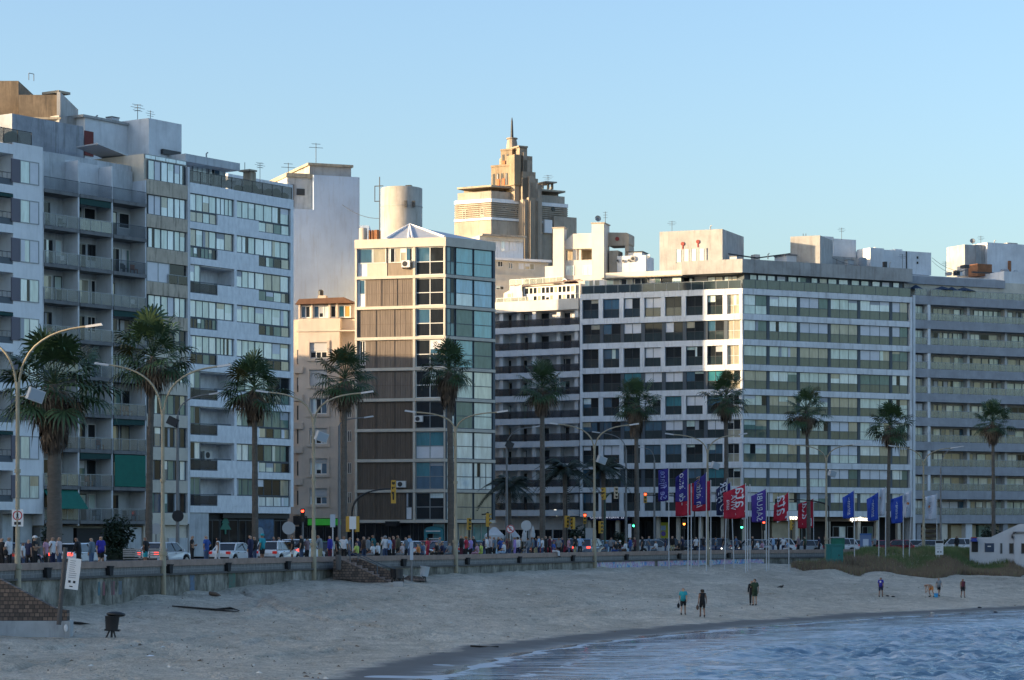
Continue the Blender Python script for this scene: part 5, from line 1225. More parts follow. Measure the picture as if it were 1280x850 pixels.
# ================================================================== right block
fG = Fac(pt(1141.2,325.2), pt(1330,336)); G = Building(fG, 'long grey granite-banded apartment block with pale glass balconies at the right edge')
m = MB(); ug = fG.u; zG = lambda y: fG.z(1142, y)
m.box(0, fG.L, 1.9, 18, 0, zG(345), beige_c); m.box(0, 0.35, -0.05, 2, 0, zG(369), white_w); m.box(0.3, fG.L, 3.0, 17, zG(352), zG(340), pale_p); G.part('wall', m)
bz = [375+30.5*i for i in range(10)]
pan = MB()
for i, y in enumerate(bz):
    b_ = MB(); b_.box(0.36, fG.L, 0, 1.95, zG(y+4.6), zG(y-6), grey_g); o = G.part('balcony', b_)
    rl = MB(); glass_rail(rl, 0.4, ug(1159), 0.1, zG(y-6), zG(y-15), g_pale, al_metal, 1.0); glass_rail(rl, ug(1164), fG.L, 0.1, zG(y-6), zG(y-15), g_pale, al_metal, 1.15); G.part('railing', rl, o)
    if i == 0: continue
    pc = MB(); zt = zG(bz[i-1]+4.6); pc.box(ug(1160), ug(1163.4), 0.05, 1.9, zG(y-6)+0.002, zt-0.002, white_w)
    for px in (1215,1262,1300): pc.box(ug(px), ug(px+3), 1.0, 1.9, zG(y-6)+0.002, zt-0.002, pale_p)
    G.part('pier', pc)
    G.win(fG, 0.5, ug(1158.5), zG(y-5.8), zG(y-24.5), 2, [pick((p_curt,2),(p_sky,2),(p_beige,1),(p_blind,1))], al_metal, y=0.9)
    x = 1166
    while x < 1325:
        w_ = RW.choice((9,12,12,22))
        mm = pick((p_beige,4),(p_curt,4),(p_sky,3),(p_blind,2),(p_dark,2),(p_blue,0.5)); G.win(fG, ug(x,1.9), ug(min(x+w_,1328),1.9), zG(y-6), zG(y-23.5), 2 if w_ > 10 else 1, [mm, mm if RW.random() < .7 else p_beige], pick((al_metal,2),(steel_b,1)), y=1.86)
        x += w_+RW.choice((0.3,0.3,4))
# top floor and roof
m = MB(); m.box(0.2, ug(1266), 1.6, 3, zG(352.5), zG(342.5), grey_g); m.box(ug(1267), fG.L, 2, 14, zG(356), zG(330), pale_p); G.part('top_band', m)
for a, b_ in ((1144,1150),(1154,1165),(1166,1177),(1180,1191),(1195,1210),(1212,1228),(1230,1246),(1248,1262)): G.win(fG, ug(a,2.9), ug(b_,2.9), zG(369), zG(353), 2, [pick((p_sky,2),(p_curt,2),(p_green,1),(p_blind,2)) for _ in range(2)], al_metal, y=2.9)
m = MB(); m.box(0.5, ug(1265), 2.94, 3.2, zG(369), zG(352.6), beige_c)
for a, s_ in ((1147,1.0),(1180,1.6),(1192,1.0),(1207,1.7)): 
    q = ug(a,0.8); m.lathe([(0.05,zG(369)),(0.06,zG(357)),(s_,zG(360)),(0.06,zG(354.5))], mat('navy_parasol', (0.02,0.04,0.08), rough=0.8), 10, (q,1.2,0), False)
G.part('terrace_parasol', m)
m = MB(); roof_box(G, m, fG, 1234, 1300, 305, 345, 9, 7, pale_p); roof_box(G, m, fG, 1219, 1235, 306, 336, 9.5, 4, roof_c); roof_box(G, m, fG, 1206, 1220, 306, 345, 8.5, 4, roof_c); roof_box(G, m, fG, 1260, 1272, 303.5, 305, 9.5, 2, roof_c); G.part('roof_block', m)
m = MB()
for px in (1254,1270): m.disc((ug(px,8.9), 8.9, zG(322)), 0.36, (0,1,0), 0.15, grey_p, 16)
roof_box(G, m, fG, 1261, 1264, 326, 340, 8.8, 0.2, rust); G.part('round_vent', m)
m = MB(); roof_box(G, m, fG, 1222, 1240, 330, 345, 6, 2, rust); roof_box(G, m, fG, 1206, 1212, 331, 335, 5, 1, dk_metal); roof_box(G, m, fG, 1196, 1200, 338, 344, 5, 0.8, dk_metal); roof_box(G, m, fG, 1216, 1246, 340, 341.5, 5, 0.3, dk_metal); roof_box(G, m, fG, 1186, 1190, 340, 344, 5, 0.8, roof_c); G.part('roof_equipment', m)
q = G.inv @ Vector((wx(1215.5,336),336,0)); dish(G, q.x, q.y, wz(301.5,336), 0.36)
m = MB(); m.box(0.3, fG.L, 2.0, 2.4, 0, zG(657), shop_in); G.part('ground_floor', m)
m = MB()
for px, w_, mm in ((1148,0.6,grey_g),(1178,1.0,beige_c),(1209,1.0,pale_p),(1256,0.7,grey_g)): m.box(ug(px), ug(px)+w_, 0.3, 1.2, 0, zG(bz[9]+5)-0.002, mm)
m.box(ug(1196), ug(1210), 1.2, 1.9, 0, 3.2, mat('tan_street_wall', (0.52,0.43,0.28), rough=0.8)); m.box(ug(1213), ug(1227), 1.3, 1.9, 0, 3.2, mat('tan_street_wall', (0.52,0.43,0.28))); m.box(ug(1231), ug(1245), 1.3, 1.9, 0, 3.2, p_green); G.part('column', m)  # tan wall pieces in one even base colour
m = MB()
for k in range(6): m.box(ug(1141.5), ug(1176), 1.0, 1.5, 0.4+k*0.62, 0.75+k*0.62, mat('brown_louvre', (0.10,0.075,0.06), rough=0.8))
G.part('garage_louvre', m); G.finish()

# ================================================================== white beach house on the dune
fH = Fac(pt(1212,259), pt(1345,256)); H = Building(fH, 'low white beach station with a ramped roofline standing on the dune at the right edge', name='beach_station', cat='building')
zh = lambda y: fH.z(1240, y); uh = fH.u
white_h = mat('beach_white', (0.52,0.54,0.57), rough=0.8, var=0.25, vscale=0.6, streak=0.3, streak_col=(0.4,0.4,0.4))
m = MB(); m.sideprism([(0,-2.5),(fH.L,-2.5),(fH.L,zh(655)),(uh(1274),zh(655)),(uh(1238),zh(671.5)),(0,zh(671.8))], 0, 6, white_h)
m.box(uh(1268,-0.4), fH.L, -0.4, 0.02, -2.5, zh(666.5), white_h); m.box(uh(1266,-0.5), fH.L, -0.55, 0.1, zh(666.5), zh(664.5), grey_d); H.part('wall', m)
blue_d = mat('navy_door', (0.03,0.055,0.10), rough=0.6)
for a, b_, y0, y1, mm in ((1215,1222.5,690,677,shop_in),(1231.5,1242.5,690,679,blue_d)):
    d = MB(); d.box(uh(a), uh(b_), -0.05, 0.05, zh(y0), zh(y1), mm); d.box(uh(a)-0.05,uh(a),-0.08,0.05,zh(y0),zh(y1)+0.05,grey_d); o = H.part('door', d)
    if mm is blue_d: 
        d = MB(); d.box(uh(a)+0.25, uh(b_)-0.3, -0.075, -0.052, zh(683.5), zh(682.3), wh_frame); H.part('door_sign', d, o)
for a, b_ in ((1250,1253),(1261.5,1267)): H.win(fH, uh(a), uh(b_), zh(692), zh(679), 1, [p_dark], steel_b, y=-0.02)
H.win(fH, uh(1276.5,-0.4), uh(1290,-0.4), zh(692), zh(679), 2, [p_dark], steel_b, y=-0.44)
d = MB(); d.lathe([(0.35,zh(677)),(0.35,zh(675.2)),(0.28,zh(675)),(0.28,zh(672.5))], mat('blue_drum',(0.03,0.05,0.25)), 14, (uh(1218),-0.4,0)); d.lathe([(0.29,zh(672.5)),(0.29,zh(671.5))], mat('red_band',(0.35,0.03,0.03)), 14, (uh(1218),-0.4,0)); H.part('wall_lamp', d)
d = MB(); d.box(uh(1265),uh(1266.5),-0.7,-0.1,zh(673),zh(669),dk_metal); d.tube([(uh(1265.5),-0.4,zh(668)),(uh(1270),-0.6,zh(665.5))],0.05,dk_metal,6); H.part('floodlight', d); H.finish()
# ------------------------------------------------------------------ palms
_LY = np.linspace(82, 330, 1500)
def at_offset(px, d):
    """plan point on the sight line of column px that lies d metres inland of the sea wall"""
    X = (px-CX)/F*_LY; s, _ = sdist(WC, X, _LY); k = np.nonzero(s < -d)[0]
    k = k[0] if len(k) else len(_LY)-1
    return Vector((X[k], _LY[k]))
leaf_g = mat('palm_leaf', (0.056,0.10,0.038), rough=0.5, var=0.7, vscale=0.9, col2=(0.022,0.042,0.02))
leaf_y = mat('palm_leaf_yellowing', (0.09,0.085,0.03), rough=0.6, var=0.6, vscale=1.0)
leaf_d = mat('dead_palm_leaf', (0.22,0.16,0.11), rough=0.85, var=0.7, vscale=1.2, col2=(0.05,0.035,0.025))
leaf_dd = mat('old_palm_skirt', (0.12,0.088,0.066), rough=0.9, var=0.7, vscale=1.2, col2=(0.03,0.022,0.018))
bark = mat('palm_bark', (0.14,0.12,0.10), rough=0.9, var=0.6, vscale=2.0, stretch=(1,1,3), bump=0.5, bscale=6)
def fan_leaf(mb, base, az, el, pet, rad, m, rg, nseg=17, droop=0.35):
    d = Vector((math.cos(az)*math.cos(el), math.sin(az)*math.cos(el), math.sin(el)))
    side = Vector((-math.sin(az), math.cos(az), 0)); up = side.cross(d) * -1
    tip = base + d*pet - Vector((0,0,1))*0.10*pet*(1-abs(d.z))
    mb.tube([base, (base+tip)/2+up*0.03, tip], [0.035,0.028,0.02], m, 4)
    tw = rg.uniform(-0.5, 0.5); s2 = side*math.cos(tw)+up*math.sin(tw); 
    vs = []; fs = []
    for i in range(nseg):
        t = (i/(nseg-1)-0.5)*R(235); dirr = d*math.cos(t)+s2*math.sin(t)
        L_ = rad*(0.72+0.28*math.cos(t*0.75))*rg.uniform(0.85,1.08); w_ = 0.05*rad+0.010
        across = (d*-math.sin(t)+s2*math.cos(t)); nrm = dirr.cross(across)
        p1 = tip+dirr*L_*0.5+nrm*0.04*(1 if i % 2 else -1); p2 = tip+dirr*L_*0.82+Vector((0,0,-1))*L_*droop*0.3
        p3 = tip+dirr*L_*0.95+Vector((0,0,-1))*L_*droop*rg.uniform(0.5,1.2)
        b = len(vs); vs += [tip, p1-across*w_, p1+across*w_, p2-across*w_*0.5, p2+across*w_*0.5, p3]
        fs += [(b,b+1,b+2),(b+1,b+3,b+4,b+2),(b+3,b+5,b+4)]
    mb.add(vs, fs, m)
def hang_leaf(mb, base, az, ln, out, m, rg):
    """a dead fan leaf folded down against the trunk"""
    o = Vector((math.cos(az), math.sin(az), 0)); sd = Vector((-math.sin(az), math.cos(az), 0)); vs = []; fs = []
    k = base + o*out*0.9 + Vector((0,0,-ln*0.3))
    mb.tube([base, base+o*out*0.6+Vector((0,0,0.02)), k], [0.03,0.025,0.018], m, 4)
    for i in range(7):
        f = (i-3)/3; q = k+sd*f*0.26*rg.uniform(0.6,1.3)+o*rg.uniform(-0.05,0.12)+Vector((0,0,-ln*0.38)); e = k+sd*f*0.36*rg.uniform(0.4,1.3)+o*rg.uniform(-0.12,0.1)+Vector((0,0,-ln*rg.uniform(0.6,0.8)))
        b = len(vs); vs += [k+sd*f*0.02, q-sd*0.05, q+sd*0.05, e]; fs += [(b,b+1,b+2),(b+1,b+3,b+2)]
    mb.add(vs, fs, m)
def fan_palm(px, top, d, rb, rc, skirt, label, seed, lean=0.0, thick=1.0, nlive=46):
    rg = random.Random(seed); p = at_offset(px, d); H_ = wz(top, p.y); nlive = int(nlive*0.82); rc = rc*1.1
    t = empty('fan_palm', (p.x, p.y, -0.02), rg.uniform(0, 6), label, 'palm tree', 'fan palms along the promenade')
    hc = H_ - rc*1.12
    mb = MB(); n = 40; pts = [Vector((lean*(i/n)**2, 0, hc*i/n)) for i in range(n+1)]
    mb.tube(pts, [rb*(1.35 if i == 0 else 1.0-0.32*i/n)*(1+0.05*math.sin(i*2.3)+0.03*(i%2)) for i in range(n+1)], bark, 12); mb.build('trunk', t)
    c = pts[-1]; mb = MB()
    for i in range(nlive):
        f = i/(nlive-1); el = R(86)-R(118)*f**0.85+rg.uniform(-0.12,0.12); az = i*2.39996+rg.uniform(-0.25,0.25)
        fan_leaf(mb, c+Vector((0,0,0.25-0.5*f)), az, el, rc*rg.uniform(0.45,0.85), rc*rg.uniform(0.42,0.62), leaf_g if rg.random() < 0.93 else leaf_y, rg, droop=0.25+0.35*f)
    mb.build('crown', t)
    mb = MB(); skirt *= 0.85; thick *= 0.95; nd = int(26+skirt*26*thick)
    for i in range(nd):
        f = rg.random(); z = -0.15-f*skirt; az = rg.uniform(0, 6.283)
        hang_leaf(mb, c+Vector((0,0,z)), az, rg.uniform(0.9,1.5)*min(1.25, 0.75+0.2*skirt), (rb+rg.uniform(0.25,0.62)*thick*(1-0.55*f)), leaf_d if f < 0.25 or rg.random() < 0.2 else leaf_dd, rg)
    for i in range(24):       # half-dead fronds drooping below the live ones
        az = rg.uniform(0, 6.283); fan_leaf(mb, c+Vector((0,0,-0.2)), az, R(rg.uniform(-62,-25)), rc*rg.uniform(0.35,0.55), rc*rg.uniform(0.3,0.45), leaf_d, rg, nseg=11, droop=1.0)
    mb.build('dead_fronds', t); return t
PALMS = [
 (68, 405, 14.0, 0.50, 3.0, 3.2, 'big shaggy fan palm with a thick trunk and broad brown skirt, nearest left edge', 1, 0.0, 1.45, 64),
 (186, 390, 13.2, 0.25, 2.35, 1.5, 'slim fan palm in front of the narrow beige panel block', 2, 0.35, 0.9, 48),
 (319, 437, 13.2, 0.25, 2.15, 1.5, 'fan palm with a ragged brown skirt in front of the marble block shops', 3, -0.3, 0.9, 46),
 (430, 430, 13.2, 0.26, 2.15, 1.5, 'fan palm between the cream house and the brown shuttered block', 4, 0.25, 0.8, 46),
 (564, 425, 12.0, 0.30, 2.0, 2.4, 'fan palm with trailing dead fronds before the blue glass corner', 5, 0.25, 1.0, 44),
 (678, 451, 13.2, 0.28, 2.0, 1.6, 'fan palm before the long pale balconies, right of the glass corner block', 6, -0.35, 0.9, 44),
 (796, 471, 13.2, 0.26, 2.05, 2.3, 'fan palm with a dense hanging skirt before the left face of the big corner block', 7, 0.2, 1.1, 42),
 (908, 464, 13.2, 0.27, 2.15, 1.6, 'fan palm directly before the corner edge of the big pale block', 8, -0.3, 0.9, 44),
 (1011, 483, 13.2, 0.24, 2.1, 1.5, 'fan palm before the middle of the green-parapet face, above the red flags', 9, 0.3, 0.9, 42),
 (1110, 500, 14.0, 0.24, 2.3, 1.4, 'fan palm just left of where the granite-banded block begins', 10, -0.25, 0.8, 42),
 (1242, 499, 15.0, 0.25, 2.1, 1.8, 'dark fan palm nearest the right edge, above the white beach station', 11, 0.1, 0.9, 40)]
for px, top, d, rb, rc, sk, lab, sd_, ln, th, nl in PALMS: fan_palm(px, top, d, rb, rc, sk, lab, sd_, ln, th, nl)

# low feather palms in front of the shaded balcony block
frond_m = mat('feather_frond', (0.022,0.034,0.02), rough=0.6, var=0.6, vscale=1)
def feather_palm(px, Y, top, rc, label, seed):
    rg = random.Random(seed); x = wx(px, Y); H_ = wz(top, Y); hc = H_-rc*0.55
    t = empty('feather_palm', (x, Y, -0.02), 0, label, 'palm tree', 'low feather palms at the crossing')
    mb = MB(); mb.tube([(0,0,0),(0.05,0,hc*0.5),(0,0,hc)], [0.3,0.22,0.2], bark, 10); mb.build('trunk', t)
    mb = MB()
    for i in range(36):
        az = i*2.4+rg.uniform(-.2,.2); el = R(rg.uniform(15,80)); L_ = rc*rg.uniform(0.9,1.25); pts = []
        for k in range(9):
            s = k/8; r = L_*s*math.cos(el*(1-0.2*s)); z = L_*s*math.sin(el)-L_*1.05*s*s*(1-0.35*math.sin(el)); pts.append(Vector((math.cos(az)*r, math.sin(az)*r, hc+z)))
        mb.tube(pts, [0.04-0.004*k for k in range(9)], frond_m, 4)
        sd_ = Vector((-math.sin(az), math.cos(az), 0)); vs = []; fs = []
        for k in range(24):
            s = 0.12+0.86*k/23; j = min(7, int(s*8)); p = pts[j].lerp(pts[j+1], s*8-j); ll = 0.62*math.sin(math.pi*min(1, s*0.9+0.1))**0.6+0.1
            for sg in (-1, 1):
                e = p+sd_*sg*ll*0.75+Vector((math.cos(az)*0.25, math.sin(az)*0.25, -0.5*ll)); w_ = (pts[j+1]-pts[j]).normalized()*0.06
                b = len(vs); vs += [p-w_, p+w_, e]; fs += [(b,b+1,b+2)]
        mb.add(vs, fs, frond_m)
    mb.build('crown', t)
feather_palm(706, 245, 566, 3.6, 'tallest dark feather palm, arching at the crossing before the pale balconies', 31)
feather_palm(754, 252, 566, 3.0, 'dark feather palm beside the traffic lights at the edge of the big corner block', 32)
feather_palm(636, 250, 588, 3.0, 'low dark feather palm beside the blue glass corner block', 33)
# street shrubs
def leafy(px, Y, yt, r, label, name, cat, seed, n=900, col=(0.018,0.034,0.016)):
    rg = random.Random(seed); t = empty(name, (wx(px,Y), Y, -0.02), 0, label, cat); H_ = wz(yt, Y)
    lm = mat('shrub_leaf_%d' % seed, col, rough=0.6, var=0.6, vscale=1.5); mb = MB()
    mb.tube([(0,0,0),(0.05,0.02,H_*0.6)], [0.1,0.05], bark, 7)
    for k in range(5): a = k*1.3; mb.tube([(0.02,0,H_*0.25),(math.cos(a)*r*0.5,math.sin(a)*r*0.5,H_*0.7)], [0.05,0.02], bark, 5)
    mb.build('stem', t); mb = MB(); vs = []; fs = []
    for _ in range(n):
        u_ = rg.uniform(-1,1); a = rg.uniform(0,6.283); q = rg.random()**0.4*(0.8+0.2*math.sin(a*3+u_*4)); s = math.sqrt(1-u_*u_)
        p = Vector((r*q*s*math.cos(a), r*q*s*math.sin(a), H_*0.52+H_*0.48*q*u_)); d = Vector((rg.uniform(-1,1), rg.uniform(-1,1), rg.uniform(-.9,.4))).normalized()*rg.uniform(0.25,0.5); w_ = d.cross(Vector((rg.uniform(-1,1),rg.uniform(-1,1),rg.uniform(-1,1)))).normalized()*0.06
        b = len(vs); vs += [p-w_, p+d*0.5+w_*1.3, p+d, p+d*0.5-w_*1.3]; fs.append((b,b+1,b+2,b+3))
    mb.add(vs, fs, lm); mb.build('foliage', t)
leafy(146, 192, 640, 1.35, 'dark bushy shrub standing before the balcony block entrance', 'shrub', 'shrub', 41, 1300)
leafy(64, 193, 650, 0.8, 'narrow dark shrub half hidden behind the big shaggy palm', 'shrub', 'shrub', 42, 500)
leafy(722, 262, 655, 1.2, 'dark round shrub behind the traffic lights at the crossing', 'shrub', 'shrub', 43, 700)
leafy(777, 285, 660, 1.3, 'dark shrub before the shops of the big corner block', 'shrub', 'shrub', 44, 700)
leafy(1238, 300, 655, 1.6, 'dark rounded shrub behind the roof of the white beach station', 'shrub', 'shrub', 45, 900)
leafy(1186, 300, 672, 1.0, 'low dark shrub left of the white beach station, behind the white jeep', 'shrub', 'shrub', 46, 600)
def hedge():
    rg = random.Random(47); Y = 190; mb = MB(); vs = []; fs = []
    for _ in range(1500):
        p = Vector((wx(rg.uniform(132,168),Y), Y+rg.uniform(-.4,.4), rg.uniform(0.02,0.75))); d = Vector((rg.uniform(-1,1), rg.uniform(-1,1), rg.uniform(-.2,1))).normalized()*0.16; w_ = d.cross(Vector((rg.uniform(-1,1),rg.uniform(-1,1),rg.uniform(-1,1)))).normalized()*0.05
        b = len(vs); vs += [p-w_, p+d*0.5+w_, p+d, p+d*0.5-w_]; fs.append((b,b+1,b+2,b+3))
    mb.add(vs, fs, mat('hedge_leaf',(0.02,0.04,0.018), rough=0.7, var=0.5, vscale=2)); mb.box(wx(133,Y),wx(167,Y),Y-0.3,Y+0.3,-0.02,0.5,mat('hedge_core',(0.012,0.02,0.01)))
    tag(mb.build('hedge'), 'low clipped hedge below the dark bushy shrub at the balcony block', 'hedge')
hedge()

# ------------------------------------------------------------------ dune grass
def grass():
    rg = np.random.RandomState(5); n = 200000
    px = rg.uniform(880, 1300, n); d = rg.uniform(0.3, 21, n)
    PXs = np.linspace(870, 1310, 100); base = [wall_at(p) for p in PXs]
    bx = np.interp(px, PXs, [b[0].x for b in base]); by = np.interp(px, PXs, [b[0].y for b in base]); nx = np.interp(px, PXs, [b[2].x for b in base]); ny = np.interp(px, PXs, [b[2].y for b in base])
    X = bx+nx*d; Y = by+ny*d
    q = np.array([noise.noise((x*0.22, y*0.22, 3.0))+0.5*noise.noise((x*0.7, y*0.7, 1.0)) for x, y in zip(X, Y)])
    edge = np.interp(CX+F*X/Y, [985, 1040, 1120, 1300], [8.5, 12, 18.5, 20]) + 1.8*np.sin(X*0.7)
    keep = (q > -0.22-0.6*sstep(1030, 1120, CX+F*X/Y)) & (d < edge) & (CX+F*X/Y > 990) & ((d > 4) | (CX+F*X/Y > 1075)) & (rg.uniform(0,1,n) < 0.55)
    X, Y, q, d, edge = X[keep], Y[keep], q[keep], d[keep], edge[keep]; Z = sand_z(X, Y); n = len(X)
    hgt = rg.uniform(0.25, 0.75, n)*(0.8+0.6*np.clip(q,0,1)); a = rg.uniform(0,6.283,n); ln = rg.uniform(0.05,0.3,n); b = rg.uniform(0,6.283,n)
    w = 0.035
    v = np.empty((n,3,3)); v[:,0] = np.stack([X-w*np.cos(a), Y-w*np.sin(a), Z-0.03], -1); v[:,1] = np.stack([X+w*np.cos(a), Y+w*np.sin(a), Z-0.03], -1); v[:,2] = np.stack([X+ln*np.cos(b), Y+ln*np.sin(b), Z+hgt], -1)
    me = bpy.data.meshes.new('dune_grass'); me.from_pydata(v.reshape(-1,3).tolist(), [], np.arange(3*n).reshape(-1,3).tolist())
    for c, nm in (((0.12,0.165,0.06),'g'),((0.24,0.215,0.115),'y'),((0.21,0.15,0.105),'b')): me.materials.append(mat('dune_grass_'+nm, c, rough=0.8, var=0.4, vscale=0.8))
    front = d > edge-5.5+2.5*q
    mi = np.where(front, np.where(rg.uniform(0,1,n) < 0.75, 2, 1), np.where(q > 0.0, 0, np.where(rg.uniform(0,1,n) < 0.6, 0, 1))); me.polygons.foreach_set('material_index', mi.astype(np.int32)); me.update()
    o = bpy.data.objects.new('dune_grass', me); COL.objects.link(o); stuff(o, 'green and brown grass covering the dune before the wall', 'grass')
grass()
# ------------------------------------------------------------------ lamps, lights, signs, flags, beach furniture
pole_c = mat('cream_pole', (0.36,0.32,0.235), rough=0.7, var=0.5, vscale=1.2, col2=(0.25,0.19,0.11), streak=0.4, streak_col=(0.2,0.13,0.06))
pole_g = mat('grey_pole', (0.22,0.22,0.22), rough=0.6, var=0.4, vscale=1.0)
pole_w = mat('white_pole', (0.52,0.53,0.54), rough=0.5, var=0.2, vscale=1)
lampm = mat('lamp_housing', (0.5,0.5,0.5), rough=0.4)
def local(p, ang, name, label, cat, group=None, z=0.0): return empty(name, (p.x, p.y, z), ang, label, cat, group)
def arc(a, b, c, n=10):
    """quadratic curve from a to c, pulled towards b"""
    a, b, c = Vector(a), Vector(b), Vector(c); return [a*(1-t)**2+b*2*t*(1-t)+c*t*t for t in [i/n for i in range(n+1)]]
def lamp_head(t, tip, sgn, par):
    mb = MB(); x, y, z = tip; mb.add([(x-0.05*sgn,y-0.09,z-0.05),(x+0.75*sgn,y-0.14,z+0.06),(x+0.75*sgn,y+0.14,z+0.06),(x-0.05*sgn,y+0.09,z-0.05),(x-0.05*sgn,y-0.07,z+0.06),(x+0.7*sgn,y-0.11,z+0.17),(x+0.7*sgn,y+0.11,z+0.17),(x-0.05*sgn,y+0.07,z+0.06)],
        [(0,1,2,3),(4,7,6,5),(0,4,5,1),(1,5,6,2),(2,6,7,3),(3,7,4,0)], lampm); mb.build('lamp_head', par)
def double_lamp(px, base, fork, tips, label, flood=None):
    g = on_sand(px, base); w_, zs_, nn, _ = wall_at(px); Y = (w_+nn*0.35).y if px < 1000 else w_.y-3
    p = Vector((wx(px, Y), Y)); z0 = sz(p.x, p.y)-0.3; zf = wz(fork, Y)
    t = local(p, 0, 'street_lamp', label, 'street lamp', 'double-armed lamps along the sea wall', z0)
    mb = MB(); h = zf-z0
    mb.tube([(0,0,0),(0,0,2.4),(0,0,2.5),(0,0,3.4),(0,0,3.5),(0,0,h)], [0.18,0.17,0.14,0.14,0.11,0.09], pole_c, 10); mb.build('pole', t)
    for bz_ in (2.45, h*0.62): 
        mb = MB(); mb.tube([(0,0,bz_),(0,0,bz_+0.18)], 0.22 if bz_ < 3 else 0.15, pole_c, 10); mb.build('collar', t)
    for tx, ty in tips:
        sg = 1 if tx > px else -1; ex = wx(tx, Y)-p.x; ez = wz(ty, Y)-z0
        mb = MB(); pts = arc((0.06*sg,0,h-0.3),(0.10*sg,0,h+(ez-h)*0.85),(ex*0.86,0,ez-0.03)); mb.tube(pts+[Vector((ex,0,ez))], [0.06]*6+[0.05]*6, pole_c, 7); a = mb.build('arm', t); lamp_head(t, (ex*0.93,0,ez-0.02), sg, a)
    if flood:
        fx, fy = flood; x = wx(fx, Y)-p.x; z = wz(fy, Y)-z0; mb = MB(); mb.M = Matrix.Translation((x,-0.1,z)) @ Matrix.Rotation(0.35,4,'Y') @ Matrix.Rotation(0.5,4,'Z'); mb.box(-0.38,0.38,-0.18,0.18,-0.3,0.3,lampm); mb.box(-0.33,0.33,-0.2,-0.18,-0.25,0.25,mat('flood_glass',(0.35,0.4,0.45),rough=0.1)); mb.M = None; mb.tube([(0,0,z-0.05),(x,0,z-0.05)],0.04,pole_c,6); mb.build('floodlight', t)
    return t
double_lamp(22, 735, 478, [(115,408),(-40,420)], 'double-armed lamp post with a white floodlight nearest the left edge', (45,494))
double_lamp(203.5, 739, 512, [(130,456),(278,458)], 'double-armed lamp post on the wall, before the narrow beige panel block')
double_lamp(392, 730, 522, [(330,490),(457,491)], 'double-armed lamp post on the wall, before the cream house', (402,546))
double_lamp(569.5, 718, 533, [(515,515),(626,515)], 'double-armed lamp post on the wall, before the blue glass corner')
double_lamp(743, 714, 556, [(693,530),(791,531)], 'double-armed lamp post where the painted mural begins', (752,575))
double_lamp(884.5, 712, 562, [(838,543),(927,543)], 'double-armed lamp post rising among the blue and red flags', (894,582))
double_lamp(1033, 702, 572, [(990,556),(1069,556)], 'double-armed lamp post beside the green container', (1040,592))
double_lamp(1154.5, 705, 578, [(1117,558),(1191,560)], 'double-armed lamp post among the white flags near the right edge')
def single_lamp(px, d, top, tip, label, flood=None, m=None):
    p = at_offset(px, d); m = m or pole_g; h = wz(top, p.y); t = local(p, 0, 'street_lamp', label, 'street lamp', 'single-armed grey lamps in the road')
    mb = MB(); mb.tube([(0,0,-0.15),(0,0,2),(0,0,h)], [0.16,0.13,0.09], m, 8); mb.build('pole', t)
    tx, ty = tip; ex = wx(tx,p.y)-p.x; ez = wz(ty,p.y); sg = 1 if ex > 0 else -1
    mb = MB(); mb.tube(arc((0,0,h-0.1),(0.05*sg,0,h+(ez-h)*0.9),(ex,0,ez)), 0.05, m, 6); a = mb.build('arm', t); lamp_head(t, (ex,0,ez), sg, a)
    if flood:
        x = wx(flood[0],p.y)-p.x; z = wz(flood[1],p.y); mb = MB(Matrix.Translation((x,-0.1,z)) @ Matrix.Rotation(0.45,4,'Y')); mb.box(-0.38,0.38,-0.2,0.2,-0.3,0.3,dk_metal); mb.M = None; mb.tube([(0,0,z-0.05),(x,0,z-0.05)],0.04,dk_metal,6); mb.build('floodlight', t)
    return t
single_lamp(222, 20, 520, (262,493), 'grey single-armed lamp post with a dark floodlight box and round sign', (216,527))
single_lamp(424, 20, 532, (456,522), 'grey single-armed lamp post right beside the palm at the cream house')
single_lamp(633.5, 20, 556, (666,534), 'grey single-armed lamp post before the pale balconies', (637,556))
single_lamp(782.5, 20, 562, (749,541), 'grey lamp post with its arm to the left, before the big corner block')
single_lamp(818, 30, 575, (806,560), 'thin short-armed grey lamp post behind the purple flags')
single_lamp(1176, 24, 585, (1197,559), 'dark single-armed lamp post before the granite-banded block')
# traffic lights
amber = mat('signal_yellow', (0.52,0.30,0.04), rough=0.5); blackm = mat('black_paint', (0.015,0.015,0.016), rough=0.5); pole_green = mat('green_pole', (0.03,0.07,0.05), rough=0.6)
def lens(c): return {'r':mat('red_lens',(0.6,0.03,0.02),emit=(1,0.05,0.02),estr=3),'g':mat('green_lens',(0.03,0.5,0.2),emit=(0.05,1,0.4),estr=3),'o':mat('orange_lens',(0.7,0.2,0.02),emit=(1,0.25,0.03),estr=3),'d':mat('unlit_lens',(0.04,0.035,0.02),rough=0.2)}[c]
def signal(par, x, z, lit, yaw=0.0, body=None, k=1.0, y=0.0):
    body = body or amber
    mb = MB(Matrix.Translation((x,y,z)) @ Matrix.Rotation(yaw,4,'Z') @ Matrix.Scale(k,4)); mb.box(-0.17,0.17,-0.12,0.14,-0.55,0.55,body); mb.box(-0.05,0.05,0.14,0.2,-0.3,0.3,blackm); h = mb.build('signal_head', par)
    for i, zz in enumerate((0.35,0,-0.35)):
        vm = MB(mb.M); vm.tube([(0,-0.13,zz+0.12),(0,-0.3,zz+0.12)],0.06,body,8); vm.build('visor', h)
        lm = MB(mb.M); lm.disc((0,-0.125,zz), 0.12, (0,1,0), 0.03, lens(lit) if (lit == 'r' and i == 0) or (lit == 'o' and i == 1) or (lit == 'g' and i == 2) else lens('d'), 14); lm.build('lens', h)
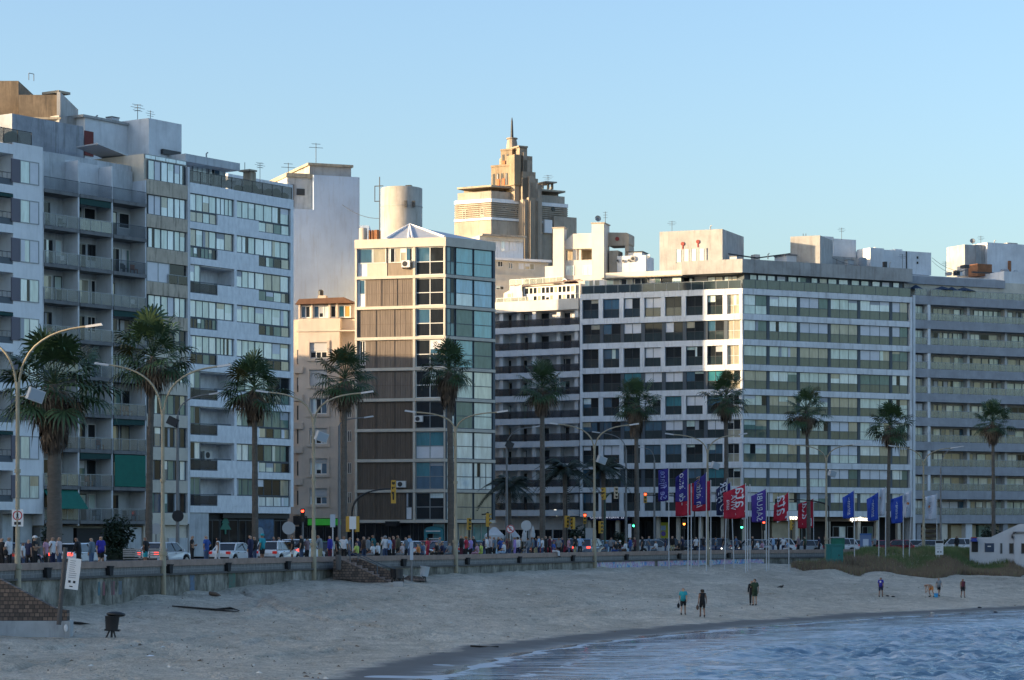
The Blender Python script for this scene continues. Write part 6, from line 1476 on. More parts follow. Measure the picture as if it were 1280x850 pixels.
def traffic_light(px, d, heads, label, arm=None, top=None, polem=None, Y=None):
    p = at_offset(px, d) if Y is None else Vector((wx(px,Y),Y)); polem = polem or pole_g
    t = local(p, 0, 'traffic_light', label, 'traffic light', 'traffic lights around the crossing')
    zt = wz(top, p.y) if top else max(wz(h_[1], p.y) for h_ in heads)+0.5
    mb = MB(); mb.tube([(0,0,-0.15),(0,0,zt)], [0.09,0.07], polem, 8); mb.build('pole', t)
    if arm:
        ax, ay = arm; ex = wx(ax,p.y)-p.x; ez = wz(ay,p.y); mb = MB(); mb.tube(arc((0,0,zt),(ex*0.04,0,zt+(ez-zt)*1.0),(ex,0,ez)), [0.08]*6+[0.055]*5, polem, 7); mb.build('arm', t)
    for h_ in heads:
        hx = wx(h_[0],p.y)-p.x; signal(t, hx, wz(h_[1],p.y), h_[2], h_[3] if len(h_) > 3 else 0.0, h_[4] if len(h_) > 4 else None, y=-0.12)
    return t
traffic_light(440, 7.0, [(492,610,'d'),(492,619.5,'d',3.1),(436,655,'d',1.2),(446,655,'d',-1.2)], 'traffic light on a long black curved arm reaching before the brown shutters', (491,611), 640, blackm)
traffic_light(586.5, 20, [(586.5,655,'d',0.6)], 'small traffic light on a short pole before the blue glass corner shop', polem=blackm)
traffic_light(610, 8, [(610,650,'d',1.4)], 'traffic light with a yellow side-facing head at the right edge of the glass corner', (602,643), 640, blackm)
traffic_light(708.5, 12, [(708.5,652,'d',0.8),(716,654,'d',-1.0)], 'traffic light with two yellow heads under the arching feather palm', (756,616), 618, blackm)
traffic_light(756, 9, [(754.5,617,'d',-1.0),(770,616,'d',0.3,mat('pale_signal',(0.55,0.45,0.32)))], 'traffic light with two heads high up just right of the mural lamp post', (771,615), 628, pole_green)
traffic_light(731, 26, [(731,648,'r')], 'red-lit traffic light on a green pole, left of the navy shop sign', polem=pole_green)
traffic_light(751, 7.5, [(751,659,'d',0.8)], 'yellow traffic light head low beside the lamp post at the mural', polem=blackm)
traffic_light(792, 24, [(792,653,'g',0.0,blackm)], 'green-lit traffic light beside the trunk of the dense-skirted palm', polem=blackm)
traffic_light(868, 15, [(806.5,622,'r',0.0,amber)], 'red-lit traffic light hanging left on a mast arm behind the purple flags', (808,619), 626, blackm)
traffic_light(855, 22, [(855,655,'o',0.0,blackm)], 'orange-lit traffic light low between the purple flags', polem=blackm)
traffic_light(927, 20, [(927,655,'g',0.0,blackm)], 'green-lit traffic light low below the large red flag', polem=pole_green)
traffic_light(1036, 10, [(970.5,630,'g',0.0,blackm)], 'green-lit traffic light hanging on a mast arm beside the red flags', (971,624), 634, blackm)
traffic_light(954.5, 24, [(954.5,657,'r',0.0,blackm)], 'red-lit traffic light low below the purple flag', polem=blackm)
traffic_light(989, 12, [(989,656,'d',1.3)], 'unlit yellow traffic light at the pole of the red flag', polem=blackm)
traffic_light(187.5, 19, [(187.5,618,'r',0.0,blackm)], 'small red-lit traffic light before the narrow beige block', polem=pole_g)
traffic_light(378.5, 24, [(378.5,644,'r',0.0,blackm)], 'small red-lit traffic light before the shop left of the green sign', polem=pole_g)
# signs
sign_w = mat('sign_white', (0.68,0.69,0.70), rough=0.5); sign_back = mat('sign_back', (0.42,0.44,0.46), rough=0.5, metal=0.3); red_s = mat('sign_red', (0.45,0.03,0.04), rough=0.5); blk_l = mat('sign_black', (0.02,0.02,0.025), rough=0.6); blue_s = mat('sign_blue', (0.05,0.12,0.3), rough=0.5)
def round_sign(px, d, cy_, r, label, kind='back', pole=None, Y=None):
    p = at_offset(px, d) if Y is None else Vector((wx(px,Y),Y)); z = wz(cy_, p.y); t = local(p, 0, 'road_sign', label, 'road sign')
    mb = MB(); mb.tube([(0,0,-0.1),(0,0,z)], 0.045, pole or pole_w, 7); mb.build('pole', t)
    mb = MB(); mb.disc((0,-0.07,z), r, (0,1,0), 0.03, sign_back if kind == 'back' else (blk_l if kind == 'black' else sign_w), 20); o = mb.build('sign_plate', t)
    if kind == 'noparking':
        mb = MB()
        for i in range(24):
            a0, a1 = i*math.tau/24, (i+1)*math.tau/24
            mb.add([(math.cos(a)*q,-0.09,z+math.sin(a)*q) for a, q in ((a0,r*0.97),(a1,r*0.97),(a1,r*0.78),(a0,r*0.78))], [(0,1,2,3)], red_s)
        mb.build('red_ring', o); part('letter', text_mesh('E', r*1.25, blk_l), o, (0,-0.095,z)); mb = MB(Matrix.Translation((0,-0.1,z)) @ Matrix.Rotation(R(45),4,'Y')); mb.box(-r*0.85,r*0.85,-0.006,0,-0.035,0.035,red_s); mb.build('red_bar', o)
round_sign(638, 2.2, 661.3, 0.33, 'round white no-parking sign with a red ring and a letter E', 'noparking')
round_sign(657.8, 2.5, 657, 0.42, 'round grey sign back on a white post, right of the letter E sign'); round_sign(361, 17, 660, 0.5, 'round grey sign back before the dark shop window of the marble block', pole=pole_g)
round_sign(222.5, 19.5, 645, 0.42, 'round black sign back on the pole below the dark floodlight', 'black', pole_g); round_sign(195, 22, 661, 0.4, 'round pale sign back low beside the beige block entrance', pole=pole_g)
round_sign(1222 if False else 520, 25, 662, 0.01, 'thin bare sign post before the dark entrance canopy') if False else None
def plate_sign(px, d, y0, y1, w_, label, lines=0, face=None, base=None, col=None, Y=None, onsand=False, lean=0.0):
    p = at_offset(px, d) if Y is None else Vector((wx(px,Y),Y)); zg = sz(p.x,p.y)-0.1 if onsand else -0.1; z0, z1 = wz(y1,p.y), wz(y0,p.y); t = local(p, 0, 'sign_board', label, 'sign')
    t.rotation_euler = (0, lean, 0); t.location.z = zg; z0 -= zg; z1 -= zg
    mb = MB(); mb.tube([(0,0,0),(0,0,z1)], 0.045, col or pole_w, 7); mb.build('pole', t)
    mb = MB(); mb.box(-w_/2,w_/2,-0.09,-0.05,z0,z1,face or sign_w); o = mb.build('sign_plate', t)
    if lines:
        mb = MB(); rg = random.Random(int(px))
        for i in range(lines): zz = z1-(z1-z0)*(0.08+0.62*i/lines); mb.box(-w_*0.36,-w_*0.36+w_*rg.uniform(0.45,0.72),-0.095,-0.09,zz-0.02,zz,blk_l)
        mb.box(-w_*0.28,-w_*0.06,-0.095,-0.09,z0+(z1-z0)*0.16,z0+(z1-z0)*0.23,blk_l); mb.box(w_*0.08,w_*0.28,-0.095,-0.09,z0+(z1-z0)*0.16,z0+(z1-z0)*0.23,blk_l); mb.build('lettering', o)
    return t
plate_sign(416, 3.5, 643, 659, 0.34, 'narrow blue and white bus stop sign left of the palm at the cream house', face=mat('sign_pale_blue',(0.4,0.47,0.55))); 
plate_sign(441, 1.5, 645.5, 661.5, 0.45, 'white rectangular street sign on a white post at the top of the stairs')
plate_sign(787, 4.0, 655, 672, 0.3, 'narrow white street sign post beside the dense-skirted palm'); plate_sign(738, 20, 660, 690, 1.0, 'pale upright information panel behind the blue-grey car', face=sign_back)
# banned-pedestrian plate on the first lamp post
p_, _, nn_, _ = wall_at(22); p_ = p_+nn_*0.62; t = local(Vector((wx(22,p_.y),p_.y)), 0, 'road_sign', 'white square no-walking sign fixed on the leftmost lamp post', 'road sign'); zc_ = wz(647,p_.y)
mb = MB(); mb.box(-0.27,0.27,-0.02,0.0,zc_-0.42,zc_+0.38,sign_w); o = mb.build('sign_plate', t); mb = MB()
for i in range(24):
    a0, a1 = i*math.tau/24, (i+1)*math.tau/24; mb.add([(math.cos(a)*q,-0.026,zc_+0.1+math.sin(a)*q) for a, q in ((a0,.23),(a1,.23),(a1,.18),(a0,.18))], [(0,1,2,3)], red_s)
mb.build('red_ring', o); mb = MB(); mb.ball((0,-0.03,zc_+0.21),(0.03,0.01,0.035),blk_l,8,5); mb.sideprism([(-0.05,zc_+0.17),(0.05,zc_+0.17),(0.03,zc_+0.05),(0.07,zc_-0.04),(0.04,zc_-0.05),(0,zc_+0.03),(-0.05,zc_-0.05),(-0.08,zc_-0.03),(-0.03,zc_+0.06)],-0.034,-0.026,blk_l); mb.build('walker_pictogram', o); mb = MB(); mb.box(-0.16,0.16,-0.027,-0.02,zc_-0.34,zc_-0.2,blk_l); mb.build('text_line', o)

# ---- flags on white poles: printed banners seen from behind, so the lettering runs mirrored
fpurp = mat('flag_purple', (0.030,0.022,0.19), rough=0.8, var=0.3, vscale=1.5); fred = mat('flag_red', (0.40,0.012,0.035), rough=0.8, var=0.25, vscale=1.5); fnavy = mat('flag_navy', (0.012,0.018,0.07), rough=0.8, var=0.3, vscale=1.5)
fblue = mat('flag_blue', (0.018,0.06,0.36), rough=0.8, var=0.25, vscale=1.5); fwhite = mat('flag_white', (0.50,0.53,0.60), rough=0.8, var=0.25, vscale=1.5); fviolet = mat('flag_violet', (0.07,0.035,0.25), rough=0.8, var=0.25, vscale=1.5)
fl_w = mat('flag_letter_white', (0.62,0.63,0.68), rough=0.8); fl_o = mat('flag_letter_orange', (0.45,0.25,0.12), rough=0.8)
def flag_pole(px, base, top, fm, x0, ytop_out, ybot, text, size, label, seed, ytop=None, tcol=None, txo=0.45, emblem=None, lean=0.0):
    g = on_sand(px, base); p = Vector((g.x, g.y)); Y = p.y; zg = g.z
    t = local(p, 0, 'flag_pole', label, 'flag pole', 'banner flags on white poles above the beach', zg-0.3); H_ = wz(top, Y)-zg+0.3
    mb = MB(); mb.tube([(lean,0,0),(0,0,H_)], [0.05,0.034], pole_w, 8); mb.build('pole', t)
    if fm is None: return t
    k = Y/F; wv = (px-x0)*k; zt = wz(ytop or top+1, Y)-zg+0.3; zo = wz(ytop_out, Y)-zg+0.3; zb = wz(ybot, Y)-zg+0.3
    rg = random.Random(seed); ph = rg.uniform(0,6); nx, nz = 12, 14
    def P(a, b):       # a: 0 at pole..1 outer, b: 0 bottom..1 top
        zt_ = zt+(zo-zt)*a**0.9; z = zb+(zt_-zb)*b-0.10*math.sin(a*2.2)*(1-b)
        return Vector((-wv*a-0.05, 0.24*a**0.7*math.sin(a*8+b*3.2+ph)+0.10*math.sin(b*9+a*3+ph)*a, z))
    vs = [P(i/nx, j/nz) for i in range(nx+1) for j in range(nz+1)]; n1 = nz+1
    mb = MB(); mb.add(vs, [(i*n1+j, i*n1+j+1, (i+1)*n1+j+1, (i+1)*n1+j) for i in range(nx) for j in range(nz)], fm, True); f = mb.build('flag', t)
    md = f.modifiers.new('cloth', 'SOLIDIFY'); md.thickness = 0.012; md.offset = 0
    def letters(s, sz_, a0, col, b0=0.5):
        me = text_mesh(s, sz_, col, mirror=True, thick=0.002)
        # run the (mirrored) line up the flag, and lay it on the waving cloth
        for v in me.vertices:
            lx, lz = v.co.x, v.co.z; a = min(1, max(0, a0-lz/wv)); zt_ = zt+(zo-zt)*a**0.9; b = b0+lx/(zt_-zb)*-1
            q = P(a, b); v.co = q+Vector((0,-0.016-(0.002 if v.co.y < 0 else 0),0))
        o = bpy.data.objects.new('lettering', me); COL.objects.link(o); o.parent = f
    if text:
        for s, sz_, a0, col, b0 in text: letters(s, sz_, a0, col, b0)
    if emblem:
        a, b, r, m_ = emblem; q = P(a, b); mb = MB(); mb.disc((q.x, q.y-0.02, q.z), r, (0,1,0), 0.01, m_, 14); mb.build('emblem', f)
    return t
FW_ = lambda s, z=0.62, a=0.5, c=None, b=0.5: [(s, z, a, c or fl_w, b)]
flag_pole(836, 711, 584, fpurp, 823.5, 588, 625.5, FW_('Se fijate', 0.78, 0.5, mat('flag_letter_lilac',(0.35,0.38,0.68))), 0, 'purple banner with slanted pale letters, leftmost of all the flags', 1)
flag_pole(860, 714, 584, fpurp, 845, 597, 626, FW_('de latuo', 0.72, 0.45), 0, 'purple banner overlapping a red one, second flag from the left', 2)
flag_pole(864, 709.5, 604, fred, 845, 608, 644, FW_('L  r', 0.6, 0.45), 0, 'red banner mostly hidden behind the second purple flag', 3)
flag_pole(883, 714, 590, fpurp, 868, 603, 630, [('in latir', 0.72, 0.55, fl_w, 0.34), ('com', 0.66, 0.6, fl_o, 0.84)], 0, 'purple banner with brown and white letters beside the lamp post in the flags', 4)
flag_pole(888.5, 709, 600, fred, 866, 604, 638, None, 0, 'red banner behind the purple flag at the lamp post', 5)
flag_pole(875.5, 709, 640, None, 0, 0, 0, None, 0, 'bare white flag pole with no banner, between the purple flags', 6, lean=-0.15)
flag_pole(909, 712, 598, fnavy, 896, 612, 643, [('POWER', 0.86, 0.36, fl_w, 0.5), ('DE', 0.8, 0.82, fl_w, 0.62)], 0, 'navy banner with big white capitals behind the large red flag', 7, lean=-0.25)
flag_pole(913.5, 710, 602, fpurp, 909.5, 606, 642, None, 0, 'slim folded purple banner at the left edge of the large red flag', 8, lean=0.3)
flag_pole(932, 716, 604, fred, 905, 616, 647, [('Tata', 1.5, 0.2, fl_w, 0.5), ('VIVA', 0.62, 0.55, fl_w, 0.55), ('sana', 0.5, 0.78, fl_w, 0.5)], 0, 'large wide red banner with several lines of white writing', 9, lean=0.0)
flag_pole(934.5, 714, 607, fwhite, 928, 608, 648, None, 0, 'narrow white banner seen edge-on beside the large red flag', 10)
flag_pole(937.5, 712, 605, None, 0, 0, 0, None, 0, 'bare white flag pole right of the narrow white banner', 11)
flag_pole(958, 714, 610, fviolet, 940, 620, 651.5, FW_('SARUBI', 0.74, 0.45), 0, 'violet banner with white capitals right of the large red flag', 12)
flag_pole(961, 713, 616, None, 0, 0, 0, None, 0, 'bare white flag pole close behind the violet banner', 13)
flag_pole(986, 714, 613.5, fred, 967.5, 632, 650, FW_('Tata', 1.5, 0.42), 0, 'red banner with white letters and a slanted top, left of two alike', 14)
flag_pole(1017, 702, 622.5, fred, 998, 630, 659.5, FW_('Tata', 1.6, 0.45), 0, 'red banner with white letters, right of two alike, before the green container', 15)
flag_pole(1068, 702, 612, fblue, 1054, 622, 647, FW_('antena~', 0.5, 0.42), 0, 'blue banner left of three blue ones', 16)
flag_pole(1098.5, 700, 614, fblue, 1084.5, 624, 650, FW_('antena~', 0.5, 0.45), 0, 'blue banner before the white one, middle of three blue ones', 17)
flag_pole(1107, 700, 608.5, fwhite, 1098, 612, 644, [('sol', 0.4, 0.5, mat('flag_letter_grey',(0.2,0.22,0.28)), 0.12)], 0, 'white banner with an orange dot right behind the middle blue flag', 18, emblem=(0.75,0.68,0.09,mat('flag_orange',(0.5,0.15,0.03))))
flag_pole(1129, 700, 618, fblue, 1114.5, 624, 653, FW_('antena~', 0.5, 0.5), 0, 'blue banner right of three blue ones', 19)
flag_pole(1140, 698, 612, fwhite, 1129.5, 618, 646, [('del sol', 0.42, 0.5, mat('flag_letter_grey',(0.2,0.22,0.28)), 0.5)], 0, 'white banner with a dark orange emblem beside the right blue flag', 20, emblem=(0.45,0.56,0.13,mat('flag_orange',(0.5,0.15,0.03))), lean=-0.3)
flag_pole(1171, 699, 617, fwhite, 1157, 621, 649, [('del sol', 0.42, 0.55, mat('flag_letter_grey',(0.2,0.22,0.28)), 0.5)], 0, 'white banner with an orange emblem, rightmost of all the flags', 21, emblem=(0.55,0.55,0.15,mat('flag_orange',(0.5,0.15,0.03))))

# ---- stone ramp flank with concrete footing and leaning rule board at the far left
brick = bpy.data.materials.new('brown_stone_blocks'); brick.use_nodes = True; nt = brick.node_tree
bt = nt.nodes.new('ShaderNodeTexBrick'); tc = nt.nodes.new('ShaderNodeTexCoord'); mp = nt.nodes.new('ShaderNodeMapping'); mp.inputs['Rotation'].default_value = (R(90),0,0)
nt.links.new(tc.outputs['Object'], mp.inputs['Vector']); nt.links.new(mp.outputs[0], bt.inputs['Vector'])
bt.inputs['Color1'].default_value = (0.23,0.155,0.115,1); bt.inputs['Color2'].default_value = (0.085,0.062,0.05,1); bt.inputs['Mortar'].default_value = (0.05,0.04,0.035,1); bt.inputs['Scale'].default_value = 1.0
bt.inputs['Brick Width'].default_value = 0.21; bt.inputs['Row Height'].default_value = 0.17; bt.inputs['Mortar Size'].default_value = 0.018; bt.offset = 0.37
nt.links.new(bt.outputs[0], nt.nodes['Principled BSDF'].inputs['Base Color']); nt.nodes['Principled BSDF'].inputs['Roughness'].default_value = 0.85
bb = nt.nodes.new('ShaderNodeBump'); bb.inputs['Distance'].default_value = 0.04; bb.inputs['Strength'].default_value = 0.8; nt.links.new(bt.outputs['Fac'], bb.inputs['Height']); bb.invert = True; nt.links.new(bb.outputs[0], nt.nodes['Principled BSDF'].inputs['Normal'])
YS = on_sand(45, 797).y+0.2; X_ = lambda px: wx(px,YS); Z_ = lambda py: wz(py,YS)
t = empty('stair_flank', (X_(0), YS, 0), 0, 'brown stone-block stair flank sloping down to the sand at the left edge', 'stair wall')
mb = MB(); o0 = X_(0); mb.sideprism([(X_(-90)-o0,Z_(777)),(X_(84)-o0,Z_(777)),(X_(84)-o0,Z_(763)),(X_(68)-o0,Z_(760)),(X_(0)-o0,Z_(724)),(X_(-30)-o0,Z_(708)),(X_(-90)-o0,Z_(706))], 0, 0.6, brick); mb.build('stone_flank', t)
mb = MB(); mb.box(X_(-90)-o0, X_(88)-o0, -0.12, 0.75, Z_(798), Z_(776), mat('footing_concrete',(0.42,0.44,0.45), rough=0.85, var=0.4, vscale=1.2, streak=0.4)); f = mb.build('footing', t)
mb = MB(); mb.ball((X_(83)-o0,-0.13,Z_(785)),(0.09,0.015,0.16),sign_w,8,6); mb.build('paint_mark', f)
YB = YS-1.2; t = empty('sign_board', (wx(74,YB), YB, wz(775,YB)), 0, 'white beach rules board on a leaning dark pole at the stone flank', 'sign'); t.rotation_euler = (0, R(5), 0)
H_ = wz(684,YB)-wz(775,YB); mb = MB(); mb.tube([(0,0,-0.2),(0,0,H_)], [0.10,0.085], mat('dark_wood_pole',(0.10,0.09,0.085), rough=0.9), 8); mb.build('pole', t)
mb = MB(); k = YB/F; zb_, zt_2 = 40*k, 79*k; mb.M = Matrix.Rotation(R(2),4,'Y'); mb.box(2.5*k, 19*k, -0.13, -0.1, zb_, zt_2, sign_w); o = mb.build('sign_plate', t)
mb2 = MB(mb.M); rg = random.Random(4)
for i in range(9): zz = zt_2-(3+2.6*i)*k; mb2.box(5.5*k, (5.5+rg.uniform(6,10))*k, -0.136, -0.13, zz-0.022, zz, mat('print_grey',(0.2,0.21,0.25)))
mb2.box(6*k,9*k,-0.137,-0.13,zb_+8*k,zb_+11*k,blk_l); mb2.box(12*k,15*k,-0.137,-0.13,zb_+8*k,zb_+11*k,blk_l); mb2.box(8*k,12*k,-0.137,-0.13,zb_+3*k,zb_+4.4*k,blk_l); mb2.build('lettering', o)

# ---- granite stairs down to the beach
pS, _, nS, dS_ = wall_at(478); angS = math.atan2(dS_.y, dS_.x)
YT = wall_at(412)[0].y+0.4
t = empty('beach_stairs', (wx(416,YT-1.2), YT-1.2, 0), 0, 'granite stairs with brown stone flanks and a thin rail descending to the sand', 'stairs')
k = (YT-1.2)/F; xs = lambda px: (px-416)*k; zS = lambda py: wz(py, YT-1.2)
mb = MB(); mb.sideprism([(0,zS(726)),(xs(416.8),zS(699)),(xs(428),zS(700)),(xs(485),zS(727)),(xs(485),zS(733)),(xs(430),zS(724))], 0, 0.4, brick); mb.build('stone_flank', t)
mb = MB(); mb.sideprism([(xs(430),zS(699)),(xs(444),zS(697.5)),(xs(503),zS(721)),(xs(503),zS(731)),(xs(470),zS(730))], 2.2, 2.6, brick); mb.build('stone_flank', t)
for i in range(8):
    mb = MB(); x0 = xs(428)+i*xs(416+7.2); z1 = zS(700)-i*(zS(700)-zS(729))/8; mb.box(x0-0.1, x0+xs(416+7.2)+0.05, 0.41, 2.19, z1-0.6, z1, granite); mb.build('step', t)
mb = MB(); ra = [(xs(445),2.1,zS(692)),(xs(474),2.1,zS(706)),(xs(497),2.1,zS(713)),(xs(500),2.1,zS(728))]; mb.tube(ra,0.03,steel_b,6); mb.tube([(xs(445),2.1,zS(692)),(xs(445),2.1,zS(702))],0.03,steel_b,6)
mb.tube([(xs(437),0.5,zS(690)),(xs(437),0.5,zS(702))],0.035,steel_b,6); mb.tube([(xs(471),0.5,zS(706)),(xs(471),0.5,zS(718))],0.035,steel_b,6); mb.tube([(xs(437),0.5,zS(690)),(xs(471),0.5,zS(706))],0.03,steel_b,6); mb.build('handrail', t)
tag((lambda m_: (m_.lathe([(0.16,0),(0.19,0.9),(0.12,0.95)], MATS['dark_wood_pole'], 12), m_.build('stone_bollard', None, (wx(423,YT-1.6), YT-1.6, -0.4)))[1])(MB()), 'dark stone bollard at the upper corner of the beach stairs', 'bollard')
# ---- bins and posts on the sand
def bin_thing(px, base, h_px, w_, label, body, tilt=0.0, legs=True, name='litter_bin'):
    g = on_sand(px, base); k = g.y/F; h = h_px*k; t = empty(name, g, 0, label, 'litter bin'); t.rotation_euler = (0, tilt, 0)
    mb = MB(); mb.lathe([(w_*0.42,h*0.35),(w_*0.5,h*0.97),(w_*0.54,h),(w_*0.47,h),(w_*0.43,h*0.6)], body, 16); mb.build('bin_body', t)
    mb = MB(); mb.tube([(-w_*0.4,0,-0.1),(-w_*0.1,0,h*0.4)],0.04,dk_metal,6); mb.tube([(w_*0.35,0,-0.1),(w_*0.1,0,h*0.4)],0.04,dk_metal,6); mb.tube([(0,0.1,-0.1),(0,0.05,h*0.75)],0.05,dk_metal,6); mb.build('stand', t)
    return t
t = bin_thing(139, 797, 27, 0.62, 'black litter bin with a rounded lid on the sand at the left', mat('black_bin',(0.022,0.022,0.025), rough=0.5), R(3))
mb = MB(); mb.ball((0.15,0,1.0),(0.42,0.3,0.12),blackm,12,6); mb.box(-0.28,0.35,-0.2,0.2,0.28,0.36,blackm); mb.build('lid', t)
bin_thing(493, 728, 17, 0.55, 'dark litter bin at the foot of the beach stairs, left of two', MATS['black_bin']); bin_thing(499.5, 729, 18, 0.5, 'dark litter bin at the foot of the beach stairs, right of two', mat('charcoal_bin',(0.05,0.055,0.06), rough=0.5))
t = bin_thing(529, 727, 19, 0.62, 'white litter bin leaning on its stand beside the grey sign post', mat('white_bin',(0.5,0.54,0.58), rough=0.5, var=0.3, vscale=3), R(8))
g = on_sand(514.5, 727); t = empty('sign_post', g, 0, 'tall narrow grey-blue sign post standing in sand by the white bin', 'sign'); k = g.y/F
mb = MB(); mb.tube([(0,0,-0.2),(0,0,46*k)],0.06,pole_g,8); mb.build('pole', t); mb = MB(); mb.box(-0.11,0.11,-0.1,-0.06,27*k,50*k,mat('sign_pale_blue',(0.4,0.47,0.55))); mb.build('sign_plate', t)
g = on_sand(515,728); mb = MB(); mb.box(-1.6*0.2,0.3,-0.3,0.3,-0.1,0.25,mat('concrete_block',(0.4,0.4,0.4), rough=0.9, var=0.4, vscale=2)); o = mb.build('concrete_block', None, on_sand(498,732)); tag(o, 'small pale concrete block at the foot of the stairs', 'block')
mb = MB(); mb.add([(-0.9,-0.3,0),(0.9,-0.3,0),(0.9,0.3,0),(-0.9,0.3,0),(-0.3,-0.1,0.35),(0.5,-0.1,0.28),(0.5,0.1,0.28),(-0.3,0.1,0.35)],[(0,1,5,4),(1,2,6,5),(2,3,7,6),(3,0,4,7),(4,5,6,7)],brick); o = mb.build('stone_kerb', None, on_sand(516,726)); tag(o, 'broken brown stone kerb in the sand beside the stairs', 'stone')
# driftwood branch, planks, litter
def branch(pts, r, label, m_, name='driftwood', cat='driftwood'):
    P_ = [on_sand(*p) for p in pts]; b = P_[0].copy(); mb = MB(); mb.tube([q-b+Vector((0,0,r*0.8)) for q in P_], [r*(0.55+0.45*math.sin(0.5+i*2)) for i in range(len(P_))], m_, 7); return tag(mb.build(name, None, b), label, cat), mb
wet_wood = mat('dark_driftwood', (0.025,0.022,0.02), rough=0.9, var=0.4, vscale=3)
P_ = [on_sand(*p) for p in [(215,759.0),(232,760.5),(250,762),(270,763.5),(288,761.5),(292,762.5),(299,764.8)]]; b0 = P_[0].copy(); mb = MB(); mb.tube([q-b0+Vector((0,0,0.06)) for q in P_], [0.03,0.045,0.05,0.06,0.06,0.045,0.025], wet_wood, 7)
Q_ = [on_sand(*p) for p in [(270,763.5),(280,764.5),(298,766)]]; mb.tube([q-b0+Vector((0,0,0.05)) for q in Q_], [0.05,0.04,0.02], wet_wood, 6); tag(mb.build('driftwood', None, b0), 'long black forked driftwood branch lying on the sand', 'driftwood')
branch([(92,780.5),(100,781),(112,781.5)], 0.08, 'short brown plank on the sand right of the concrete footing', wet_wood); branch([(262,744),(270,745.5),(276,747)], 0.14, 'flat brown driftwood slab on the sand below the wall', mat('brown_driftwood',(0.16,0.11,0.08), rough=0.9))
branch([(588,808.5),(600,809.3),(612,809.2),(623,809.5)], 0.05, 'dark wet stick near the waterline', wet_wood)
for px, py, lab, nm, c in ((187,821,'small white paper scrap on the sand at the lower left','litter',(0.7,0.7,0.7)),(976.5,736.5,'dark bird standing on the sand right of the man in green',None,(0.03,0.03,0.03)),):
    g = on_sand(px,py); mb = MB()
    if nm: mb.add([(-0.16,-0.1,0.02),(0.15,-0.08,0.03),(0.17,0.1,0.05),(-0.14,0.1,0.02),(0,0,0.08)],[(0,1,4),(1,2,4),(2,3,4),(3,0,4),(0,3,2,1)],mat('paper_scrap',c)); tag(mb.build('litter', None, g), lab, 'litter')
    else:
        mb.ball((0,0,0.2),(0.17,0.09,0.09),mat('dark_feathers',c),10,6); mb.ball((0.14,0,0.3),0.05,mat('dark_feathers',c),8,5); mb.tube([(0.1,0,0.22),(0.14,0,0.3)],[0.06,0.04],mat('dark_feathers',c),7); mb.tube([(-0.12,0,0.2),(-0.3,0,0.14)],[0.06,0.02],mat('dark_feathers',c),6); mb.tube([(0.18,0,0.3),(0.24,0,0.29)],[0.015,0.004],amber,5)
        for s in (-.03,.03): mb.tube([(0.01,s,0.13),(0.01,s,0.0)],0.008,amber,4)
        tag(mb.build('bird', None, g), lab, 'bird')
for px, py, lab in ((1109,745.5,'dark flat shoe pair lying right of the player in blue'),(1116,746.3,'small dark bag lying right of the flat shoes'),(1224,760,'small dark stone near the waterline at the right'),(1165,767,'pale shell lump in the wet sand at the right'),(1244,766,'brown lump of seaweed in the wet sand near the right edge')):
    g = on_sand(px,py); mb = MB(); c = (0.5,0.48,0.45) if 'pale' in lab else (0.03,0.03,0.035); mb.ball((0,0,0.04),(0.12,0.09,0.06),mat('lump_%s' % ('pale' if c[0] > .1 else 'dark'), c, rough=0.9),9,6); mb.ball((0.11,0.03,0.03),(0.07,0.06,0.04),mat('lump_%s' % ('pale' if c[0] > .1 else 'dark'), c),8,5); tag(mb.build('beach_item', None, g), lab, 'beach item')
# ---- green container, teal cabin, info boards
def cabin(px, d, y0, y1, w_px, label, col, name, cat, ribs=True, roof=None):
    p = at_offset(px, d) if d > 0 else None
    if p is None: g = on_sand(px, y1); p = Vector((g.x,g.y)); zg = g.z-0.05
    else: zg = -0.02 if d < 6.5 else -0.16
    k = p.y/F; w_ = w_px*k; h = wz(y0,p.y)-zg; t = empty(name, (p.x,p.y,zg), 0, label, cat)
    mb = MB(); mb.box(-w_/2,w_/2,-0.55,0.55,0.08,h*0.93,col)
    if ribs:
        for i in range(9): x = -w_/2+w_*(i+0.5)/9; mb.box(x-0.025,x+0.025,-0.575,-0.551,0.15,h*0.9,col)
    mb.box(-w_/2-0.02,w_/2+0.02,-0.57,0.57,0,0.08,dk_metal); mb.build('body', t)
    mb = MB(); mb.box(-w_/2-0.06,w_/2+0.06,-0.62,0.62,h*0.93,h,roof or col); mb.build('roof', t); 
    mb = MB(); mb.box(-w_*0.22,w_*0.3,-0.6,-0.577,0.2,h*0.82,col); o = mb.build('door', t); mb = MB(); mb.box(w_*0.2,w_*0.26,-0.63,-0.6,h*0.42,h*0.5,dk_metal); mb.build('handle', o); return t
cabin(1047, 3.0, 671, 690, 16, 'dark green kiosk with a pale roof behind the teal cabin', mat('kiosk_green',(0.015,0.16,0.10), rough=0.6), 'kiosk', 'kiosk', roof=sign_back)
cabin(1043, -1, 680, 705.5, 20, 'teal green portable toilet cabin standing on the sand', mat('cabin_teal',(0.02,0.18,0.17), rough=0.5), 'portable_toilet', 'toilet cabin')
t = plate_sign(1174, 0, 675, 693.5, 0.78, 'white notice board with a dark header below the rightmost flag', lines=5, Y=on_sand(1174,699).y-0.5, onsand=True)
mb = MB(); z1 = wz(675,t.location.y)-t.location.z; mb.box(-0.36,0.36,-0.1,-0.091,z1-0.32,z1-0.05,blk_l); mb.build('board_header', t)
p = at_offset(1082, 6); t = empty('bus_shelter_sign', (p.x,p.y,0), 0, 'blue-grey upright advertising panel with a pale poster behind the blue flags', 'panel'); k = p.y/F
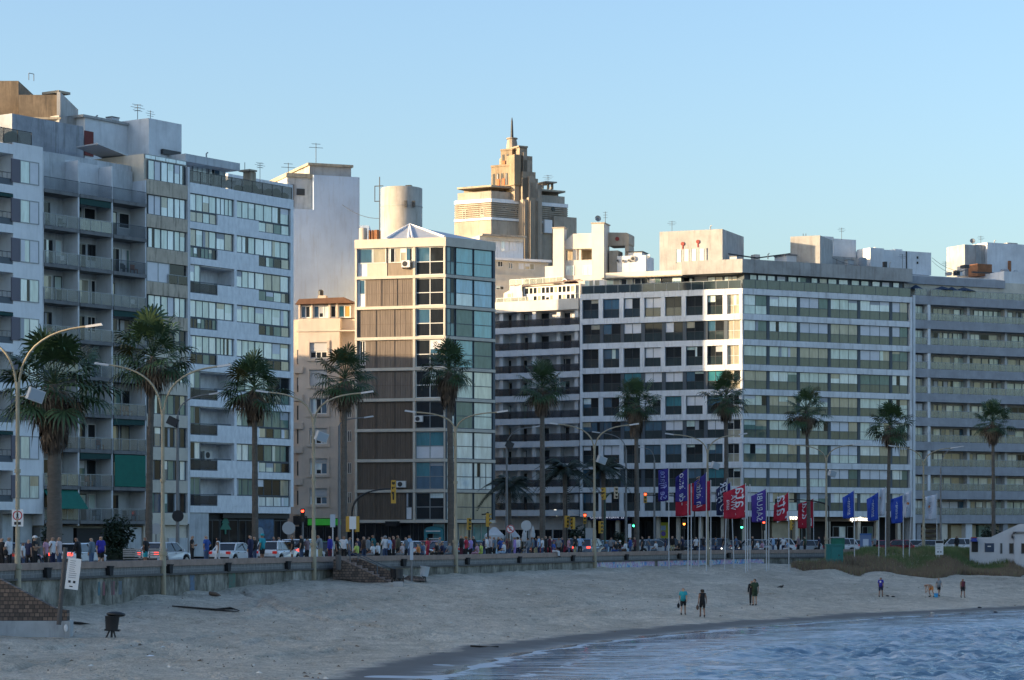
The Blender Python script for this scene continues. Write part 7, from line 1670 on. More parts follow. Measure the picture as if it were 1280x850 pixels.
mb = MB(); mb.box(-7*k,7*k,-0.12,0.12,3*k,23*k,mat('panel_blue',(0.12,0.18,0.32), rough=0.5)); mb.box(-7.3*k,7.3*k,-0.16,0.16,22*k,24*k,blue_s); mb.build('panel', t); mb = MB(); mb.box(-3.5*k,3.5*k,-0.14,-0.121,2*k,17*k,mat('poster_pale',(0.5,0.56,0.64), rough=0.5)); mb.build('poster', t); mb = MB(); mb.tube([(-6*k,0,0),(-6*k,0,4*k)],0.08,dk_metal,6); mb.build('leg', t); mb = MB(); mb.tube([(6*k,0,0),(6*k,0,4*k)],0.08,dk_metal,6); mb.build('leg', t)
# ---- white tents and closed parasols before the balcony block
canvas = mat('white_canvas', (0.62,0.64,0.66), rough=0.8, var=0.2, vscale=1)
def tent(px, Y, ytop, yb, wpx, label):
    k = Y/F; w_ = wpx*k/2; x = wx(px,Y); zt, zb = wz(ytop,Y), wz(yb,Y); t = empty('market_tent', (x,Y,-0.14), 0, label, 'tent'); vs = [(-w_,-1.4,zb),(w_,-1.4,zb),(w_,1.4,zb),(-w_,1.4,zb),(-0.15,0,zt),(0.15,0,zt)]; n = 5
    mb = MB(); mb.add(vs,[(0,1,5,4),(1,2,5),(2,3,4,5),(3,0,4)],canvas); mb.add([(x_,y_,z_+dz) for (x_,y_,z_) in vs[:4] for dz in (0,-0.35)],[(0,1,3,2),(2,3,5,4),(4,5,7,6),(6,7,1,0)],canvas); mb.build('canopy', t)
    for sx in (-1,1):
        for sy in (-1.35,1.35): mb = MB(); mb.tube([(sx*(w_-0.08),sy,0),(sx*(w_-0.08),sy,zb)],0.035,pole_w,6); mb.build('leg', t)
tent(618, 250, 657, 667, 24, 'white peaked tent beside the blue glass corner, left of two'); tent(640, 252, 659, 669, 20, 'white peaked tent behind the letter E sign, right of two')
def shut_parasol(px, Y, yt, yb, label):
    t = empty('closed_parasol', (wx(px,Y),Y,-0.14), 0, label, 'parasol'); zt, zb = wz(yt,Y), wz(yb,Y); mb = MB(); mb.tube([(0,0,0),(0,0,zt+0.1)],0.035,pole_w,6); mb.build('pole', t); mb = MB(); mb.lathe([(0.2,zb),(0.24,zb+0.3),(0.17,(zb+zt)/2),(0.2,zt-0.5),(0.04,zt)],canvas,10); mb.build('canopy', t)
shut_parasol(666, 246, 656, 670, 'closed white parasol right of the round grey sign back'); shut_parasol(655, 248, 660, 675, 'closed white parasol left of the round grey sign back')
# ---- benches on the promenade
bwood = mat('bench_slats', (0.33,0.31,0.29), rough=0.8, var=0.4, vscale=3)
bench = None
for px, d, lab in ((166,5.0,'grey slatted bench right of the dark bushy shrub'),(198,5.0,'grey slatted bench beside the white hatchback')):
    p = at_offset(px, d); t = empty('park_bench', (p.x,p.y,0), 0.2, lab, 'bench', 'slatted benches on the promenade')
    mb = MB()
    for i in range(4): mb.box(-0.55,0.55,-0.25+i*0.12,-0.15+i*0.12,0.42,0.46,bwood)
    mb.build('seat', t); mb = MB()
    for i in range(4): mb.box(-0.55,0.55,0.24,0.27,0.55+i*0.12,0.64+i*0.12,bwood)
    mb.build('backrest', t)
    for s in (-0.5,0.5): mb = MB(); mb.box(s-0.03,s+0.03,-0.24,-0.18,0,0.419,dk_metal); mb.box(s-0.03,s+0.03,0.271,0.32,0,1.0,dk_metal); mb.build('leg', t)

# ---- wrack and litter specks strewn over the dry sand: nobody could count them
def wrack():
    rg = np.random.RandomState(9); mb = MB(); cols = [mat('wrack_dark',(0.05,0.042,0.032), rough=0.9), mat('wrack_brown',(0.14,0.10,0.065), rough=0.9), mat('wrack_pale',(0.6,0.58,0.53), rough=0.9)]
    n = 1300; px = rg.uniform(-10, 1290, n); py = 705+145*rg.uniform(0,1,n)**0.8
    Y = np.full(n, 80.0); Yl = np.linspace(84, 270, 500)
    for i in range(n):
        X = (px[i]-CX)/F*Yl; Zr = ZC+(HY-py[i])/F*Yl
        t = np.interp(Yl, [84, 270], [-3.3, -1.5]); k = int(np.argmax(Zr <= t)); Y[i] = Yl[k]
    X = (px-CX)/F*Y; d, _ = sdist(AC, X, Y); w_, _ = sdist(WC, X, Y); q = np.array([noise.noise((x*0.12, y*0.05, 7.0)) for x, y in zip(X, Y)])
    ok = (d < -3.2) & (w_ > 1.0) & (rg.uniform(0,1,n) < 0.35+1.2*np.clip(q,0,1)); Z = sand_z(X, Y)
    for x, y, z, r in zip(X[ok], Y[ok], Z[ok], rg.uniform(0,1,ok.sum())):
        s = 0.03+0.09*r**3; a = rg.uniform(0,6.28); c, sn = math.cos(a)*s, math.sin(a)*s; m_ = cols[0 if r < .55 else (1 if r < .93 else 2)]
        mb.add([(x-c*1.6,y-sn*1.6,z-0.01),(x+sn*.6,y-c*.6,z+0.005),(x+c*1.6,y+sn*1.6,z-0.01),(x-sn*.6,y+c*.6,z+0.005),(x,y,z+0.03+s*0.35)],[(0,1,4),(1,2,4),(2,3,4),(3,0,4)],m_)
    stuff(mb.build('beach_wrack'), 'dark specks of seaweed and litter strewn over the dry sand', 'wrack')
wrack()
# ------------------------------------------------------------------ people
skin_m = mat('skin', (0.36,0.22,0.15), rough=0.6); skin2_m = mat('skin_tan', (0.24,0.13,0.08), rough=0.6)
def cloth(c):
    return mat('cloth_%d_%d_%d' % tuple(int(v*100) for v in c), c, rough=0.85, var=0.35, vscale=6)
BONES = [('hip','spine',.135,.125,'torso'),('spine','chest',.125,.15,'torso'),('chest','neck',.15,.058,'torso'),('neck','head',.058,.1,'neck'),('head','top',.1,.075,'head')]
def pose_stand(): return dict(hip=(0,0,.95),spine=(0,-.01,1.14),chest=(0,0,1.36),neck=(0,.005,1.5),head=(0,-.015,1.62),top=(0,0,1.70),
    shL=(-.175,0,1.42),elL=(-.235,.03,1.15),wrL=(-.25,-.03,.91),shR=(.175,0,1.42),elR=(.235,.03,1.15),wrR=(.25,-.03,.91),
    hiL=(-.09,0,.90),knL=(-.1,-.02,.49),anL=(-.1,.02,.09),toL=(-.115,-.14,.035),hiR=(.09,0,.90),knR=(.1,-.02,.49),anR=(.1,.02,.09),toR=(.115,-.14,.035))
def mod(**k):
    p = pose_stand(); p.update(k); return p
def shift(p, keys, d):
    for q in keys: p[q] = tuple(a+b for a, b in zip(p[q], d))
    return p
UP = ['hip','spine','chest','neck','head','top','shL','elL','wrL','shR','elR','wrR','hiL','hiR']
POSES = {
 'stand': pose_stand(),
 'weight': mod(hip=(.03,0,.94), spine=(.02,-.01,1.13), knL=(-.13,-.08,.49), anL=(-.15,0,.09), toL=(-.19,-.15,.035), elR=(.27,.05,1.16), wrR=(.2,-.1,.98)),
 'folded': mod(elL=(-.24,-.05,1.16), wrL=(.03,-.2,1.2), elR=(.24,-.05,1.16), wrR=(-.03,-.22,1.16)),
 'phone': mod(elR=(.25,-.1,1.17), wrR=(.1,-.26,1.34), head=(.01,-.035,1.61)),
 'raise': mod(elR=(.32,-.1,1.38), wrR=(.4,-.22,1.58)),
 'hips': mod(elL=(-.36,.06,1.17), wrL=(-.17,-.06,1.02), elR=(.36,.06,1.17), wrR=(.17,-.06,1.02)),
 'walk': mod(elL=(-.23,.1,1.17), wrL=(-.24,.08,.93), elR=(.23,-.06,1.17), wrR=(.23,-.2,.98), knL=(-.1,-.13,.51), anL=(-.1,-.2,.1), toL=(-.1,-.36,.05), knR=(.1,.02,.49), anR=(.1,.24,.14), toR=(.1,.12,.03)),
 'walk2': mod(elR=(.23,.1,1.17), wrR=(.25,.06,.92), elL=(-.24,-.02,1.16), wrL=(-.26,-.12,.93), knR=(.1,-.12,.51), anR=(.1,-.16,.1), toR=(.1,-.32,.05), knL=(-.1,.02,.49), anL=(-.1,.2,.13), toL=(-.1,.08,.03)),
 'sit': shift(mod(knL=(-.12,-.43,.96), anL=(-.12,-.45,.54), toL=(-.13,-.6,.5), knR=(.12,-.43,.96), anR=(.12,-.43,.54), toR=(.13,-.58,.5), wrL=(-.14,-.3,1.03), wrR=(.14,-.3,1.03), elL=(-.25,-.06,1.15), elR=(.25,-.06,1.15)), ['knL','anL','toL','knR','anR','toR'], (0,0,-.05)),
 'bend': dict(hip=(0,.12,.86),spine=(0,-.02,.98),chest=(0,-.24,1.02),neck=(0,-.38,.99),head=(0,-.49,.94),top=(0,-.55,.97),shL=(-.18,-.27,1.0),elL=(-.2,-.3,.72),wrL=(-.14,-.36,.5),shR=(.18,-.27,1.0),elR=(.2,-.3,.72),wrR=(.14,-.4,.5),
    hiL=(-.1,.12,.83),knL=(-.16,-.04,.47),anL=(-.16,.1,.09),toL=(-.19,-.06,.035),hiR=(.1,.12,.83),knR=(.17,.1,.47),anR=(.18,.3,.1),toR=(.2,.16,.035)),
 'lean': mod(chest=(.02,-.06,1.35), neck=(.02,-.1,1.49), head=(.02,-.14,1.61), top=(.02,-.14,1.69), shL=(-.16,-.06,1.41), shR=(.19,-.06,1.41), elR=(.3,-.1,1.15), wrR=(.32,-.22,.95), elL=(-.24,-.04,1.14), wrL=(-.2,-.2,.98)),
}
def build_pose(key):
    p = {k: Vector(v) for k, v in POSES[key].items()}
    bones = list(BONES)+[('chest','sh'+s,.1,.068,'torso') for s in 'LR']
    for s in 'LR':
        bones += [('sh'+s,'el'+s,.066,.044,'uparm'),('el'+s,'wr'+s,.043,.03,'forearm'),('hip','hi'+s,.12,.095,'pelvis'),('hi'+s,'kn'+s,.095,.058,'thigh'),('kn'+s,'an'+s,.056,.04,'shin'),('an'+s,'to'+s,.045,.034,'foot')]
        w, e = p['wr'+s], p['el'+s]; d = (w-e).normalized(); side = Vector((1 if s == 'R' else -1, 0, 0)); lat = d.cross(side).normalized()
        pl = w+d*0.075; p['pa'+s] = pl; bones.append(('wr'+s,'pa'+s,.03,.034,'hand'))
        for i, ln in enumerate((.07,.085,.08,.062)):
            b = pl+lat*(0.027-0.018*i)+d*0.02; m1 = b+d*ln*0.55-side*0.008; m2 = m1+d*ln*0.35-side*0.025
            p['f%d%sa' % (i,s)] = b; p['f%d%sb' % (i,s)] = m1; p['f%d%sc' % (i,s)] = m2
            bones += [('pa'+s,'f%d%sa' % (i,s),.03,.011,'hand'),('f%d%sa' % (i,s),'f%d%sb' % (i,s),.011,.0095,'hand'),('f%d%sb' % (i,s),'f%d%sc' % (i,s),.0095,.008,'hand')]
        tb = w+d*0.03+lat*0.035; tt = tb+d*0.04+lat*0.018; p['t%sa' % s] = tb; p['t%sb' % s] = tt
        bones += [('wr'+s,'t%sa' % s,.03,.014,'hand'),('t%sa' % s,'t%sb' % s,.013,.01,'hand')]
    h = p['head']; fw = (h-p['neck']); fwd = Vector((0,-1,0)) if key != 'bend' else Vector((0,-.6,-.8))
    p['nose'] = h+fwd*0.115+Vector((0,0,.0)); bones.append(('head','nose',.06,.016,'head'))
    for s, x in (('L',-1),('R',1)): p['ear'+s] = h+Vector((x*0.098,0.015,0.005)); bones.append(('head','ear'+s,.05,.018,'head'))
    names = list(p); rad = {}
    for a, b, ra, rb, z in bones:
        rad[a] = max(rad.get(a, 0), ra) if a not in ('hip','chest','neck','head') else {'hip':.135,'chest':.15,'neck':.058,'head':.1}[a]; rad.setdefault(b, rb)
    bm = bmesh.new(); lay = bm.verts.layers.skin.verify(); vs = {}
    for n in names: v = bm.verts.new(p[n]); v[lay].radius = (rad[n],)*2; v[lay].use_root = (n == 'hip'); vs[n] = v
    for a, b, *_ in bones: bm.edges.new((vs[a], vs[b]))
    me = bpy.data.meshes.new('skeleton'); bm.to_mesh(me); bm.free()
    o = bpy.data.objects.new('tmp', me); COL.objects.link(o); o.modifiers.new('s', 'SKIN').use_smooth_shade = True; ss = o.modifiers.new('d', 'SUBSURF'); ss.levels = 1; ss.render_levels = 1
    dg = bpy.context.evaluated_depsgraph_get(); body = bpy.data.meshes.new_from_object(o.evaluated_get(dg)); bpy.data.objects.remove(o)
    co = [v.co.copy() for v in body.vertices]; zone = []
    for c in co:
        best = None
        for a, b, ra, rb, z in bones:
            A, B = p[a], p[b]; L2 = (B-A).length_squared; t = max(0, min(1, (c-A).dot(B-A)/L2)) if L2 > 0 else 0; d = (c-A.lerp(B, t)).length-(ra+(rb-ra)*t)
            if best is None or d < best[0]: best = (d, z, t)
        zone.append(best[1:])
    nrm = [v.normal.copy() for v in body.vertices]; polys = [tuple(q.vertices) for q in body.polygons]
    def garment(name, test, off):
        idx = {}; vv = []; ff = []
        for q in polys:
            if all(test(zone[i], co[i]) for i in q):
                for i in q:
                    if i not in idx: idx[i] = len(vv); vv.append(co[i]+nrm[i]*off)
                ff.append(tuple(idx[i] for i in q))
        me = bpy.data.meshes.new(name); me.from_pydata(vv, [], ff); me.polygons.foreach_set('use_smooth', [True]*len(ff)); me.materials.append(skin_m); me.update(); return me
    body.materials.clear(); body.materials.append(skin_m)
    hd = p['head']; hf = fwd
    low_ = lambda z, c: key not in ('bend','sit') and z[0] in ('pelvis','thigh') and c.z > p['hip'].z-.12
    return dict(body=body,
        shirt=garment('shirt', lambda z, c: z[0] == 'torso' or low_(z, c) or (z[0] == 'uparm' and z[1] < .75), .022), longshirt=garment('shirt', lambda z, c: z[0] in ('torso','uparm','forearm') or low_(z, c), .024),
        top=garment('shirt', lambda z, c: z[0] == 'torso' or low_(z, c), .02),
        trousers=garment('trousers', lambda z, c: z[0] in ('pelvis','thigh','shin') or (z[0] == 'torso' and c.z < p['hip'].z+.1 and key != 'bend'), .018), shorts=garment('shorts', lambda z, c: z[0] == 'pelvis' or (z[0] == 'thigh' and z[1] < .85) or (z[0] == 'torso' and c.z < p['hip'].z+.1 and key != 'bend'), .022),
        hair=garment('hair', lambda z, c: z[0] == 'head' and ((c-hd).dot(hf) < 0.035 or (c-hd).z > 0.055) and (c-hd).z > -0.04, .016), longhair=garment('hair', lambda z, c: z[0] in ('head','neck') and (c-hd).dot(hf) < 0.03 or (z[0] == 'head' and (c-hd).z > .06), .03),
        shoes=garment('shoes', lambda z, c: z[0] == 'foot', .012))
PM = {k: build_pose(k) for k in POSES}
C = dict(black=(.012,.012,.014), navy=(.015,.02,.06), white=(.62,.63,.65), blue=(.03,.08,.30), turq=(.02,.30,.36), teal=(.01,.10,.11), pink=(.50,.28,.36), pale=(.5,.42,.42), grey=(.2,.22,.24), slate=(.12,.17,.22), lilac=(.34,.24,.55), brown=(.10,.065,.05),
    olive=(.10,.085,.055), lime=(.45,.55,.12), red=(.45,.03,.06), maroon=(.10,.02,.035), denim=(.07,.12,.22), sky=(.28,.42,.6), khaki=(.38,.34,.2), orange=(.55,.2,.05), dgreen=(.03,.055,.03), royal=(.035,.03,.30), mauve=(.22,.15,.17), jeans=(.05,.08,.15), tanskin=(.24,.13,.08))
HAIRC = dict(dark=(.012,.009,.008), brown=(.05,.03,.018), grey=(.25,.24,.23), blond=(.2,.13,.06))
LABELS = set()
def person(pos, rz, h, pose, shirt, legs, label, top='shirt', low='trousers', hair='dark', long_=False, hat=None, prop=None, group=None, skin=None, z=None):
    assert label not in LABELS, label
    LABELS.add(label); P = PM[pose]
    t = P['body']; o = bpy.data.objects.new('person', t); COL.objects.link(o); o.location = (pos.x, pos.y, pos.z if len(pos) > 2 else 0.0)
    if z is not None: o.location.z = z
    o.rotation_euler = (0,0,rz); o.scale = (h/1.75,)*3; tag(o, label, 'person', group)
    o.material_slots[0].link = 'OBJECT'; o.material_slots[0].material = skin or (skin_m if len(LABELS) % 3 else skin2_m)
    def wear(name, key, col):
        c = bpy.data.objects.new(name, P[key]); COL.objects.link(c); c.parent = o; c.material_slots[0].link = 'OBJECT'; c.material_slots[0].material = cloth(col); return c
    if shirt: wear('shirt', top, C[shirt])
    wear('trousers' if low == 'trousers' else 'shorts', low, C[legs]); wear('hair', 'longhair' if long_ else 'hair', HAIRC[hair])
    if z is None or pose != 'bend': wear('shoes', 'shoes', C['black'] if top != 'bare' else C['brown'])
    if hat:
        hd = Vector(POSES[pose]['head']); mb = MB(); mb.ball((hd.x,hd.y+0.01,hd.z+0.065),(0.125,0.13,0.085),cloth(C[hat]),10,6); mb.box(hd.x-0.08,hd.x+0.08,hd.y-0.23,hd.y-0.05,hd.z+0.05,hd.z+0.065,cloth(C[hat])); mb.build('cap', o)
    if prop: prop(o, P)
    return o
def bag(side, col, low=True):
    def f(o, P):
        mb = MB(); x = .3*side; z0 = .5 if low else .85
        mb.ball((x,-.03,z0+.1),(.09,.14,.16),cloth(C[col]),10,6); mb.tube([(x,-.09,z0+.2),(x-.03*side,-.04,z0+.42),(x,.04,z0+.2)],.012,cloth(C[col]),5); mb.build('bag', o)
    return f
def print_on_back(o, P): 
    mb = MB(); mb.disc((0,.165,1.33),.08,(0,1,0),.01,cloth(C['white']),10); mb.build('shirt_print', o)
# ---- along the promenade: column, metres behind the wall, facing (0 = towards the sea), height, ...
rp = random.Random(21)
def prom(px, d, face, h, pose, shirt, legs, label, **k):
    p = at_offset(px, d); _, _, n, _ = wall_at(px); base = math.atan2(n.y, n.x)+math.pi/2
    z = None
    return person(p, base+R(face)+rp.uniform(-.25,.25), h, pose, shirt, legs, label, group='people on the promenade', **k)
S, BK = 0, 180
sl = 'promenade'
prom(11, 1.2, S, 1.72, 'weight', 'white', 'black', 'person in a white shirt and black trousers left of the leftmost lamp post', prop=bag(-1,'black',False))
prom(2, 1.8, 60, 1.68, 'stand', 'black', 'black', 'person in black cut by the left edge of the photo')
prom(28.5, 1.0, 20, 1.45, 'stand', 'white', 'jeans', 'short child in a white shirt just right of the leftmost lamp post', hair='brown')
prom(36, 2.6, 80, 1.6, 'walk', 'navy', 'black', 'child in navy walking behind the one in white near the leftmost lamp post')
prom(43.5, 1.2, 10, 1.74, 'folded', 'black', 'black', 'person in a black t-shirt and pale cap, arms folded, left of the big shaggy palm', hat='white')
prom(57, 1.0, 0, 1.66, 'phone', 'pink', 'black', 'woman in a pink top and dark hair in front of the big shaggy palm', long_=True)
prom(65.5, 2.2, -20, 1.72, 'stand', 'white', 'navy', 'person in a white top just behind the woman in pink')
prom(73.5, 1.0, 0, 1.72, 'stand', 'pale', 'jeans', 'person in a pale rose shirt and jeans beside the rules board')
prom(98.5, 1.1, BK, 1.7, 'lean', 'black', 'black', 'person in a black jacket before the red tail light of a white car', top='longshirt')
prom(114.5, 1.1, BK, 1.68, 'stand', 'slate', 'denim', 'person in a grey-blue shirt and jeans left of the man in bright blue', top='longshirt')
prom(126, 1.2, -20, 1.76, 'weight', 'royal', 'black', 'person in a bright blue shirt and dark shorts below the bushy shrub', low='shorts')
prom(182, 1.3, BK, 1.72, 'hips', 'black', 'turq', 'person in a black shirt and turquoise shorts at the left end of the white hatchback', low='shorts')
prom(240, 1.2, 10, 1.8, 'folded', 'black', 'black', 'person in a black t-shirt and black trousers right of the white hatchback')
prom(258, 1.2, BK, 1.8, 'hips', 'blue', 'jeans', 'person in a blue shirt and jeans seen from behind, between two white cars')
prom(272.5, 1.3, BK, 1.68, 'walk2', 'white', 'white', 'woman in white with dark hair left of the white sedan', top='top', long_=True)
prom(313, 1.2, BK, 1.82, 'stand', 'navy', 'navy', 'person in dark navy just right of the white sedan', top='longshirt')
prom(318.5, 2.4, BK, 1.74, 'stand', 'black', 'jeans', 'person in black half hidden beside the one in navy by the white sedan')
prom(328, 1.2, BK, 1.88, 'stand', 'turq', 'black', 'person in a turquoise t-shirt, black shorts and cap left of the white station car', low='shorts', hat='turq')
prom(342.5, 12, BK, 1.75, 'stand', 'maroon', 'black', 'person in dark red behind the roof of the white station car'); prom(349, 12, BK, 1.72, 'stand', 'white', 'grey', 'person in white behind the roof of the white station car')
prom(365.5, 1.2, BK, 1.74, 'stand', 'black', 'white', 'person in a black t-shirt with a white print and white shorts', low='shorts', prop=print_on_back)
prom(377, 1.3, BK, 1.84, 'stand', 'black', 'jeans', 'tall person in a black shirt and jeans left of the cream house lamp post')
prom(383.8, 1.2, BK, 1.7, 'folded', 'mauve', 'black', 'woman in a mauve top and black trousers left of the cream house lamp post', long_=True)
prom(400.5, 1.1, BK, 1.86, 'lean', 'grey', 'khaki', 'person in grey shirt leaning on a stick right of the cream house lamp post', top='longshirt', prop=lambda o, P: (lambda m_: (m_.tube([(.33,-.24,.95),(.42,-.36,0)],.016,dk_metal,5), m_.build('walking_stick', o)))(MB()))
prom(412.5, 1.2, BK, 1.8, 'stand', 'royal', 'maroon', 'person in a dark violet-blue jacket left of the bus stop sign', top='longshirt')
prom(421, 1.4, 30, 1.7, 'weight', 'black', 'black', 'person in black with bare arms just right of the bus stop sign', hair='brown')
prom(430, 0.9, 100, 1.78, 'raise', 'white', 'black', 'person in a white shirt raising one arm at the top of the stairs')
prom(437, 1.8, 40, 1.7, 'stand', 'slate', 'jeans', 'person in slate blue left of the white sign at the top of the stairs')
def sitter(px, face, h, shirt, legs, label, **k):
    p = at_offset(px, 0.22); _, _, n, _ = wall_at(px); base = math.atan2(n.y, n.x)+math.pi/2
    s = h/1.75; return person(Vector((p.x,p.y,0.43-0.80*s)), base+R(face), h, 'sit', shirt, legs, label, group='people on the promenade', **k)
sitter(446, BK, 1.7, 'lime', 'navy', 'person in yellow-green seated on the wall at the top of the stairs'); sitter(466, BK, 1.6, 'white', 'grey', 'person in a white t-shirt seated on the wall above the stairs, left of two'); sitter(472.5, BK, 1.7, 'white', 'black', 'person in white t-shirt and black trousers seated above the stairs, right of two', hair='brown')
prom(455, 1.8, BK, 1.76, 'stand', 'brown', 'jeans', 'person in a brown jacket above the stairs', top='longshirt'); prom(466.5, 2.8, BK, 1.86, 'hips', 'teal', 'black', 'tall person in a dark teal sweater behind the seated ones above the stairs', top='longshirt')
prom(478, 2.4, BK, 1.74, 'stand', 'dgreen', 'grey', 'person in dark green right of the seated pair above the stairs'); prom(487, 1.0, BK, 1.72, 'hips', 'sky', 'black', 'person in a light blue shirt on the promenade above the litter bins')
prom(497.5, 2.0, BK, 1.84, 'stand', 'olive', 'black', 'person in an olive jacket above the litter bins', top='longshirt'); sitter(503, BK, 1.62, 'pale', 'grey', 'person in pale clothes seated on the wall left of the grey sign post')
sitter(523, BK, 1.5, 'orange', 'black', 'child in orange seated on the wall just right of the grey sign post'); sitter(528.5, BK, 1.66, 'denim', 'jeans', 'person in denim blue seated on the wall above the white bin'); prom(534.5, 1.0, BK, 1.66, 'stand', 'red', 'red', 'woman in a long coral red dress above the white bin', low='trousers', long_=True)
sitter(546, BK, 1.7, 'black', 'black', 'person in black seated left of the palm before the blue glass corner'); sitter(553, BK, 1.68, 'navy', 'black', 'person in navy seated just left of the palm before the blue glass corner'); sitter(562, 150, 1.6, 'grey', 'slate', 'person in grey seated at the foot of the palm before the blue glass corner')
prom(577, 1.2, BK, 1.84, 'stand', 'black', 'maroon', 'tall person in black right of the blue corner lamp post', top='longshirt'); prom(583, 2.2, BK, 1.72, 'phone', 'red', 'black', 'person in red with an orange cap right of the blue corner lamp post', hat='orange')
prom(588.5, 1.0, BK, 1.68, 'weight', 'lilac', 'black', 'person in a lilac shirt in the group right of the blue corner lamp post'); prom(592, 2.4, BK, 1.78, 'stand', 'black', 'jeans', 'person in black just behind the one in lilac'); sitter(596.5, BK, 1.5, 'pink', 'pink', 'child in pink seated on the wall right of the one in lilac')
sitter(601.5, BK, 1.55, 'lime', 'lime', 'person in a bright lime vest seated on the wall'); prom(608.5, 1.0, BK, 1.76, 'hips', 'white', 'black', 'person in a white shirt and black trousers below the left tent', top='longshirt')
prom(618, 1.2, BK, 1.72, 'stand', 'slate', 'black', 'person in slate grey below the left tent'); prom(623.5, 2.0, BK, 1.74, 'stand', 'black', 'black', 'person in black between the two tents'); sitter(630, BK, 1.72, 'white', 'sky', 'person in white and light blue seated left of the letter E sign')
prom(637, 1.6, BK, 1.62, 'stand', 'brown', 'jeans', 'person in brown below the letter E sign'); prom(643.5, 1.0, BK, 1.7, 'stand', 'lilac', 'lilac', 'woman in a long lilac dress and shawl right of the letter E sign', top='longshirt', long_=True, hair='blond'); prom(651, 2.4, BK, 1.62, 'stand', 'olive', 'black', 'person in olive left of the round grey sign back')
prom(666, 1.2, BK, 1.74, 'stand', 'slate', 'black', 'person in a slate plaid shirt right of the round grey sign back', hair='grey'); prom(673.5, 1.2, BK, 1.8, 'stand', 'sky', 'navy', 'person in a pale blue shirt left of the palm trunk at the pale balconies'); prom(682.5, 1.4, BK, 1.8, 'stand', 'black', 'black', 'person all in black right of the palm trunk at the pale balconies', top='longshirt')
sitter(692, S, 1.72, 'blue', 'white', 'person in a blue shirt and white trousers seated on the wall facing the sea'); prom(703, 3.5, BK, 1.7, 'stand', 'navy', 'black', 'person in navy beside the pole with two yellow signals'); prom(719, 0.9, BK, 1.78, 'weight', 'black', 'khaki', 'person in a black top and khaki trousers left of the blue-grey car', hair='brown')
sitter(758, BK, 1.7, 'denim', 'slate', 'person in denim seated just right of the mural lamp post'); sitter(770, 150, 1.66, 'black', 'blue', 'person in black and blue seated above the painted mural'); sitter(775, BK, 1.72, 'black', 'jeans', 'person with a white headphone hood seated above the painted mural', hat='white')
sitter(782, BK, 1.7, 'white', 'brown', 'person in a white hooded top seated on the wall with back to the sea', top='longshirt'); prom(793.5, 1.4, BK, 1.7, 'stand', 'maroon', 'black', 'person in dark maroon before the trunk of the dense-skirted palm'); prom(803, 2.0, BK, 1.76, 'stand', 'black', 'black', 'person in black right of the dense-skirted palm trunk')
sitter(820, BK, 1.7, 'white', 'slate', 'person in white seated left of the leftmost flag pole'); sitter(849, BK, 1.74, 'black', 'black', 'person in black seated between the first two purple flag poles'); prom(853, 2.0, BK, 1.76, 'stand', 'navy', 'black', 'person in navy standing left of the second purple flag pole')
sitter(926, BK, 1.7, 'black', 'jeans', 'person in black seated left of the large red flag pole'); prom(941, 1.4, BK, 1.8, 'stand', 'black', 'black', 'tall person in black right of the narrow white banner'); sitter(947, BK, 1.66, 'white', 'slate', 'person in a white top seated below the violet flag'); sitter(953, BK, 1.6, 'pink', 'white', 'person in pale pink seated left of the violet flag pole')
prom(966.5, 1.4, BK, 1.76, 'stand', 'sky', 'jeans', 'person in a light blue shirt right of the violet flag pole', top='longshirt'); prom(973, 1.8, BK, 1.7, 'stand', 'black', 'black', 'person in black between the violet and the red flag poles'); sitter(985, BK, 1.7, 'sky', 'white', 'person in pale blue at the pole of the left small red flag')
prom(998, 1.4, BK, 1.8, 'stand', 'mauve', 'black', 'person in a mauve-grey shirt between the two small red flags', hair='grey'); prom(1006, 2.4, BK, 1.74, 'stand', 'dgreen', 'black', 'person in dark green left of the right small red flag pole'); prom(1031, 1.6, BK, 1.76, 'stand', 'black', 'navy', 'person in black beside the teal cabin', top='longshirt')
prom(1024, 2.2, BK, 1.74, 'stand', 'navy', 'black', 'person in navy right of the right small red flag pole'); prom(1093, 1.6, BK, 1.76, 'stand', 'grey', 'black', 'person in grey left of the middle blue flag pole'); prom(1196, 3.5, BK, 1.82, 'stand', 'black', 'black', 'person in black before the white jeep at the right', top='longshirt')

CROWD = [(447.5,3.2,'navy','black'),(460,1.4,'grey','black'),(481.5,1.2,'white','jeans'),(492,3.0,'maroon','black'),(507.5,1.6,'slate','black'),(512,2.8,'sky','jeans'),(549.5,2.2,'grey','jeans'),(580,3.2,'white','black'),(605,2.6,'navy','jeans'),(613,2.2,'pale','black'),(626.5,1.6,'blue','black'),(633.5,2.8,'maroon','jeans'),(647,1.3,'white','navy'),(660,2.4,'grey','jeans'),(670,2.8,'navy','khaki'),(678,3.0,'white','jeans'),(687,1.3,'maroon','black'),(698.5,1.4,'grey','black'),(711,2.2,'pink','jeans'),(725,2.4,'sky','black'),(764,2.6,'grey','navy'),(788,2.8,'blue','jeans'),(811,1.8,'slate','jeans'),(832,1.6,'navy','jeans'),(840.5,2.6,'black','khaki'),(870,1.6,'white','black'),(879,2.4,'black','jeans'),(895,1.6,'slate','navy'),(904,2.6,'black','grey'),(920,1.8,'denim','black'),(979,2.6,'white','navy')]
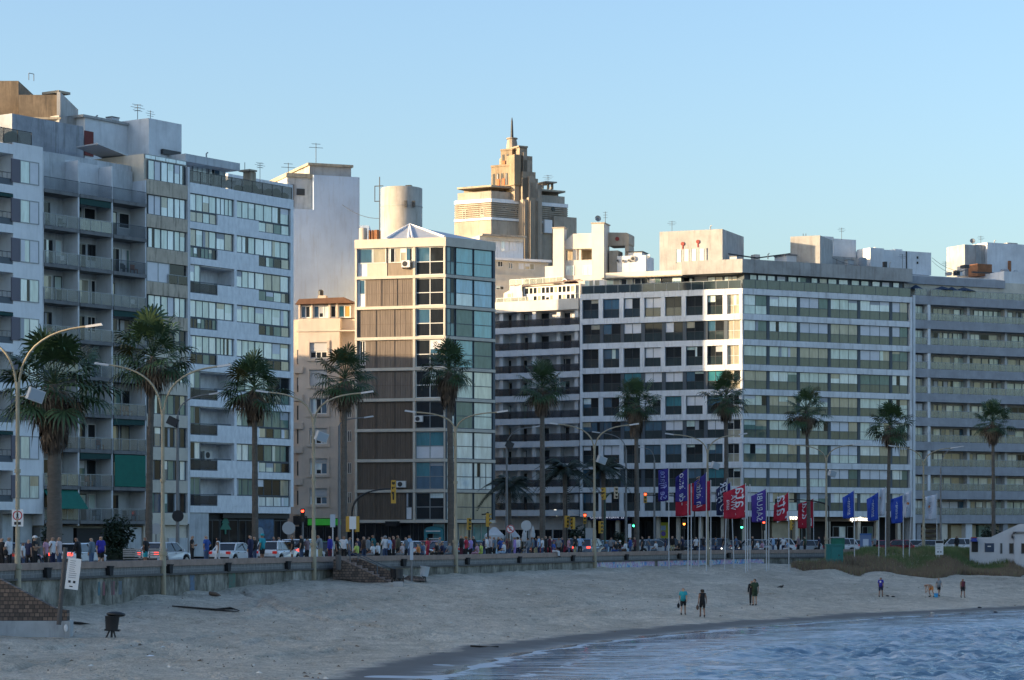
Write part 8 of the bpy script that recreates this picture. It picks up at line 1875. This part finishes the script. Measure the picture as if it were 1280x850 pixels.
SPOT = [(160,'left of the benches'),(180,'by the benches'),(310,'before the white sedan'),(340,'left of the white station car'),(360,'before the white station car'),(460,'at the top of the stairs'),(490,'above the stairs'),(520,'above the litter bins'),(545,'right of the grey sign post'),(570,'before the palm at the glass corner'),(600,'right of the blue corner lamp post'),(620,'below the left tent'),(640,'near the letter E sign'),(665,'by the round grey sign back'),(690,'near the palm trunk at the pale balconies'),(730,'near the two yellow signals'),(770,'right of the mural lamp post'),(795,'left of the dense-skirted palm trunk'),(830,'left of the leftmost flag pole'),(850,'behind the leftmost flag pole'),(890,'among the purple flag poles'),(915,'left of the large red flag pole'),(940,'below the large red flag'),(1000,'between the violet and red flag poles')]
CN = dict(navy='navy',denim='denim blue',grey='grey',white='white',maroon='maroon',slate='slate grey',sky='light blue',brown='brown',pale='pale rose',blue='blue',pink='pink',black='black',olive='olive',lilac='lilac',jeans='blue jeans',khaki='khaki trousers')
for i, (px, d, c1, c2) in enumerate(CROWD):
    sp = next(t for x, t in SPOT if px < x); low = CN.get(c2, c2); low = low if 'jeans' in low or 'trousers' in low else low+' trousers'
    prom(px, d, rp.choice((180,180,160,200,90,20)), rp.uniform(1.6,1.85), rp.choice(('stand','weight','folded','hips','phone','walk')), c1, c2, 'person in a %s top and %s %s' % (CN[c1], low, sp), top=rp.choice(('shirt','longshirt')), hair=rp.choice(('dark','brown','grey','dark')), long_=rp.random() < .3)
# ---- on the beach
def beach(px, foot, head, rz, pose, shirt, legs, label, **k):
    g = on_sand(px, foot); h = (foot-head)*g.y/F
    if pose == 'bend': h = k.pop('hh')
    return person(g, R(rz), h, pose, shirt, legs, label, group='people on the beach sand', **k)
beach(854, 769, 734, 170, 'walk', 'turq', 'black', 'person in a turquoise t-shirt and black shorts walking on the sand with a dark bag', low='shorts', prop=bag(1,'black'))
beach(878, 771.5, 736, 185, 'walk2', 'black', 'black', 'woman in a black sleeveless top and black shorts walking on the sand', top='top', low='shorts', long_=True, hair='brown', prop=bag(1,'brown'))
beach(943.5, 757, 723, 200, 'phone', 'dgreen', 'dgreen', 'stocky man in a dark green t-shirt and shorts standing on the sand', low='shorts'); beach(939.8, 756.5, 725, 180, 'stand', 'black', 'black', 'person in black close behind the man in green', top='longshirt')
beach(1101, 746.5, 721, 160, 'walk', 'royal', 'navy', 'player in a blue shirt with a pale number walking on the sand', low='shorts', prop=print_on_back)
beach(1163, 746.5, 733, -70, 'bend', None, 'orange', 'bare-chested person in orange shorts bending down to the sand', low='shorts', hh=1.6)
beach(1173.5, 745.5, 722, 20, 'walk', 'grey', 'black', 'person in a grey t-shirt and black shorts right of the bending one', low='shorts'); beach(1203.5, 747.5, 723, 10, 'walk2', 'maroon', 'black', 'player in a dark maroon vest and shorts, rightmost on the sand', top='top', low='shorts')
g = on_sand(1170, 746.8); mb = MB(); mb.lathe([(0.13,0),(0.17,0.3),(0.16,0.3),(0.12,0.03)], mat('blue_bucket',(0.03,0.25,0.5)), 12); mb.tube([(-.16,0,.29),(0,0,.42),(.16,0,.29)],.012,wh_frame,5); tag(mb.build('bucket', None, g), 'small blue bucket on the sand beside the bending person', 'bucket')
# ------------------------------------------------------------------ cars
car_glass = glass('car_glass', (0.012,0.015,0.018), ior=1.5, var=0.0); tyre = mat('tyre', (0.012,0.012,0.012), rough=0.9); rimm = mat('wheel_rim', (0.35,0.36,0.37), rough=0.35, metal=0.8)
tail = mat('tail_light', (0.35,0.01,0.01), rough=0.3, emit=(1,0.03,0.02), estr=0.05); tail_on = mat('brake_light', (0.6,0.02,0.02), emit=(1,0.06,0.04), estr=1.2); headl = mat('head_light', (0.7,0.72,0.75), rough=0.15); headl_on = mat('head_light_on', (0.9,0.9,0.85), emit=(1,0.97,0.85), estr=3.5)
plate = mat('number_plate', (0.6,0.6,0.58), rough=0.5); plastic = mat('bumper_plastic', (0.03,0.03,0.032), rough=0.7)
PAINT = {k: mat('paint_'+k, c, rough=0.3, coat=0.8) for k, c in dict(white=(.66,.67,.68), silver=(.35,.37,.39), black=(.012,.012,.014), navy=(.02,.035,.08), red=(.25,.015,.03), bluegrey=(.10,.15,.21), grey=(.12,.13,.14), lightblue=(.25,.4,.5), dark=(.025,.03,.035)).items()}
TYPES = {  # length, width, height, waist, bonnet y, windscreen foot/top, roof end, tail-window foot
 'hatch': dict(L=3.95, W=1.7, H=1.5, waist=.92, ws=(-.95,-.35), re=(1.35,1.75), deck=1.02), 'sedan': dict(L=4.4, W=1.72, H=1.46, waist=.92, ws=(-1.05,-.4), re=(.95,1.5), deck=1.0),
 'suv': dict(L=4.4, W=1.82, H=1.68, waist=1.02, ws=(-1.0,-.45), re=(1.6,2.0), deck=1.1), 'wagon': dict(L=4.5, W=1.76, H=1.56, waist=.96, ws=(-1.1,-.45), re=(1.7,2.1), deck=1.02)}
def car_meshes(kind):
    """meshes of one body style; +y is the rear, wheels rest at z=0"""
    d = TYPES[kind]; L, W, H, wa = d['L']/2, d['W']/2, d['H'], d['waist']; out = {}
    pl = MATS['paint_white']; ra = 0.31; fy, ry = -L+0.82, L-0.78
    # lower body: side outline with wheel arches, narrowed at the ends
    top = [(-L,.62),(-L+.12,.74),(d['ws'][0],wa-.03),(d['re'][1],wa),(L-.1,d['deck']-.08),(L,.72)]
    def arch(c): return [(c+(ra+.07)*math.cos(R(180-a)), .31+(ra+.07)*math.sin(R(180-a))) for a in range(0,181,22)]
    ar = list(reversed(arch(ry)))
    bot = [(L,.34),(L-.08,.24)]+[p for p in ar if p[1] > .24]+[p for p in reversed(arch(fy)) if p[1] > .24]+[(-L+.08,.24),(-L,.36)]
    outl = top+bot; n = len(outl); st = [(-W*.90,-1),(-W,-.0),(W,0),(W*.90,1)]
    vs = []
    for k, (sx, ins) in enumerate(((-W+.0,1),(-W+.0,0),(W,0),(W,1))):
        for (y, z) in outl:
            tp = 1-.16*max(0,(abs(y)-L*.72)/(L*.28))**2; x = sx*tp
            if k in (1,2): pass
            zz = z
            vs.append((x*(1.0 if k in (1,2) else .93) , y, zz+(0.03 if (k in (0,3) and z > .6) else 0)))
    # rings ordered: left edge(shrunk top), left, right, right shrunk -> closed skin
    mb = MB(); tops = [(x, y, z) for x, y, z in vs]
    ring_l = tops[n:2*n]; ring_r = tops[2*n:3*n]
    mb.add(ring_l+ring_r, [tuple(range(n)), tuple(range(n,2*n))[::-1]]+[(i, n+i, n+(i+1)%n, (i+1)%n) for i in range(n)], pl); 
    out['body'] = (mb, [(0,0)])
    # cabin: glass block with painted roof and pillars
    b0, b1, t0, t1 = d['ws'][0], d['re'][1], d['ws'][1], d['re'][0]; wb, wt = W*.95, W*.76
    def C(y, z, w): return [(-w,y,z),(w,y,z)]
    zb = wa-.02; zt = H-.06
    gl = MB(); A = C(b0,zb,wb)+C(b1,zb+.02,wb)+C(t0,zt,wt)+C(t1,zt-.02,wt)
    gl.add(A, [(0,1,5,4),(3,2,6,7),(2,0,4,6),(1,3,7,5),(4,5,7,6)], car_glass); out['glass'] = gl
    rf = MB(); rr = [(-wt-.02,t0-.04,zt-.01),(wt+.02,t0-.04,zt-.01),(wt+.02,t1+.06,zt-.03),(-wt-.02,t1+.06,zt-.03),(-wt*.85,t0+.12,H),(wt*.85,t0+.12,H),(wt*.85,t1-.08,H-.02),(-wt*.85,t1-.08,H-.02)]
    rf.add(rr, [(4,5,6,7),(0,1,5,4),(1,2,6,5),(2,3,7,6),(3,0,4,7)], pl)
    for s in (-1,1):
        rf.tube([(s*wb*.99,b0,zb),(s*(wt+.005),t0,zt)],.035,pl,5); rf.tube([(s*wb*.99,b1,zb),(s*(wt+.005),t1,zt)],.05,pl,5)
        for q in ((.36,.37),)+(((.75,.72),) if kind in ('suv','wagon','hatch') else ()): rf.tube([(s*wb*1.0,b0+(b1-b0)*q[0],zb),(s*(wt+.008),t0+(t1-t0)*q[1],zt)],.03,pl if q[0] > .5 else plastic,5)
    out['roof'] = rf
    w = MB()
    w.tube([(-.1,0,0),(.1,0,0)],ra,tyre,18,False); w2 = MB(); w2.disc((0,0,0),ra*.62,(1,0,0),.215,rimm,14); out['wheel'] = (w, w2, ra, fy, ry)
    bp = MB(); bp.box(-W*.86,W*.86,L-.06,L+.06,.28,.5,plastic); bp.box(-W*.84,W*.84,-L-.05,-L+.06,.28,.48,plastic); out['bumper'] = bp
    li = {}
    zt_ = .80 if kind != 'suv' else .92
    for s, nm in ((-1,'l'),(1,'r')): a = MB(); a.box(s*W*.6, s*W*.93, L-.12, L+.015, zt_-.12, zt_+.06, tail); li['t'+nm] = a; a = MB(); a.box(s*W*.66, s*W*.88, -L-.012, -L+.12, .60, .69, headl); li['h'+nm] = a
    out['lights'] = li
    npm = MB(); npm.box(-.24,.24,L+.005,L+.025,.62,.74,plate); out['plate'] = npm
    mi = MB()
    for s in (-1,1): mi.box(s*W*.98,s*(W+.16),d['ws'][0]+.18,d['ws'][0]+.3,wa,wa+.13,pl)
    out['mirror'] = mi
    hd = MB()
    for s in (-1,1):
        for y in (-.05,.95): hd.box(s*W*1.0,s*(W*1.0+.02),y,y+.16,wa-.16,wa-.13,plastic)
    out['door_handle'] = hd
    res = {}
    for k, v in out.items():
        if k == 'lights': res[k] = {q: a.mesh('light') for q, a in v.items()}
        elif k == 'wheel': res[k] = (v[0].mesh('tyre'), v[1].mesh('rim'), v[2], v[3], v[4])
        elif k == 'body': res[k] = v[0].mesh('body')
        else: res[k] = v.mesh(k)
    return res
CARM = {k: car_meshes(k) for k in TYPES}
def car(px, Y, deg, kind, paint, label, rear_on=False, front_on=False, z=-0.14):
    """deg: heading of the nose; 90 = away from the viewer, 0 = to the right, 180 = to the left"""
    Mx = CARM[kind]; t = empty('parked_car' if not (rear_on or front_on) else 'car', (wx(px,Y), Y, z), R(deg)+R(90), label, 'car', 'cars on the coastal road')
    def pm(name, me, par=None, paint_=True):
        o = part(name, me, par or t)
        if paint_ and me.materials and me.materials[0].name == 'paint_white': o.material_slots[0].link = 'OBJECT'; o.material_slots[0].material = PAINT[paint]
        return o
    b = pm('body', Mx['body']); bv = b.modifiers.new('edges', 'BEVEL'); bv.width = .07; bv.segments = 2; bv.limit_method = 'ANGLE'; bv.angle_limit = R(50)
    pm('windows', Mx['glass']); pm('roof', Mx['roof']); pm('mirror', Mx['mirror']); pm('bumper', Mx['bumper']); pm('number_plate', Mx['plate']); pm('door_handle', Mx['door_handle'])
    ty, rim, ra, fy, ry = Mx['wheel']; W = TYPES[kind]['W']/2
    for sx in (-1,1):
        for y in (fy, ry): o = part('wheel', ty, t, (sx*(W-.09), y, ra)); part('rim', rim, o)
    for q, me in Mx['lights'].items():
        o = part('tail_light' if q[0] == 't' else 'headlight', me, t); o.material_slots[0].link = 'OBJECT'
        o.material_slots[0].material = (tail_on if rear_on else tail) if q[0] == 't' else (headl_on if front_on else headl)
    return t
car(22, 152, 78, 'hatch', 'navy', 'dark blue hatchback behind the people at the left edge'); car(98, 158, 70, 'sedan', 'white', 'white car with a lit red tail light behind the person in the black jacket', True)
car(207, 166, 62, 'hatch', 'white', 'white hatchback with lit tail lights before the narrow beige block', True); car(292, 172, 70, 'sedan', 'white', 'white sedan seen from behind before the dark emblem shop')
car(348, 176, 72, 'wagon', 'white', 'white station car with people behind its roof'); car(377, 184, 68, 'suv', 'white', 'white off-road car left of the cream house lamp post', True); car(414, 190, 74, 'hatch', 'black', 'black hatchback behind the bus stop sign')
car(515, 212, 40, 'hatch', 'white', 'white hatchback before the brown shuttered block entrance'); car(541, 232, 60, 'hatch', 'red', 'dark red car before the teal arch', True); car(557, 226, 50, 'sedan', 'navy', 'navy car behind the palm before the blue glass corner'); car(594, 226, 30, 'hatch', 'lightblue', 'pale blue hatchback before the aqua shop window')
car(692, 232, 20, 'hatch', 'red', 'dark red hatchback left of the pole with two yellow signals'); car(708, 248, 15, 'suv', 'silver', 'silver off-road car behind the pole with two yellow signals'); car(738, 230, 66, 'suv', 'bluegrey', 'blue-grey off-road car seen from behind at the mural lamp post', True); car(760, 246, 30, 'hatch', 'lightblue', 'pale blue car right of the blue-grey off-road car')
car(817, 256, 20, 'wagon', 'silver', 'silver station car left of the leftmost flag pole'); car(838, 262, 10, 'suv', 'black', 'black off-road car behind the leftmost flag pole'); car(800, 268, 10, 'sedan', 'dark', 'dark sedan behind the dense-skirted palm trunk'); car(826, 285, 0, 'wagon', 'dark', 'dark station car before the yellow poster'); car(870, 268, 15, 'hatch', 'navy', 'navy hatchback between the purple flag poles'); car(884, 284, 0, 'suv', 'dark', 'dark off-road car before the shops below the red banners')
car(899, 262, -105, 'suv', 'navy', 'navy off-road car with its headlights on, facing the sea', False, True); car(918, 270, -100, 'sedan', 'dark', 'dark sedan with a lit headlight right of the navy off-road car', False, True); car(938, 268, 190, 'wagon', 'silver', 'silver station car behind the narrow white banner'); car(968, 270, 185, 'suv', 'white', 'white off-road car behind the violet flag'); car(1006, 276, 180, 'hatch', 'silver', 'silver hatchback behind the two small red flags'); car(985, 284, 180, 'sedan', 'dark', 'dark sedan before the tan shop wall')
car(1049, 284, 175, 'suv', 'white', 'white off-road car behind the teal cabin'); car(1070, 290, 180, 'hatch', 'silver', 'silver hatchback left of the advertising panel'); car(1097, 292, 180, 'sedan', 'red', 'dark red sedan left of the plain red car', False, True); car(1120, 290, 178, 'hatch', 'red', 'plain red hatchback behind the blue flags at the right'); car(1142, 292, 178, 'hatch', 'white', 'white hatchback before the brown louvred garage'); car(1160, 290, 176, 'sedan', 'silver', 'silver-blue sedan left of the white jeep'); car(1193, 286, 172, 'suv', 'white', 'white jeep left of the white beach station')
# a parked scooter at the stairs and one by the mural
def scooter(px, d, deg, col, label):
    p = at_offset(px, d); t = empty('scooter', (p.x,p.y,0), R(deg), label, 'scooter')
    for x in (-.6,.6): mb = MB(); mb.tube([(x,-.05,.26),(x,.05,.26)],.26,tyre,14,False); mb.disc((x,0,.26),.13,(0,1,0),.11,rimm,10); mb.build('wheel', t)
    mb = MB(); mb.sideprism([(-.85,.5),(-.8,.75),(-.1,.72),(.05,.35),(.35,.35),(.5,.95),(.6,.95),(.55,.3),(.1,.2),(-.4,.28)],-.14,.14,PAINT[col]); mb.build('body', t)
    mb = MB(); mb.box(-.75,-.05,-.13,.13,.74,.84,blackm); mb.build('seat', t); mb = MB(); mb.tube([(.5,-.33,1.05),(.5,.33,1.05)],.02,dk_metal,6); mb.tube([(.52,0,.9),(.5,0,1.05)],.03,dk_metal,6); mb.build('handlebar', t); mb = MB(); mb.ball((.6,0,.9),(.07,.08,.08),headl,8,5); mb.build('headlight', t)
scooter(424, 4.4, 70, 'black', 'black scooter parked at the top of the stairs'); scooter(828, 2.4, 10, 'silver', 'silver scooter parked beside the leftmost flag pole')

# ------------------------------------------------------------------ the row of blocks that goes on beyond the left edge and shades the beach
e_, n_ = LN.e, Vector((-LN.e.y, LN.e.x))
for i, (s0, s1, hh, cm) in enumerate(((2.0,40,25.0,pale_p),(42,84,21.5,beige_c),(86,130,23,white_w),(132,176,21,marble),(178,226,23,beige_c))):
    a = f1.a - e_*s1; b = f1.a - e_*s0; ff = Fac(a, b); Bx = Building(ff, ['pale','sand-coloured','white','grey marble','tan'][i]+' apartment block of the same seafront row, beyond the left edge of the photo', group='blocks beyond the left edge')
    m = MB(); m.box(0, ff.L, 0.5, 14, 0, hh, cm)
    for k in range(10): m.box(0, ff.L, 0, 0.55, 3.2+k*(hh-3.2)/9.6-0.5, 3.2+k*(hh-3.2)/9.6+0.5, cm)
    m.box(ff.L*.3, ff.L*.6, 4, 10, hh, hh+3, roof_c); Bx.part('wall', m)
    for k in range(9):
        z0 = 3.2+k*(hh-3.2)/9.6+0.5; Bx.win(ff, 0.4, ff.L/2-.2, z0, z0+(hh-3.2)/9.6-1.0, 10, [p_curt,p_dark,p_sky,p_green], steel_b, y=.42); Bx.win(ff, ff.L/2+.2, ff.L-.4, z0, z0+(hh-3.2)/9.6-1.0, 10, [p_sky,p_curt,p_dark], steel_b, y=.42)
    Bx.finish()

# ------------------------------------------------------------------ aerials, pipes, tanks and cables on the roofs
def clutter(B, fac, px, off, ybase, kind, h=1.5):
    u = fac.u(px, off); Y = fz(fac, px, off); z = wz(ybase, Y); mb = MB(B.M(fac))
    if kind == 'aerial':
        mb.tube([(u,off,z),(u,off,z+h)],0.028,dk_metal,5)
        for k, w_ in enumerate((.45,.6,.4)): mb.tube([(u-w_,off,z+h-.1-k*.2),(u+w_,off,z+h-.1-k*.2)],0.016,dk_metal,4)
        B.part('antenna', mb)
    elif kind == 'pipe': mb.tube([(u,off,z),(u,off,z+h),(u+.18,off,z+h+.12)],0.07,roof_c,7); B.part('vent_pipe', mb)
    elif kind == 'tank': mb.lathe([(.55,0),(.58,.9),(.5,1.05),(.1,1.15)],mat('grey_tank',(0.3,0.32,0.34),rough=0.7,var=.4,vscale=2),14,(u,off,z)); B.part('water_tank', mb)
    elif kind == 'box': mb.box(u,u+.9,off,off+.7,z,z+h,grey_p); mb.box(u-.05,u+.95,off-.05,off+.75,z+h,z+h+.08,grey_d); B.part('roof_vent', mb)
for px, off, y, k, h in ((960,3,324,'pipe',.6),(972,5,325,'box',.5),(1046,4,331,'pipe',.7),(1060,5,331,'box',.6),(1078,4,333,'tank',1),(1112,4,336,'pipe',.7),(1128,5,337,'aerial',2.0),(1052,8,300,'aerial',1.6)): clutter(Fb, FR, px, off, y, k, h)
for px, off, y, k, h in ((840,4,289,'aerial',1.3),(888,4,288,'pipe',.5),(912,2.4,326,'box',.5)): clutter(Fb, FL, px, off, y, k, h)
for px, off, y, k, h in ((1182,4,344,'aerial',1.8),(1196,5,344,'box',.5),(1226,10,306,'aerial',1.2),(1243,10,305,'pipe',.4),(1256,6,347,'tank',1)): clutter(G, fG, px, off, y, k, h)
for px, off, y, k, h in ((120,9,153,'pipe',.5),(140,9,152,'box',.4),(188,10,152,'aerial',1.0)): clutter(A, fA, px, off, y, k, h)
for px, off, y, k, h in ((258,6,199,'pipe',.5),(286,3,233,'box',.5),(340,4,250,'pipe',.8),(352,6,254,'box',.7)): clutter(B, fB, px, off, y, k, h)
def cable(B, p, q, sag, name='cable'):
    """a slack cable between two (column, distance, row) points"""
    a, b = [B.inv @ Vector((wx(c,Y),Y,wz(r,Y))) for c, Y, r in (p, q)]; mb = MB(); mb.tube([a.lerp(b,t)-Vector((0,0,sag*4*t*(1-t))) for t in [i/8 for i in range(9)]],0.025,dk_metal,4); B.part(name, mb)
cable(W, (428,279.5,256),(474,275,273),.4); cable(Fb,(1165,326,326),(1200,336,342),.5); cable(Fb,(1040,322,322),(1090,330,330),.5); cable(G,(1165,334,322),(1208,336,338),.6); cable(A,(150,226,176),(172,228,170),.5); cable(T,(682,371,252),(706,374,258),.3)
# ------------------------------------------------------------------ camera, sky and sun
cam = bpy.data.cameras.new('camera'); cam.sensor_width = 36; cam.lens = 36*F/1280; cam.shift_y = (HY-425)/1280
cam.clip_start = 1; cam.clip_end = 20000
co = bpy.data.objects.new('camera', cam); COL.objects.link(co); co.location = (0, 0, ZC); co.rotation_euler = (R(90), 0, 0); scene.camera = co
SUN_EL, SUN_AZ = R(8.0), Vector((-0.968, -0.25))     # low evening sun, from the left and a little behind the camera
to_sun = Vector((SUN_AZ.x*math.cos(SUN_EL), SUN_AZ.y*math.cos(SUN_EL), math.sin(SUN_EL))).normalized()
sl = bpy.data.lights.new('sun', 'SUN'); sl.energy = 3.8; sl.angle = R(0.6); sl.color = (1.0, 0.74, 0.45)
so = bpy.data.objects.new('sun', sl); COL.objects.link(so); so.rotation_euler = to_sun.to_track_quat('Z', 'Y').to_euler()
w = bpy.data.worlds.new('World'); scene.world = w; w.use_nodes = True; nt = w.node_tree
sky = nt.nodes.new('ShaderNodeTexSky'); sky.sky_type = 'NISHITA'; sky.sun_disc = False
sky.sun_elevation = SUN_EL; sky.sun_rotation = math.atan2(to_sun.x, to_sun.y)
sky.air_density = 1.0; sky.dust_density = 2.3; sky.ozone_density = 1.6; sky.altitude = 10
tint = nt.nodes.new('ShaderNodeMixRGB'); tint.blend_type = 'MULTIPLY'; tint.inputs[0].default_value = 1; tint.inputs[2].default_value = (0.89, 0.98, 1.15, 1)
nt.links.new(sky.outputs[0], tint.inputs[1]); nt.links.new(tint.outputs[0], nt.nodes['Background'].inputs[0]); nt.nodes['Background'].inputs[1].default_value = 0.13
scene.view_settings.view_transform = 'Standard'; scene.view_settings.look = 'None'; scene.view_settings.gamma = 1.0
scene.view_settings.exposure = 1.50
scene.render.engine = 'CYCLES'
cy = scene.cycles; cy.max_bounces = 5; cy.diffuse_bounces = 3; cy.glossy_bounces = 3; cy.transmission_bounces = 3; cy.caustics_reflective = False; cy.caustics_refractive = False
cy.sample_clamp_indirect = 4.0
try: cy.use_denoising = True; cy.denoiser = 'OPENIMAGEDENOISE'
except Exception: pass
